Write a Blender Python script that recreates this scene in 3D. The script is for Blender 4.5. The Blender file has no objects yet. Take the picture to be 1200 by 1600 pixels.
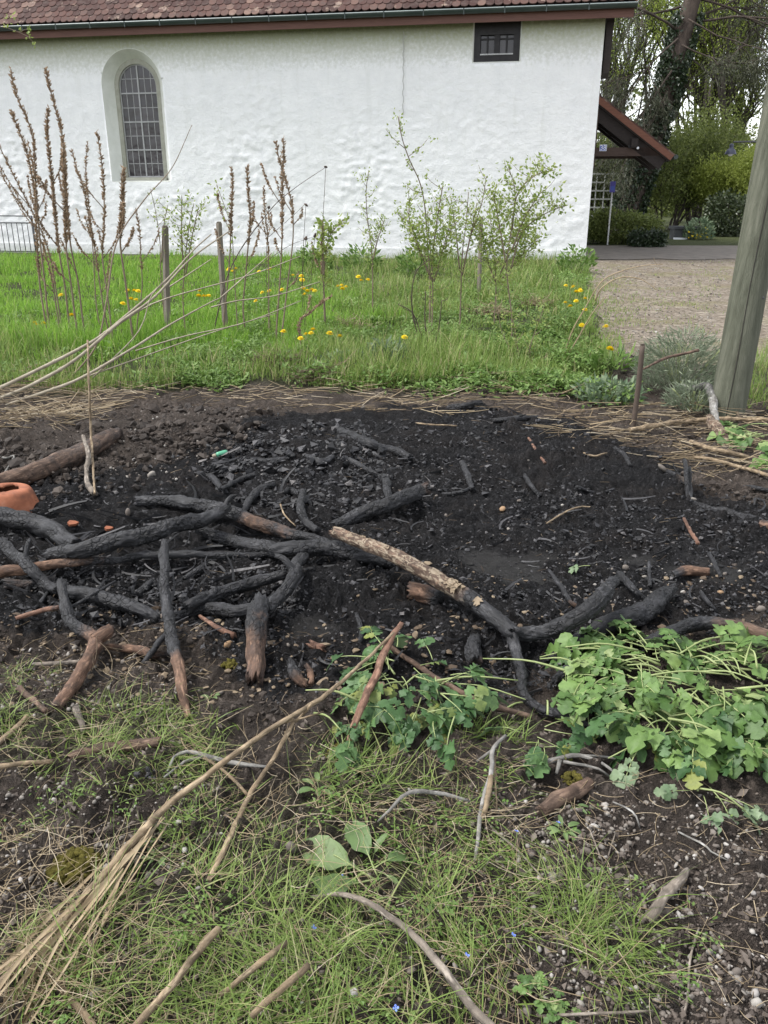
import bpy, math, random
import numpy as np
from mathutils import Vector, Matrix

R = math.radians
SC = bpy.context.scene
COL = SC.collection
RNG = np.random.default_rng(7)
random.seed(7)

# ------------------------------------------------------------------ camera
CAM_H, PITCH, FPX = 1.55, R(21.4), 1300.0
cd = bpy.data.cameras.new('camera')
cd.sensor_fit = 'VERTICAL'; cd.sensor_height = 36.0; cd.lens = 36.0 * FPX / 1600.0
cd.clip_start = 0.05; cd.clip_end = 3000
cam = bpy.data.objects.new('camera', cd); COL.objects.link(cam)
cam.location = (0, 0, CAM_H); cam.rotation_euler = (math.pi / 2 - PITCH, 0, 0)
SC.camera = cam

# ------------------------------------------------------------------ sky, sun, exposure (bright overcast day)
SUN_EL, SUN_AZ = R(60), R(268)          # azimuth measured clockwise from +Y
w = bpy.data.worlds.new('World'); SC.world = w; w.use_nodes = True
wt = w.node_tree; wt.nodes.clear()
sky = wt.nodes.new('ShaderNodeTexSky'); sky.sky_type = 'NISHITA'; sky.sun_disc = False
sky.sun_elevation = SUN_EL; sky.sun_rotation = SUN_AZ
sky.air_density = 1.0; sky.dust_density = 1.6; sky.ozone_density = 1.0; sky.altitude = 400
hs = wt.nodes.new('ShaderNodeHueSaturation'); hs.inputs['Saturation'].default_value = 0.22
bg = wt.nodes.new('ShaderNodeBackground'); bg.inputs['Strength'].default_value = 0.15
wo = wt.nodes.new('ShaderNodeOutputWorld')
wt.links.new(sky.outputs[0], hs.inputs['Color']); wt.links.new(hs.outputs[0], bg.inputs['Color'])
wt.links.new(bg.outputs[0], wo.inputs['Surface'])
sd = bpy.data.lights.new('sun', 'SUN'); sd.energy = 1.5; sd.angle = R(14); sd.color = (1.0, 0.97, 0.93)
sun = bpy.data.objects.new('sun', sd); COL.objects.link(sun)
sdir = Vector((math.sin(SUN_AZ) * math.cos(SUN_EL), math.cos(SUN_AZ) * math.cos(SUN_EL), math.sin(SUN_EL)))
sun.rotation_euler = sdir.to_track_quat('Z', 'Y').to_euler(); sun.location = sdir * 40
vs = SC.view_settings
vs.view_transform = 'Standard'; vs.look = 'None'; vs.gamma = 1.0; vs.use_curve_mapping = False
vs.exposure = 1.45
SC.cycles.use_denoising = True
SC.cycles.max_bounces = 6; SC.cycles.transparent_max_bounces = 8

# ------------------------------------------------------------------ numpy noise
def _hash(ix, iy, s):
    h = (ix.astype(np.int64) * 374761393 + iy.astype(np.int64) * 668265263 + s * 974634773) & 0xFFFFFFFF
    h = ((h ^ (h >> 13)) * 1274126177) & 0xFFFFFFFF
    h = (h ^ (h >> 16)) & 0xFFFFFF
    return h / float(0xFFFFFF)
def vnoise(x, y, s=0):
    x = np.asarray(x, float); y = np.asarray(y, float)
    ix, iy = np.floor(x), np.floor(y); fx, fy = x - ix, y - iy
    fx = fx * fx * (3 - 2 * fx); fy = fy * fy * (3 - 2 * fy)
    a, b = _hash(ix, iy, s), _hash(ix + 1, iy, s); c, d = _hash(ix, iy + 1, s), _hash(ix + 1, iy + 1, s)
    return (a + (b - a) * fx) * (1 - fy) + (c + (d - c) * fx) * fy - 0.5
def fbm(x, y, o=4, s=0, g=0.5):
    v, a = 0.0, 1.0
    for i in range(o):
        v = v + a * vnoise(x, y, s + i * 17); x = x * 2.03 + 11.3; y = y * 2.03 + 5.7; a *= g
    return v
def worley(x, y, s=0):
    ix, iy = np.floor(x), np.floor(y); f1 = np.full(np.shape(x), 9.0); f2 = f1.copy()
    for dx in (-1, 0, 1):
        for dy in (-1, 0, 1):
            cx, cy = ix + dx, iy + dy
            d = np.hypot(cx + _hash(cx, cy, s) - x, cy + _hash(cx, cy, s + 5) - y)
            f2 = np.where(d < f1, f1, np.minimum(f2, d)); f1 = np.minimum(f1, d)
    return f1, f2
def smooth(a, b, x):
    t = np.clip((x - a) / (b - a), 0, 1); return t * t * (3 - 2 * t)

# ------------------------------------------------------------------ where a viewing ray meets the place
CP, SP = math.cos(PITCH), math.sin(PITCH)
def ray(px, py):
    x = (np.asarray(px, float) - 600) / FPX; y = (800 - np.asarray(py, float)) / FPX
    return x, CP + y * SP, -SP + y * CP
def flat(px, py):
    x, y, z = ray(px, py); t = -CAM_H / z; return x * t, y * t
def poly_world(pts):
    return [flat(*p) for p in pts]
def sdist(x, y, poly):
    """signed distance to polygon, positive inside"""
    x = np.asarray(x, float); y = np.asarray(y, float)
    d = np.full(x.shape, 1e9); ins = np.zeros(x.shape, bool); n = len(poly)
    for i in range(n):
        x1, y1 = poly[i]; x2, y2 = poly[(i + 1) % n]
        ex, ey = x2 - x1, y2 - y1
        t = np.clip(((x - x1) * ex + (y - y1) * ey) / (ex * ex + ey * ey + 1e-12), 0, 1)
        d = np.minimum(d, np.hypot(x - x1 - t * ex, y - y1 - t * ey))
        c = ((y1 > y) != (y2 > y)) & (x < ex * (y - y1) / (ey if abs(ey) > 1e-12 else 1e-12) + x1)
        ins ^= c
    return np.where(ins, d, -d)

CHAR = poly_world([(-60, 770), (120, 740), (230, 735), (330, 700), (420, 652), (560, 640), (760, 640), (930, 672), (1010, 705),
                   (1100, 765), (1260, 800), (1260, 960), (1150, 985), (1010, 1010), (860, 1075), (760, 1100), (560, 1075), (420, 1100), (340, 1020), (260, 960),
                   (100, 985), (-60, 965)])
MEADOW = [(-40, 22), (4.44, 19.2), (2.95, 12.0), (2.28, 9.1), (2.15, 7.6), (1.9, 6.7), (1.0, 6.55), (-.2, 6.6), (-1.2, 6.75), (-3.0, 6.5), (-9, 6.6), (-40, 8)]
YARD = [(4.5, 19.3), (2.95, 12.0), (2.32, 9.1), (2.25, 8.2), (2.9, 7.6), (4.5, 7.3), (9, 7.2), (30, 7.2), (40, 19.8), (5.2, 19.8)]
FGRASS = [poly_world(p) for p in (
    [(-30, 1120), (120, 1110), (260, 1120), (330, 1150), (300, 1230), (150, 1200), (-30, 1210)],
    [(280, 1350), (430, 1300), (500, 1170), (660, 1190), (760, 1290), (820, 1400), (800, 1610), (60, 1610), (120, 1450)])]

def masks(x, y):
    n = fbm(x * 2.3, y * 2.3, 4, 3); n2 = fbm(x * 9, y * 9, 3, 9)
    ch = smooth(-.10, .12, sdist(x, y, CHAR) + .16 * n + .08 * n2)
    me = smooth(-.15, .15, sdist(x, y, MEADOW) + .3 * n)
    ya = smooth(-.15, .15, sdist(x, y, YARD) + .25 * n)
    fg = np.zeros(np.shape(x))
    for p in FGRASS: fg = np.maximum(fg, smooth(-.08, .1, sdist(x, y, p) + .14 * n))
    return ch, me, ya, fg
WET = [flat(795, 882) + (.15,), flat(1090, 892) + (.15,), flat(1000, 872) + (.07,), flat(835, 905) + (.10,), flat(480, 985) + (.08,), flat(150, 1055) + (.07,), flat(1010, 1560) + (.05,)]
def wetmask(x, y):
    v = np.zeros(np.shape(x)); n = fbm(x * 7, y * 7, 3, 31)
    for wx, wy, r in WET:
        v = np.maximum(v, smooth(1.0, .55, np.hypot((x - wx) / 1.5, y - wy) / r + .9 * n))
    return v
def height(x, y):
    x = np.asarray(x, float); y = np.asarray(y, float)
    ch, me, ya, fg = masks(x, y)
    soil = np.clip(1 - me - ya, 0, 1); wet = wetmask(x, y)
    hx, hy = flat(240, 690)
    z = .10 * np.exp(-((x - hx) / .9) ** 2 - ((y - hy) / .45) ** 2)
    z = z + .05 * np.exp(-((x - flat(20, 690)[0]) / .6) ** 2 - ((y - hy) / .5) ** 2)
    z = z + .05 * np.exp(-((x - flat(490, 715)[0]) / .45) ** 2 - ((y - flat(490, 715)[1]) / .3) ** 2)
    z = z + .035 * fbm(x * 1.1, y * 1.1, 3, 41) * (1 - ya)
    rough = soil * (1 - .92 * wet)
    z = z + rough * (.055 * fbm(x * 6, y * 6, 3, 51))
    w1, w2 = worley(x * 17 + fbm(x * 9, y * 9, 2, 8), y * 17, 61)
    z = z + rough * .030 * smooth(.1, .75, w2 - w1) * (.25 + np.clip(1.3 * fbm(x * 3, y * 3, 2, 71) + .5, 0, 1.2))
    z = z + rough * ((.030 + .022 * ch) * np.abs(fbm(x * 22, y * 22, 3, 81)) + .009 * fbm(x * 85, y * 85, 2, 91))
    z = z + me * (.10 * fbm(x * 1.7, y * 1.7, 3, 101) + .03)
    z = z + ya * .012 * fbm(x * 9, y * 9, 2, 111)
    return z
def gz(x, y): return float(height(np.array([x]), np.array([y]))[0])
def GP(px, py, zo=0.0):
    """photo pixel -> ground point (x, y, z) plus viewing depth, arrays welcome"""
    rx, ry, rz = ray(px, py); z = np.zeros(np.shape(rx))
    for _ in range(5):
        t = (z + zo - CAM_H) / rz; z = height(rx * t, ry * t) * .6 + z * .4 if _ < 3 else height(rx * t, ry * t)
    t = (z + zo - CAM_H) / rz
    return rx * t, ry * t, z + zo, t
def AT(px, py, Y):
    rx, ry, rz = ray(px, py); t = Y / ry
    return np.array([float(rx * t), float(Y), float(CAM_H + rz * t)]), float(t)

# ------------------------------------------------------------------ mesh builder
class MB:
    def __init__(s): s.v = []; s.f = {3: [], 4: []}; s.m = {3: [], 4: []}; s.n = 0; s.a = {}
    def add(s, v, f, mat=0, **attr):
        v = np.asarray(v, float).reshape(-1, 3); f = np.asarray(f, np.int64)
        if len(v) == 0 or len(f) == 0: return
        s.v.append(v); k = f.shape[1]; s.f[k].append(f + s.n); s.m[k].append(np.full(len(f), mat))
        for key, val in attr.items(): s.a.setdefault(key, []).append((s.n, np.asarray(val, float)))
        s.n += len(v)
    def addm(s, v, fl, mat=0, **attr):
        """several face arrays on the same verts"""
        v = np.asarray(v, float).reshape(-1, 3); s.v.append(v)
        for f in fl:
            f = np.asarray(f, np.int64)
            if len(f): s.f[f.shape[1]].append(f + s.n); s.m[f.shape[1]].append(np.full(len(f), mat))
        for key, val in attr.items(): s.a.setdefault(key, []).append((s.n, np.asarray(val, float)))
        s.n += len(v)
    def box(s, lo, hi, mat=0):
        x0, y0, z0 = lo; x1, y1, z1 = hi
        v = [(x0, y0, z0), (x1, y0, z0), (x1, y1, z0), (x0, y1, z0), (x0, y0, z1), (x1, y0, z1), (x1, y1, z1), (x0, y1, z1)]
        s.add(v, [(0, 3, 2, 1), (4, 5, 6, 7), (0, 1, 5, 4), (1, 2, 6, 5), (2, 3, 7, 6), (3, 0, 4, 7)], mat)
    def mesh(s, name, smooth_=True):
        me = bpy.data.meshes.new(name)
        v = np.concatenate(s.v)
        loops, starts, mats, st = [], [], [], 0
        for k in (4, 3):
            if s.f[k]:
                f = np.concatenate(s.f[k]); loops.append(f.ravel()); starts.append(st + np.arange(len(f)) * k); st += f.size
                mats.append(np.concatenate(s.m[k]))
        loops = np.concatenate(loops); starts = np.concatenate(starts); mats = np.concatenate(mats)
        me.vertices.add(len(v)); me.vertices.foreach_set('co', v.astype(np.float32).ravel())
        me.loops.add(len(loops)); me.loops.foreach_set('vertex_index', loops.astype(np.int32))
        me.polygons.add(len(starts)); me.polygons.foreach_set('loop_start', starts.astype(np.int32))
        me.polygons.foreach_set('material_index', mats.astype(np.int32))
        me.update(calc_edges=True); me.validate()
        me.polygons.foreach_set('use_smooth', np.full(len(me.polygons), smooth_)); 
        for key, lst in s.a.items():
            dim = 3 if lst[0][1].ndim == 2 else 1
            arr = np.zeros((len(v), dim) if dim == 3 else len(v), np.float32)
            for off, val in lst: arr[off:off + len(val)] = val
            at = me.attributes.new(key, 'FLOAT_VECTOR' if dim == 3 else 'FLOAT', 'POINT')
            at.data.foreach_set('vector' if dim == 3 else 'value', arr.ravel())
        return me
    def build(s, name, mats, parent=None, smooth_=True, loc=None):
        me = s.mesh(name, smooth_)
        return link(name, me, mats, parent, loc)
def link(name, me, mats=None, parent=None, loc=None):
    if mats is not None and len(me.materials) == 0:
        for m in (mats if isinstance(mats, (list, tuple)) else [mats]): me.materials.append(m)
    o = bpy.data.objects.new(name, me); COL.objects.link(o)
    if parent is not None: o.parent = parent
    if loc is not None: o.location = loc
    return o
def tag(o, label=None, cat=None, group=None, kind=None):
    if label: o['label'] = label
    if cat: o['category'] = cat
    if group: o['group'] = group
    if kind: o['kind'] = kind
    return o
def empty(name, loc=(0, 0, 0), rz=0.0):
    o = bpy.data.objects.new(name, None); COL.objects.link(o); o.empty_display_size = .1
    o.location = loc; o.rotation_euler = (0, 0, rz); return o

def rebase(mb_v_list, base):
    for i in range(len(mb_v_list)): mb_v_list[i] = mb_v_list[i] - np.asarray(base)

# ------------------------------------------------------------------ curves -> tubes
def catmull(P, n):
    P = np.asarray(P, float)
    if len(P) == 2: P = np.array([P[0], (P[0] * 2 + P[1]) / 3, (P[0] + 2 * P[1]) / 3, P[1]])
    Q = np.vstack([2 * P[0] - P[1], P, 2 * P[-1] - P[-2]])
    seg = np.linalg.norm(np.diff(P[:, :3], axis=0), axis=1); cum = np.concatenate([[0], np.cumsum(seg)])
    s = np.linspace(0, cum[-1], n); out = []
    for d in s:
        i = min(max(int(np.searchsorted(cum, d, 'right') - 1), 0), len(P) - 2)
        t = (d - cum[i]) / max(seg[i], 1e-9); a, b, c, e = Q[i], Q[i + 1], Q[i + 2], Q[i + 3]
        out.append(.5 * (2 * b + (c - a) * t + (2 * a - 5 * b + 4 * c - e) * t * t + (3 * b - a - 3 * c + e) * t ** 3))
    return np.array(out), s
def frames(C):
    T = np.gradient(C, axis=0); T /= np.linalg.norm(T, axis=1)[:, None] + 1e-12
    up = np.array([0, 0, 1.0]) if abs(T[0][2]) < .9 else np.array([1.0, 0, 0])
    N = np.zeros_like(C); n = np.cross(T[0], up)
    for i in range(len(C)):
        n = n - T[i] * np.dot(n, T[i]); n /= np.linalg.norm(n) + 1e-12; N[i] = n
    return T, N, np.cross(T, N)
def tube(C, r, sides=8, seed=None, rough=0.0, crack=None, jag=0.0, length=None, closed=True):
    """verts, quads, tris, tc for a tube round centre line C with radii r"""
    C = np.asarray(C, float); M = len(C); r = np.broadcast_to(np.asarray(r, float), (M,))
    T, N, B = frames(C); th = np.linspace(0, 2 * np.pi, sides, endpoint=False)
    L = np.concatenate([[0], np.cumsum(np.linalg.norm(np.diff(C, axis=0), axis=1))])
    rr = np.repeat(r[:, None], sides, 1); sd_ = seed or 0; rm = max(r.mean(), 1e-6)
    ths = np.broadcast_to(th, (M, sides)); Ls = np.broadcast_to(L[:, None], (M, sides))
    if rough > 0:
        cx, cy = np.cos(ths) * .8, np.sin(ths) * .8
        q = fbm(cx * 1.6 + Ls / rm * .35 + sd_ * 3.1, cy * 1.6 + Ls / rm * .22, 4, sd_)
        rr = rr * (1 + 2 * rough * q + (.5 * rough if rm > .01 else 0) * fbm(ths * 3.2 + sd_, Ls / rm * .30 + q, 2, sd_ + 40))
    if crack is not None:
        dens, depth, cm = crack
        a, b = worley(ths / (2 * np.pi) * max(3, round(2 * np.pi * rm / dens * .8)), Ls / dens * 1.5 + .4 * vnoise(ths * 2, Ls / dens, sd_), sd_ + 3)
        rr = rr * (1 - depth * cm[:, None] * smooth(.22, .0, b - a) * smooth(-.25, .15, fbm(ths * .7 + 3, Ls / rm * .25, 2, sd_ + 21)) + .5 * depth * cm[:, None] * (_hash(np.floor(ths * 3), np.floor(Ls / dens), sd_) - .5))
    off = np.zeros((M, sides))
    if jag > 0:
        jn = _hash(np.arange(sides), np.arange(sides) * 3, sd_ + 9) - .4
        off[0] = -jag * r[0] * jn; off[-1] = jag * r[-1] * jn
    V = C[:, None] + rr[..., None] * (np.cos(th)[None, :, None] * N[:, None] + np.sin(th)[None, :, None] * B[:, None]) + off[..., None] * T[:, None]
    i = np.arange(M - 1)[:, None] * sides; j = np.arange(sides)[None]; jn_ = (j + 1) % sides
    Q = np.stack([i + j, i + jn_, i + sides + jn_, i + sides + j], -1).reshape(-1, 4)
    V = V.reshape(-1, 3); tc = np.stack([np.cos(ths) * rm, np.sin(ths) * rm, Ls], -1).reshape(-1, 3)
    tris = np.zeros((0, 3), int)
    if closed:
        c0, c1 = len(V), len(V) + 1; dj = .35 * r[0] if jag > 0 else 0
        V = np.vstack([V, C[0] + T[0] * dj, C[-1] - T[-1] * (.35 * r[-1] if jag > 0 else 0)])
        tc = np.vstack([tc, [[0, 0, 0], [0, 0, L[-1]]]])
        jj = np.arange(sides); e = (M - 1) * sides
        tris = np.vstack([np.stack([np.full(sides, c0), (jj + 1) % sides, jj], -1), np.stack([np.full(sides, c1), e + jj, e + (jj + 1) % sides], -1)])
    return V, Q, tris, tc
def interp_prof(prof, n):
    prof = np.atleast_1d(np.asarray(prof, float)); return np.interp(np.linspace(0, 1, n), np.linspace(0, 1, len(prof)), prof) if len(prof) > 1 else np.full(n, prof[0])

# ------------------------------------------------------------------ many blades / leaves / straws at once
def blades(mb, P, H, W, az, lean, droop, segs=3, mat=0):
    """grass blades: base P, length H, width W, heading az, start lean (rad from vertical), extra droop along the blade"""
    n = len(P); k = segs + 1
    t = np.linspace(0, 1, k)[None]; ang = lean[:, None] + droop[:, None] * t
    ds = (H / segs)[:, None]
    rad = np.concatenate([np.zeros((n, 1)), np.cumsum(np.sin(ang[:, :-1]) * ds, 1)], 1)
    zz = np.concatenate([np.zeros((n, 1)), np.cumsum(np.cos(ang[:, :-1]) * ds, 1)], 1)
    dx, dy = np.cos(az)[:, None], np.sin(az)[:, None]
    C = np.stack([P[:, 0:1] + rad * dx, P[:, 1:2] + rad * dy, P[:, 2:3] + zz], -1)
    side = np.stack([-np.sin(az), np.cos(az), np.zeros(n)], -1)
    tw = RNG.uniform(-.9, .9, n); side = side * np.cos(tw)[:, None] + np.stack([np.cos(az), np.sin(az), np.zeros(n)], -1) * np.sin(tw)[:, None]
    wv = (W[:, None] * .5 * (1 - t ** 1.7))[..., None] * side[:, None]
    V = np.concatenate([np.stack([C[:, :-1] - wv[:, :-1], C[:, :-1] + wv[:, :-1]], 2).reshape(n, -1, 3), C[:, -1:]], 1)
    m = 2 * segs + 1; b = (np.arange(n) * m)[:, None]
    q = np.array([[2 * i, 2 * i + 1, 2 * i + 3, 2 * i + 2] for i in range(segs - 1)]).reshape(-1, 4)
    fl = []
    if len(q): fl.append((b[:, None] + q[None]).reshape(-1, 4))
    fl.append((b[:, None] + np.array([[2 * segs - 2, 2 * segs - 1, 2 * segs]])[None]).reshape(-1, 3))
    mb.addm(V.reshape(-1, 3), fl, mat)
def unit(v): return v / (np.linalg.norm(v, axis=-1, keepdims=True) + 1e-12)
def leaves(mb, P, D, L, W, mat=0, fold=.25, up=None, simple=False):
    """small pointed leaves (4 tris, creased): base P, direction D, length, width"""
    n = len(P); D = unit(D); rnd = unit(RNG.normal(size=(n, 3))) if up is None else up + .35 * RNG.normal(size=(n, 3))
    S = unit(np.cross(D, rnd)); U = np.cross(S, D); L = L[:, None]; W = W[:, None] * .5
    if simple:
        V = np.stack([P, P + D * L * .45 + S * W + U * W * fold, P + D * L, P + D * L * .45 - S * W + U * W * fold], 1); b = (np.arange(n) * 4)[:, None]
        mb.add(V.reshape(-1, 3), (b[:, None] + np.array([[0, 1, 2], [0, 2, 3]])[None]).reshape(-1, 3), mat); return
    V = np.stack([P, P + D * L * .42 + S * W + U * W * fold, P + D * L * .5 - U * W * fold * .4, P + D * L * .42 - S * W + U * W * fold, P + D * L - U * L * .1], 1)
    b = (np.arange(n) * 5)[:, None]
    mb.add(V.reshape(-1, 3), (b[:, None] + np.array([[0, 1, 2], [1, 4, 2], [0, 2, 3], [2, 4, 3]])[None]).reshape(-1, 3), mat)
def straws(mb, P, az, el, L, r, bend, segs=3, mat=0, zed=None):
    """thin three-sided stalks"""
    n = len(P); k = segs + 1; t = np.linspace(0, 1, k)[None]
    a = az[:, None] + bend[:, None] * t; e = el[:, None] + np.zeros_like(t)
    st = np.stack([np.cos(a) * np.cos(e), np.sin(a) * np.cos(e), np.sin(e)], -1) * (L / segs)[:, None, None]
    C = P[:, None] + np.concatenate([np.zeros((n, 1, 3)), np.cumsum(st[:, :-1], 1)], 1)
    T = unit(st); S = unit(np.cross(T, np.array([0, 0, 1.0]))); U = np.cross(S, T)
    rr = r[:, None, None] * (1 - .5 * t)[..., None]
    V = np.stack([C + rr * S, C + rr * (-.5 * S + .87 * U), C + rr * (-.5 * S - .87 * U)], 2)
    b = (np.arange(n) * 3 * k)[:, None]; f = []
    for i in range(segs):
        for j in range(3): f.append([3 * i + j, 3 * i + (j + 1) % 3, 3 * i + 3 + (j + 1) % 3, 3 * i + 3 + j])
    mb.add(V.reshape(-1, 3), (b[:, None] + np.array(f)[None]).reshape(-1, 4), mat)
_t = (1 + 5 ** .5) / 2
ICO_V = unit(np.array([(-1, _t, 0), (1, _t, 0), (-1, -_t, 0), (1, -_t, 0), (0, -1, _t), (0, 1, _t), (0, -1, -_t), (0, 1, -_t), (_t, 0, -1), (_t, 0, 1), (-_t, 0, -1), (-_t, 0, 1)], float))
ICO_F = np.array([(0, 11, 5), (0, 5, 1), (0, 1, 7), (0, 7, 10), (0, 10, 11), (1, 5, 9), (5, 11, 4), (11, 10, 2), (10, 7, 6), (7, 1, 8), (3, 9, 4), (3, 4, 2), (3, 2, 6), (3, 6, 8), (3, 8, 9), (4, 9, 5), (2, 4, 11), (6, 2, 10), (8, 6, 7), (9, 8, 1)])
def ico2():
    v = [tuple(x) for x in ICO_V]; f = []; c = {}
    def mid(a, b):
        k = (min(a, b), max(a, b))
        if k not in c: p = unit(np.array(v[a]) + np.array(v[b])); c[k] = len(v); v.append(tuple(p))
        return c[k]
    for a, b, d in ICO_F:
        x, y, z = mid(a, b), mid(b, d), mid(d, a); f += [(a, x, z), (b, y, x), (d, z, y), (x, y, z)]
    return np.array(v), np.array(f)
ICO2_V, ICO2_F = ico2()
OCT_V = np.array([(1, 0, 0), (-1, 0, 0), (0, 1, 0), (0, -1, 0), (0, 0, 1), (0, 0, -1)], float); OCT_F = np.array([(0, 2, 4), (2, 1, 4), (1, 3, 4), (3, 0, 4), (2, 0, 5), (1, 2, 5), (3, 1, 5), (0, 3, 5)])
def lumps(mb, P, S, mat=0, jitter=.25, hi=False, flat_=.7, low=False):
    """rounded or angular lumps: centre P, size S (radius), random squash and turn"""
    n = len(P); bv, bf = (OCT_V, OCT_F) if low else (ICO2_V, ICO2_F) if hi else (ICO_V, ICO_F); m = len(bv)
    q = RNG.normal(size=(n, 4)); q /= np.linalg.norm(q, axis=1)[:, None]; a, b, c, d = q.T
    Rm = np.stack([np.stack([1 - 2 * (c * c + d * d), 2 * (b * c - a * d), 2 * (b * d + a * c)], -1), np.stack([2 * (b * c + a * d), 1 - 2 * (b * b + d * d), 2 * (c * d - a * b)], -1), np.stack([2 * (b * d - a * c), 2 * (c * d + a * b), 1 - 2 * (b * b + c * c)], -1)], 1)
    V = bv[None] * (1 + jitter * RNG.uniform(-1, 1, (n, m, 1))) * np.stack([RNG.uniform(.9, 1.5, n), RNG.uniform(.7, 1.1, n), RNG.uniform(.45, .9, n)], -1)[:, None]
    if low: V = V * (1 + RNG.uniform(-.45, .45, (n, m, 3))) * 1.12 + RNG.uniform(-.28, .28, (n, m, 3))
    V = np.einsum('nij,nkj->nki', Rm, V) * S[:, None, None]
    V[..., 2] *= flat_
    V = V + P[:, None]
    mb.add(V.reshape(-1, 3), ((np.arange(n) * m)[:, None, None] + bf[None]).reshape(-1, 3), mat)

# ------------------------------------------------------------------ materials
class NT:
    def __init__(s, name):
        s.mat = bpy.data.materials.new(name); s.mat.use_nodes = True; s.t = s.mat.node_tree; s.t.nodes.clear()
        s.out = s.n('ShaderNodeOutputMaterial'); s.p = s.n('ShaderNodeBsdfPrincipled'); s.l(s.p.outputs[0], s.out.inputs['Surface'])
    def n(s, typ, **kw):
        x = s.t.nodes.new(typ)
        for k, v in kw.items(): setattr(x, k, v)
        return x
    def l(s, a, b): s.t.links.new(a, b)
    def put(s, sock, v):
        if isinstance(v, bpy.types.NodeSocket): s.l(v, sock)
        elif isinstance(v, (tuple, list)) and len(v) == 3 and sock.type == 'RGBA': sock.default_value = (*v, 1)
        else: sock.default_value = v
    def pos(s, scale=None):
        g = s.n('ShaderNodeNewGeometry').outputs['Position']
        return s.vscale(g, scale) if scale else g
    def obj(s): return s.n('ShaderNodeTexCoord').outputs['Object']
    def vscale(s, v, sc):
        m = s.n('ShaderNodeMapping'); s.l(v, m.inputs['Vector']); m.inputs['Scale'].default_value = sc; return m.outputs[0]
    def attr(s, name, vec=False):
        a = s.n('ShaderNodeAttribute'); a.attribute_name = name; return a.outputs['Vector'] if vec else a.outputs['Fac']
    def noise(s, scale=5, detail=4, rough=.55, vec=None, dist=0.0):
        x = s.n('ShaderNodeTexNoise'); x.inputs['Scale'].default_value = scale; x.inputs['Detail'].default_value = detail
        x.inputs['Roughness'].default_value = rough; x.inputs['Distortion'].default_value = dist
        if vec is not None: s.l(vec, x.inputs['Vector'])
        return x.outputs['Fac']
    def voro(s, scale=5, vec=None, feature='F1', out='Distance', rnd=1.0):
        x = s.n('ShaderNodeTexVoronoi', feature=feature); x.inputs['Scale'].default_value = scale; x.inputs['Randomness'].default_value = rnd
        if vec is not None: s.l(vec, x.inputs['Vector'])
        return x.outputs[out]
    def ramp(s, fac, stops, interp='LINEAR'):
        x = s.n('ShaderNodeValToRGB'); e = x.color_ramp; e.interpolation = interp
        while len(e.elements) < len(stops): e.elements.new(.5)
        for el, (p, c) in zip(e.elements, stops):
            el.position = p; el.color = (*c, 1) if isinstance(c, (tuple, list)) else (c, c, c, 1)
        s.l(fac, x.inputs[0]); return x.outputs[0]
    def mix(s, fac, a, b, typ='MIX'):
        x = s.n('ShaderNodeMix', data_type='RGBA', blend_type=typ)
        s.put(x.inputs[0], fac); s.put(x.inputs[6], a); s.put(x.inputs[7], b); return x.outputs[2]
    def math(s, op, a, b=0.0, clamp=False):
        x = s.n('ShaderNodeMath', operation=op, use_clamp=clamp); s.put(x.inputs[0], a); s.put(x.inputs[1], b); return x.outputs[0]
    def bump(s, h, strength=.5, dist=.01, prev=None):
        x = s.n('ShaderNodeBump'); x.inputs['Strength'].default_value = strength; x.inputs['Distance'].default_value = dist
        s.l(h, x.inputs['Height'])
        if prev is not None: s.l(prev, x.inputs['Normal'])
        return x.outputs[0]
    def island(s): return s.n('ShaderNodeNewGeometry').outputs['Random Per Island']
    def objrand(s): return s.n('ShaderNodeObjectInfo').outputs['Random']
    def done(s, color, rough=.8, normal=None, spec=.3, trans=0.0, metal=0.0):
        s.put(s.p.inputs['Base Color'], color); s.put(s.p.inputs['Roughness'], rough); s.put(s.p.inputs['Specular IOR Level'], spec)
        s.put(s.p.inputs['Metallic'], metal)
        if normal is not None: s.l(normal, s.p.inputs['Normal'])
        if trans > 0:
            tr = s.n('ShaderNodeBsdfTranslucent'); s.put(tr.inputs['Color'], color)
            mx = s.n('ShaderNodeMixShader'); mx.inputs[0].default_value = trans
            s.l(s.p.outputs[0], mx.inputs[1]); s.l(tr.outputs[0], mx.inputs[2]); s.l(mx.outputs[0], s.out.inputs['Surface'])
        return s.mat

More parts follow.
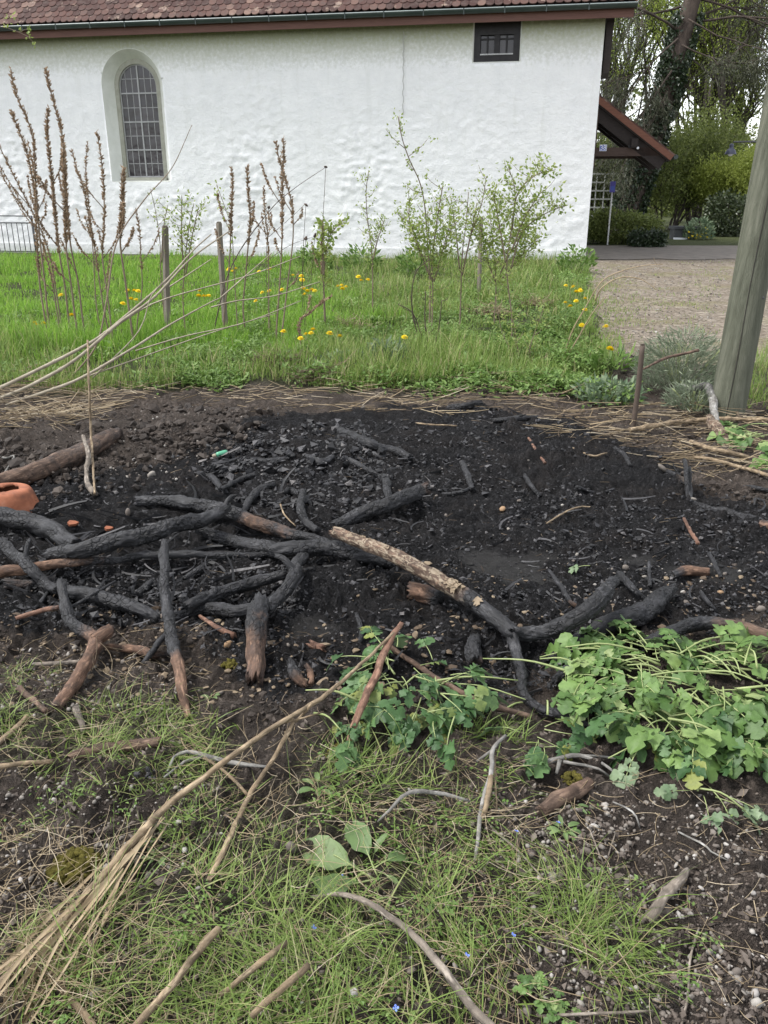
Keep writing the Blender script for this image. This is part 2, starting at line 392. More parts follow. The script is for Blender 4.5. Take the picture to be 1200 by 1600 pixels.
M = {}
def leafmat(name, stops, rough=.5, trans=.35, spec=.35, by='island', tint=None):
    n = NT(name); r = n.island() if by == 'island' else n.objrand()
    if by == 'both': r = n.math('FRACT', n.math('ADD', n.island(), n.objrand()))
    c = n.ramp(r, stops)
    big = n.noise(1.3, 2, .5, n.pos())
    c = n.mix(n.math('MULTIPLY', big, .5), c, tint or tuple(.55 * x for x in stops[0][1]))
    M[name] = n.done(c, rough, None, spec, trans); return M[name]
def woodmat(name, dark, mid, light, grain=60.0, rough=.82, crackscale=52, peel=None):
    """raw wood or bark that turns to cracked charcoal where attribute char is 1"""
    n = NT(name); tc = n.attr('tc', True); ch = n.attr('char')
    g = n.noise(1, 5, .6, n.vscale(tc, (grain, grain, grain * .12)), .6)
    raw = n.ramp(g, [(.25, dark), (.5, mid), (.75, light)])
    pat = n.noise(16, 5, .7, tc, .5)
    raw = n.mix(n.ramp(pat, [(.38, 0.0), (.62, .85)]), raw, tuple(.28 * x for x in mid))
    raw = n.mix(n.ramp(n.noise(70, 3, .6, n.vscale(tc, (1, 1, .3))), [(.55, 0.0), (.7, .6)]), raw, tuple(1.5 * x for x in light))
    if peel:
        pk = n.noise(1, 4, .6, n.vscale(tc, (55, 55, 30)), .9)
        raw = n.mix(n.ramp(pk, [(.50, 0.0), (.57, .85)]), raw, n.ramp(g, [(.3, peel[0]), (.7, peel[1])]))
    sp = n.noise(14, 4, .65, tc)
    f = n.math('ADD', n.math('MULTIPLY', ch, 1.5), n.math('SUBTRACT', n.math('MULTIPLY', sp, 1.2), .95)); f = n.ramp(f, [(.02, 0.0), (.55, 1.0)])
    ck = n.voro(crackscale, n.vscale(tc, (1, 1, .75)), 'DISTANCE_TO_EDGE')
    ckm = n.ramp(n.noise(7, 3, .6, tc), [(.34, .5), (.50, 0.0)]); ck = n.math('ADD', ck, ckm)
    ash = n.noise(11, 4, .7, tc)
    blk = n.ramp(ash, [(.3, (.0075, .0075, .0082)), (.5, (.017, .017, .019)), (.60, (.028, .028, .031)), (.76, (.10, .098, .10))])
    fib = n.noise(1, 5, .7, n.vscale(tc, (130, 130, 26)), .5); blk = n.mix(n.ramp(fib, [(.40, .85), (.56, 0.0)]), blk, (.005, .005, .0055)); blk = n.mix(n.ramp(n.noise(1, 3, .6, n.vscale(tc, (210, 210, 60))), [(.60, 0.0), (.72, .55)]), blk, (.11, .11, .115))
    blk = n.mix(n.ramp(ck, [(0, .95), (.10, 0.0)]), blk, (.003, .003, .003))
    col = n.mix(f, raw, blk)
    hgt = n.math('ADD', n.math('MULTIPLY', n.ramp(ck, [(0, 0.0), (.16, 1.0)]), f), n.math('MULTIPLY', g, .5))
    nb = n.bump(hgt, .9, .0045); nb = n.bump(fib, .8, .005, nb)
    ro = n.math('SUBTRACT', rough, n.math('MULTIPLY', f, .18))
    M[name] = n.done(col, ro, nb, .4); return M[name]

# ================================================================== materials of the setting
def mk_ground():
    n = NT('soil_and_ash'); P = n.pos(); ch, gr, wet = n.attr('char'), n.attr('grass'), n.attr('wet')
    a = n.noise(5, 6, .65, P); b = n.noise(60, 5, .7, P); c = n.noise(240, 3, .6, P)
    soil = n.ramp(a, [(.3, (.068, .054, .044)), (.5, (.118, .095, .079)), (.7, (.17, .141, .120))])
    soil = n.mix(n.ramp(b, [(.3, .7), (.55, 0.0)]), soil, (.030, .022, .017))
    soil = n.mix(n.ramp(c, [(.62, 0.0), (.74, .55)]), soil, (.19, .165, .14))
    blk = n.ramp(b, [(.3, (.006, .006, .0065)), (.5, (.017, .0165, .0175)), (.7, (.050, .049, .052))])
    blk = n.mix(n.ramp(n.noise(2.6, 4, .6, P), [(.45, 0.0), (.66, .6)]), blk, (.027, .022, .0195))
    blk = n.mix(n.ramp(c, [(.68, 0.0), (.78, .5)]), blk, (.12, .115, .11))
    fe = n.math('ADD', ch, n.math('MULTIPLY', n.math('SUBTRACT', n.noise(24, 4, .7, P), .5), 1.1))
    col = n.mix(n.ramp(fe, [(.3, 0.0), (.62, 1.0)]), soil, blk)
    mud = n.ramp(n.noise(14, 4, .6, P), [(.3, (.070, .062, .056)), (.7, (.115, .104, .095))])
    mud = n.mix(ch, mud, n.ramp(n.noise(18, 5, .7, P), [(.3, (.040, .038, .036)), (.7, (.098, .094, .090))]))
    col = n.mix(n.math('MULTIPLY', wet, .85), col, mud)
    tu = n.ramp(b, [(.3, (.030, .042, .012)), (.7, (.075, .085, .030))])
    col = n.mix(gr, col, tu)
    nb = n.bump(b, 1.0, .022); nb = n.bump(c, .9, .008, nb)
    return n.done(col, n.math('SUBTRACT', .9, n.math('MULTIPLY', wet, .45)), nb, .25)
def mk_yard():
    n = NT('worn_cobble_paving'); P = n.pos(); v = n.vscale(P, (1, 1, 0))
    d = n.voro(7.5, v, 'DISTANCE_TO_EDGE'); cc = n.voro(7.5, v, 'F1', 'Color'); big = n.noise(.9, 5, .6, P)
    col = n.ramp(cc, [(.1, (.11, .088, .066)), (.5, (.155, .128, .099)), (.9, (.21, .18, .145))])
    col = n.mix(n.ramp(d, [(0, 1.0), (.13, 0.0)]), col, (.065, .052, .032)); col = n.mix(n.ramp(n.noise(30, 4, .7, P), [(.45, 0.0), (.7, .7)]), col, (.36, .31, .25))
    col = n.mix(n.ramp(big, [(.50, 0.0), (.62, .6)]), col, (.135, .122, .058))
    col = n.mix(n.ramp(n.noise(2.2, 5, .65, P), [(.5, 0.0), (.63, .6)]), col, (.13, .10, .075))
    nb = n.bump(n.ramp(d, [(0, 0.0), (.2, 1.0)]), .8, .02); nb = n.bump(n.noise(70, 4, .6, P), .5, .01, nb)
    return n.done(col, .85, nb, .25)
def mk_simple(name, stops, scale=6, rough=.7, spec=.3, bump=.3, bs=40, bd=.004, stretch=(1, 1, 1), metal=0.0, tcs='obj'):
    n = NT(name); P = n.obj() if tcs == 'obj' else n.pos(); P = n.vscale(P, stretch)
    c = n.ramp(n.noise(scale, 5, .62, P, .3), stops)
    nb = n.bump(n.noise(bs, 4, .6, P), bump, bd)
    M[name] = n.done(c, rough, nb, spec, 0, metal); return M[name]
def mk_plaster():
    n = NT('lime_plaster'); O = n.obj()
    a = n.noise(3.2, 5, .6, O); b = n.noise(14, 5, .65, O)
    c = n.ramp(a, [(.3, (.71, .715, .715)), (.7, (.79, .79, .785))])
    sep = n.n('ShaderNodeSeparateXYZ'); n.l(O, sep.inputs[0])
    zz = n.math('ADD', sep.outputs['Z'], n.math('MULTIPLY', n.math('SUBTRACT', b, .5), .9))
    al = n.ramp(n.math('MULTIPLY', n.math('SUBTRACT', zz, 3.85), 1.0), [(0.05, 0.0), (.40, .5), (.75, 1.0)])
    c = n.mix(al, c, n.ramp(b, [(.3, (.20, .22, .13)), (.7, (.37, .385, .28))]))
    lo = n.ramp(zz, [(.0, .55), (.3, 0.0)]); c = n.mix(lo, c, (.47, .49, .43))
    st = n.noise(1, 4, .6, n.vscale(O, (5, 5, .6))); c = n.mix(n.ramp(st, [(.55, 0.0), (.75, .22)]), c, (.50, .51, .45))
    nb = n.bump(b, .5, .03); nb = n.bump(n.noise(55, 4, .6, O), .35, .01, nb)
    M['plaster'] = n.done(c, .9, nb, .15)
def mk_tile():
    n = NT('clay_roof_tile'); r = n.math('FRACT', n.math('ADD', n.island(), n.objrand())); P = n.pos()
    c = n.ramp(r, [(0, (.042, .023, .020)), (.35, (.066, .035, .030)), (.7, (.088, .047, .039)), (.93, (.115, .068, .056)), (1, (.19, .125, .10))])
    c = n.mix(n.ramp(n.noise(9, 4, .6, P), [(.45, 0.0), (.66, .7)]), c, (.085, .062, .055))
    li = n.ramp(n.noise(3.1, 4, .7, P), [(.60, 0.0), (.68, .8)]); c = n.mix(li, c, n.ramp(n.noise(25, 3, .5, P), [(.35, (.21, .17, .15)), (.65, (.33, .24, .18))]))
    M['tile'] = n.done(c, .85, n.bump(n.noise(60, 4, .6, P), .5, .006), .2)
GROUND_M, YARD_M = mk_ground(), mk_yard()
mk_plaster(); mk_tile()
mk_simple('stone', [(.3, (.27, .27, .22)), (.7, (.36, .355, .305))], 9, .85)
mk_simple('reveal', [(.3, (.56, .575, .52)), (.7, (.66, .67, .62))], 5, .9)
mk_simple('asphalt', [(.3, (.13, .115, .10)), (.7, (.20, .175, .15))], 4, .85, bs=120, tcs='pos')
mk_simple('dark_timber', [(.3, (.016, .012, .011)), (.7, (.035, .027, .024))], 9, .7, stretch=(1, 8, 8))
mk_simple('beam_timber', [(.3, (.045, .028, .022)), (.7, (.075, .05, .04))], 9, .7, stretch=(1, 8, 8))
mk_simple('black_frame', [(.3, (.010, .009, .010)), (.7, (.022, .020, .021))], 9, .55)
mk_simple('fascia_wood', [(.3, (.10, .050, .040)), (.7, (.145, .074, .058))], 7, .7, stretch=(.4, 6, 6))
mk_simple('verge_wood', [(.3, (.12, .050, .032)), (.7, (.18, .078, .05))], 7, .65, stretch=(.6, 6, 6))
mk_simple('gutter_metal', [(.3, (.018, .030, .027)), (.7, (.035, .050, .045))], 3, .42, .5, .1)
mk_simple('gutter_rim_highlight', [(.3, (.22, .26, .26)), (.7, (.30, .34, .33))], 3, .4, .5, .1)  # paler than the channel: the highlight along the rim is painted in
mk_simple('lead_bar', [(.3, (.30, .30, .30)), (.7, (.40, .40, .40))], 8, .6)
mk_simple('iron_rail', [(.3, (.055, .055, .06)), (.7, (.09, .09, .095))], 8, .55)
mk_simple('lamp_blue', [(.3, (.030, .036, .062)), (.7, (.045, .052, .082))], 4, .45, .5, .1)
mk_simple('pole_wood', [(.25, (.058, .060, .042)), (.5, (.105, .110, .080)), (.75, (.17, .17, .130))], 3.6, .85, .2, .9, 24, .012, (7, 7, .30))
mk_simple('weathered_stake', [(.3, (.13, .11, .09)), (.7, (.23, .205, .17))], 5, .85, .2, .5, 40, .004, (6, 6, .6))
mk_simple('white_post', [(.3, (.50, .50, .49)), (.7, (.62, .62, .60))], 5, .6)
mk_simple('sign_blue', [(.3, (.015, .05, .33)), (.7, (.02, .065, .40))], 2, .35, .5, .05)
mk_simple('sign_violet', [(.3, (.03, .025, .22)), (.7, (.045, .035, .28))], 2, .4, .5, .05)
mk_simple('enamel_white', [(.3, (.72, .74, .78)), (.7, (.78, .80, .82))], 2, .35, .5, .05)
mk_simple('slab_grey', [(.3, (.05, .052, .055)), (.7, (.085, .088, .09))], 4, .8)
def mk_glass():
    n = NT('window_glass'); r = n.objrand()
    c = n.ramp(r, [(0, (.022, .020, .023)), (1, (.055, .050, .056))])
    M['glass'] = n.done(c, .12, n.bump(n.noise(4, 2, .5, n.pos()), .35, .03), .38)
mk_glass()

# ================================================================== ground
def grid_faces(nr, nc):
    i = np.arange(nr - 1)[:, None] * nc; j = np.arange(nc - 1)[None]
    return np.stack([i + j, i + j + 1, i + nc + j + 1, i + nc + j], -1).reshape(-1, 4)
def mk_groundsheet():
    ys = [.75]
    while ys[-1] < 7.6: ys.append(ys[-1] + .0037 * (ys[-1] + 1.2))
    while ys[-1] < 26: ys.append(ys[-1] + .014 * (ys[-1] + 1.2))
    ys = [-900, -250, -60, -15, -4, -1, 0, .4, .6] + ys + [28, 31, 36, 44, 60, 100, 220, 600, 1800]
    us = np.concatenate([[-12, -4, -2, -1.2, -.9, -.75, -.66], np.arange(-.62, .6201, .0032), [.66, .75, .9, 1.2, 2, 4, 12]])
    ys = np.array(ys); X = us[None] * (np.abs(ys)[:, None] + 1.2); Y = np.broadcast_to(ys[:, None], X.shape)
    ch, me, ya, fg = masks(X, Y); Z = height(X, Y)
    far = smooth(26, 34, Y); back = smooth(0, -3, Y); Z = Z * (1 - far) * (1 - back)
    gr = np.clip(np.maximum(me, np.maximum(.30 * fg, smooth(20.2, 21.5, Y))), 0, 1) * (1 - ya * .7)
    mb = MB(); mb.add(np.stack([X, Y, Z], -1), grid_faces(*X.shape), 0, char=ch.ravel(), grass=gr.ravel(), wet=wetmask(X, Y).ravel())
    tag(mb.build('ground', GROUND_M), kind='structure', label='dark brown soil and black ash of the garden plot')
_height0 = height
def height(x, y):
    x = np.asarray(x, float); y = np.asarray(y, float)
    h = _height0(x, y)
    fade = smooth(9.0, 7.8, y)
    return np.where(y > 7.8, h * np.maximum(fade, np.clip(sdist(x, y, MEADOW) > -.3, 0, 1)), h)
mk_groundsheet()
def mk_yardsheet():
    xs = np.arange(1.9, 15.01, .1); ys = np.arange(7.2, 19.75, .1); X, Y = np.meshgrid(xs, ys)
    Z = .010 + np.maximum(height(X, Y), .01 * fbm(X * 3, Y * 3, 2, 5)); F = grid_faces(*X.shape)
    cx, cy = X.ravel()[F].mean(1), Y.ravel()[F].mean(1)
    keep = sdist(cx, cy, YARD) + .12 * fbm(cx * 2.3, cy * 2.3, 4, 3) > 0
    mb = MB(); mb.add(np.stack([X, Y, Z], -1), F[keep]); tag(mb.build('gravel_yard', YARD_M), kind='structure', label='worn cobbled yard with mossy patches beside the chapel')
    mb = MB(); xs = np.concatenate([np.arange(4.6, 12, .4), [14, 20, 40]]); ys = np.linspace(19.2, 24.0, 13); X, Y = np.meshgrid(xs, ys); Y[0] += .5 * fbm(X[0] * 1.3, X[0] * 0, 3, 12) + .15
    mb.add(np.stack([X, Y, .024 + .004 * fbm(X, Y, 2, 4)], -1), grid_faces(*X.shape))
    tag(mb.build('lane', M['asphalt']), kind='structure', label='dark asphalt lane running past the chapel corner')
mk_yardsheet()

# ================================================================== chapel
A = math.atan2(-2.75, 13.9); CO = np.array([4.45, 19.16, 0.0])
EX = np.array([math.cos(A), math.sin(A), 0]); EY = np.array([-math.sin(A), math.cos(A), 0])
def cl(px, py, yl=0.0):
    """photo pixel -> chapel-local (x, z) on the plane y = yl"""
    d = np.array(ray(px, py)); o = np.array([0, 0, CAM_H]) - CO
    t = (yl - o @ EY) / (d @ EY); p = o + d * t
    return float(p @ EX), float(p[2])
def to_px(P):
    d = np.asarray(P, float) - np.array([0, 0, CAM_H]); zc = d[..., 1] * CP - d[..., 2] * SP; yc = d[..., 1] * SP + d[..., 2] * CP
    return 600 + FPX * d[..., 0] / zc, 800 - FPX * yc / zc
chapel = empty('chapel', tuple(CO), A)
tag(chapel, 'whitewashed chapel with red-brown tiled roof and arched leaded window', 'chapel')
def part(mb, name, mat, parent=chapel, sm=False): return mb.build(name, mat, parent, sm)
# window geometry
GY = .34
xl, zb = cl(202, 277, GY); xr, _ = cl(258.5, 277, GY); _, zt = cl(221, 100, GY)
wr = (xr - xl) / 2; wc = (xl + xr) / 2
def arch(grow, bottom, n=32):
    r = wr + grow; zs = zt - wr; a = np.linspace(math.pi, 0, n)
    pts = [(wc - r, zb - bottom)] + [(wc + r * math.cos(t), zs + r * math.sin(t)) for t in a] + [(wc + r, zb - bottom)]
    return pts
O_out, O_mid, O_gl = arch(.27, .10), arch(.10, .05), arch(0, 0)
# small window
sx0, sz0 = cl(740, 97, .04); sx1, sz1 = cl(814, 36, .04)
sz1 = max(sz1, sz0 + .85)
O_small = [(sx0 - .03, sz0 - .03), (sx0 - .03, sz1 + .03), (sx1 + .03, sz1 + .03), (sx1 + .03, sz0 - .03)]
def nearest(x, z, poly):
    bx, bz, bd = x.copy(), z.copy(), np.full(x.shape, 1e9)
    for i in range(len(poly)):
        x1, z1 = poly[i]; x2, z2 = poly[(i + 1) % len(poly)]; ex, ez = x2 - x1, z2 - z1
        t = np.clip(((x - x1) * ex + (z - z1) * ez) / (ex * ex + ez * ez + 1e-12), 0, 1); qx, qz = x1 + t * ex, z1 + t * ez; d = np.hypot(x - qx, z - qz)
        c = d < bd; bx[c], bz[c], bd[c] = qx[c], qz[c], d[c]
    return bx, bz
def mk_wall():
    xs = np.linspace(-24, 0, 641); zs = np.linspace(-.3, 4.92, 141); X, Z = np.meshgrid(xs, zs); x, z = X.ravel().copy(), Z.ravel().copy()
    F = grid_faces(*X.shape); kill = np.zeros(len(F), bool); pin = np.zeros(len(x), bool)
    for poly in (O_out, O_small):
        sdv = sdist(x, z, poly); near = np.abs(sdv) < .028; bx, bz = nearest(x[near], z[near], poly); x[near], z[near] = bx, bz; pin |= np.abs(sdist(x, z, poly)) < .004
        kill |= sdist(x[F].mean(1), z[F].mean(1), poly) > 0.001
    lump = smooth(4.4, 2.2, z) * .75 + .25; lump = lump * (1 - .45 * smooth(-6, -2.5, x) * smooth(1.2, 2.6, z))
    lump = lump * np.clip(.62 + 1.2 * fbm(x * .8, z * .9, 2, 231), .35, 1.0)
    y = -lump * (.030 * np.abs(fbm(x * 4.2, z * 7.0, 3, 201)) + .040 * np.maximum(fbm(x * 7.0 + .8 * fbm(x * 2, z * 2, 2, 7), z * 11.0, 2, 211), -.10)) + .02 * fbm(x * .7, z * .7, 2, 221)
    y = np.where(pin, 0.0, y * smooth(0, .15, -x))
    for poly in (O_out, O_small): y = y * np.clip(.15 + np.abs(sdist(x, z, poly)) / .2, 0, 1)
    mb = MB(); mb.add(np.stack([x, y, z], -1), F[~kill]); part(mb, 'front_wall', M['plaster'], sm=True)
    mb = MB()  # gable end wall and back wall
    v = [(-.001, 0, -.3), (-.001, 9, -.3), (-.001, 9, 4.92), (-.001, 4.5, 9.95), (-.001, 0, 4.92)]
    mb.add(v, [(0, 1, 2)]); mb.add(v, [(0, 2, 4)]); mb.add(v, [(2, 3, 4)])
    mb.add([(-24, 9, -.3), (0, 9, -.3), (0, 9, 4.92), (-24, 9, 4.92)], [(1, 0, 3, 2)])
    part(mb, 'gable_wall', M['plaster'])
    mb = MB(); mb.box((-24, -.05, -.3), (-.002, -.012, .22)); part(mb, 'plinth', M['plaster'])
mk_wall()
def loft(mb, A_, ya, B_, yb, mat=0):
    n = len(A_); v = [(p[0], ya, p[1]) for p in A_] + [(p[0], yb, p[1]) for p in B_]
    mb.add(v, [(i, (i + 1) % n, n + (i + 1) % n, n + i) for i in range(n)], mat)
win = empty('arched_window', (0, 0, 0)); win.parent = chapel
mb = MB(); loft(mb, arch(.35, .16), .006, O_out, -.001); loft(mb, O_out, -.001, O_mid, .27); part(mb, 'reveal', M['reveal'], win, True)
mb = MB(); loft(mb, O_mid, .268, O_gl, .272); loft(mb, O_gl, .272, O_gl, .40); part(mb, 'stone_frame', M['stone'], win)
def clip_convex(poly, clipper):
    out = poly
    for i in range(len(clipper)):
        x1, z1 = clipper[i]; x2, z2 = clipper[(i + 1) % len(clipper)]; new = []
        side = lambda p: (x2 - x1) * (p[1] - z1) - (z2 - z1) * (p[0] - x1)
        for j in range(len(out)):
            p, q = out[j], out[(j + 1) % len(out)]; sp, sq = side(p), side(q)
            if sp <= 1e-9: new.append(p)
            if (sp < 0) != (sq < 0) and abs(sp - sq) > 1e-12:
                t = sp / (sp - sq); new.append((p[0] + t * (q[0] - p[0]), p[1] + t * (q[1] - p[1])))
        out = new
        if len(out) < 3: return []
    return out
def fan(mb, poly, y0, y1, mat=0):
    n = len(poly); v = [(p[0], y0, p[1]) for p in poly] + [(p[0], y1, p[1]) for p in poly]
    mb.addm(v, [[(0, i, i + 1) for i in range(1, n - 1)] + [(n, n + i + 1, n + i) for i in range(1, n - 1)], [(i, n + i, n + (i + 1) % n, (i + 1) % n) for i in range(n)]], mat)
H = zt - zb; cell = H / 4.0
for r_ in range(8):
    for c_ in range(6):
        a0, a1 = xl + (xr - xl) * c_ / 6 + .006, xl + (xr - xl) * (c_ + 1) / 6 - .006; b0, b1 = zb + H * r_ / 8 + .006, zb + H * (r_ + 1) / 8 - .006
        pl = clip_convex([(a0, b0), (a0, b1), (a1, b1), (a1, b0)], O_gl)
        if len(pl) < 3: continue
        mb = MB(); fan(mb, pl, 0, .004); o = part(mb, 'pane', M['glass'], win); o.location = (0, GY, 0)
        o.rotation_euler = (0, 0, 0)
for c_ in range(1, 6):          # lead cames and iron bars
    x = xl + (xr - xl) * c_ / 6; hw = .016 if c_ == 3 else .006; zz = zt - wr + math.sqrt(max(wr ** 2 - (x - wc) ** 2, 0)) - .01
    mb = MB(); mb.box((x - hw, GY - (.02 if c_ == 3 else .006), zb), (x + hw, GY + .006, zz)); part(mb, 'glazing_bar' if c_ == 3 else 'lead_came', M['lead_bar'], win)
for r_ in range(1, 8):
    z = zb + H * r_ / 8; hw = .014 if r_ % 2 == 0 else .006
    half = wr if z < zt - wr else math.sqrt(max(wr ** 2 - (z - zt + wr) ** 2, 0))
    mb = MB(); mb.box((wc - half, GY - (.026 if r_ % 2 == 0 else .009), z - hw), (wc + half, GY + .004, z + hw)); part(mb, 'glazing_bar' if r_ % 2 == 0 else 'lead_came', M['lead_bar'], win)
mb = MB(); loft(mb, arch(-.0, 0), GY - .02, arch(-.028, -.028), GY - .021); loft(mb, arch(-.028, -.028), GY - .021, arch(-.028, -.028), GY); part(mb, 'window_frame', M['lead_bar'], win)
mb = MB(); mb.box((wc - wr - .11, .12, zb - .07), (wc + wr + .11, .275, zb - .012)); part(mb, 'sill', M['stone'], win)
# small window: dark frame, two casements of two panes
sw = empty('small_window'); sw.parent = chapel
mb = MB(); loft(mb, O_small, -.002, [(p[0] * .0 + q[0], q[1]) for p, q in zip(O_small, [(sx0, sz0), (sx0, sz1), (sx1, sz1), (sx1, sz0)])], .035); part(mb, 'reveal', M['reveal'], sw)
fw = (sx1 - sx0); fb = .13
mb = MB()
mb.box((sx0, .02, sz0), (sx1, .16, sz0 + fb)); mb.box((sx0, .02, sz1 - .36), (sx1, .16, sz1 + .06))
mb.box((sx0, .02, sz0 + fb), (sx0 + .13, .16, sz1 - .36)); mb.box((sx1 - .13, .02, sz0 + fb), (sx1, .16, sz1 - .36)); part(mb, 'frame', M['black_frame'], sw)
mid = (sx0 + sx1) / 2; pz0, pz1 = sz0 + fb, sz1 - .36
mb = MB(); mb.box((mid - .055, .03, pz0), (mid + .055, .15, pz1)); part(mb, 'mullion', M['black_frame'], sw)
mb = MB(); mb.box((sx0 + .13, .005, pz0 - .012), (sx1 - .13, .045, pz0 + .014)); part(mb, 'drip_rail', M['lead_bar'], sw)
for a0, a1 in ((sx0 + .13, mid - .055), (mid + .055, sx1 - .13)):
    h_ = (a0 + a1) / 2
    mb = MB(); mb.box((h_ - .015, .06, pz0), (h_ + .015, .10, pz1)); mb.box((a0, .062, pz1 - .085), (a1, .098, pz1 - .06)); part(mb, 'casement_bar', M['black_frame'], sw)
    for b0, b1 in ((a0, h_ - .015), (h_ + .015, a1)):
        mb = MB(); mb.box((b0 + .004, .10, pz0 + .02), (b1 - .004, .106, pz1)); part(mb, 'pane', M['glass'], sw)
# hairline joint in the plaster
jx, jz0 = cl(630, 180); _, jz1 = cl(630, 50); jx2, jz2 = cl(712, 221)
jp = np.array([(jx + .012 * math.sin(k * 1.7), -.028, jz1 + (jz0 - jz1) * k / 24) for k in range(25)])
mb = MB(); V, Q, T_, tc = tube(jp, .0075, 4); mb.addm(V, [Q, T_]); part(mb, 'plaster_crack', mk_simple('crack_grey', [(.3, (.33, .33, .31)), (.7, (.42, .42, .40))]))
# eaves: soffit, fascia, gutter
ZE = 4.66; FY = -.30; RX = .52
mb = MB(); mb.box((-24, FY + .03, ZE + .03), (RX - .08, .05, ZE + .06)); part(mb, 'soffit', M['fascia_wood'])
mb = MB(); mb.box((-24, FY, ZE - .02), (RX, FY + .028, ZE + .14)); part(mb, 'fascia_board', M['fascia_wood'])
gut = empty('gutter'); gut.parent = chapel
mb = MB(); a = np.linspace(math.pi, 2 * math.pi, 13); gr_, gy, gzc = .078, FY - .085, ZE + .205
prof = [(gy + gr_ * math.cos(t), gzc + gr_ * 1.05 * math.sin(t)) for t in a] + [(gy + (gr_ - .006) * math.cos(t), gzc + (gr_ - .006) * math.sin(t)) for t in a[::-1]]
gx = [-24, RX + .05]; n_ = len(prof); v = [(x, p[0], p[1]) for x in gx for p in prof]
mb.add(v, [(i, (i + 1) % n_, n_ + (i + 1) % n_, n_ + i) for i in range(n_)]); mb.add(v, [(i, i + 1, 25 - i - 1, 25 - i) for i in range(12)] + [(n_ + i + 1, n_ + i, n_ + 25 - i, n_ + 25 - i - 1) for i in range(12)]); part(mb, 'channel', M['gutter_metal'], gut)
C_ = np.array([(-24, gy - gr_, gzc), (-12, gy - gr_, gzc), (RX + .05, gy - gr_, gzc)]); mb = MB(); V, Q, T_, tc = tube(C_, .011, 6); mb.addm(V, [Q, T_]); part(mb, 'rolled_rim', M['gutter_rim_highlight'], gut)
for k in range(20):
    x = -.35 - k * .82
    mb = MB(); mb.box((x - .012, gy - gr_ - .012, gzc - .03), (x + .012, gy - gr_ * .2, gzc + .012)); mb.box((x - .012, gy - gr_ - .004, gzc - .1), (x + .012, gy - gr_ + .003, gzc - .031)); part(mb, 'bracket', M['gutter_metal'], gut)
# roof
roof = empty('roof'); roof.parent = chapel; PT = R(48); RE = (FY - .10, ZE + .22)     # eave edge y, z
sl = (4.5 - RE[0]) / math.cos(PT)
mb = MB()
for sgn, yb in ((1, 0), (-1, 9.0)):
    f = lambda s, d: ((RE[0] + s * math.cos(PT) - d * math.sin(PT)) if sgn > 0 else (9.0 - RE[0] - s * math.cos(PT) + d * math.sin(PT)), RE[1] + s * math.sin(PT) + d * math.cos(PT))
    p = [f(0, -.02), f(sl, -.02), f(sl, -.12), f(0, -.12)]
    v = [(x, q[0], q[1]) for x in (-24, RX) for q in p]
    mb.add(v, [(0, 1, 2, 3), (7, 6, 5, 4), (0, 4, 5, 1), (1, 5, 6, 2), (2, 6, 7, 3), (3, 7, 4, 0)])
part(mb, 'roof_deck', M['dark_timber'], roof)
def tile_mesh():
    m = MB(); w, L, th = .082, .36, .017
    out = [(-w, L), (-w, .055), (-w * .72, .018), (-w * .3, 0), (w * .3, 0), (w * .72, .018), (w, .055), (w, L)]
    n = len(out); v = [(x, y, th) for x, y in out] + [(x, y, 0) for x, y in out]
    m.addm(v, [[(0, i, i + 1) for i in range(1, n - 1)], [(i, n + i, n + (i + 1) % n, (i + 1) % n) for i in range(n)]]); return m
TM = tile_mesh(); tile_me = TM.mesh('roof_tile', False); tile_me.materials.append(M['tile'])
Rw = Matrix.Rotation(PT, 3, 'X'); tv = np.concatenate(TM.v); rest = MB(); cand = []
EXP = .165
for row in range(int(sl / EXP)):
    for k in range(int((24 + RX) / .17)):
        x = RX - .09 - k * .17 - (.085 if row % 2 else 0); s_ = row * EXP - .02
        tilt = R(48 - 4.2); jt = random.uniform(-.012, .012)
        loc = np.array([x + random.uniform(-.004, .004), RE[0] + s_ * math.cos(PT) - .025 * math.sin(PT), RE[1] + s_ * math.sin(PT) + .025 * math.cos(PT)])
        loc = loc + np.array([0, -math.sin(PT), math.cos(PT)]) * .03
        wp = CO + EX * loc[0] + EY * loc[1] + np.array([0, 0, loc[2]]); px_, py_ = to_px(wp)
        cand.append((py_ < 0 or px_ < -12, -py_, loc, tilt, jt))
cand.sort(key=lambda c: (c[0], c[1]))
for i, (hid, _, loc, tilt, jt) in enumerate(cand):
    if i < 300:
        o = link('roof_tile', tile_me, None, roof, tuple(loc)); o.rotation_euler = (tilt + random.uniform(-.02, .02), jt, jt)
    else:
        m3 = np.array(Matrix.Rotation(tilt, 3, 'X')); vv = tv @ m3.T + loc
        rest.addm(vv, [TM.f[3][0], TM.f[4][0]])
tag(part(rest, 'roof_tiling', M['tile'], roof), kind='stuff')
# dark board under the verge, right of the corner
mb = MB(); x0, z0 = cl(943, 104, .25); x1, _ = cl(952, 104, .25); mb.box((.03, .10, 3.72), (.17, 1.2, ZE + .02)); part(mb, 'verge_board', M['dark_timber'])
mb = MB(); f2 = lambda s, d: (RE[0] + s * math.cos(PT) - d * math.sin(PT), RE[1] + s * math.sin(PT) + d * math.cos(PT))
p = [f2(.0, .03), f2(sl, .03), f2(sl, -.25), f2(.25, -.25)]; v = [(x, q[0], q[1]) for x in (RX + .003, RX + .04) for q in p]
mb.add(v, [(0, 1, 2, 3), (7, 6, 5, 4), (0, 4, 5, 1), (1, 5, 6, 2), (2, 6, 7, 3), (3, 7, 4, 0)]); part(mb, 'barge_board', M['verge_wood'])
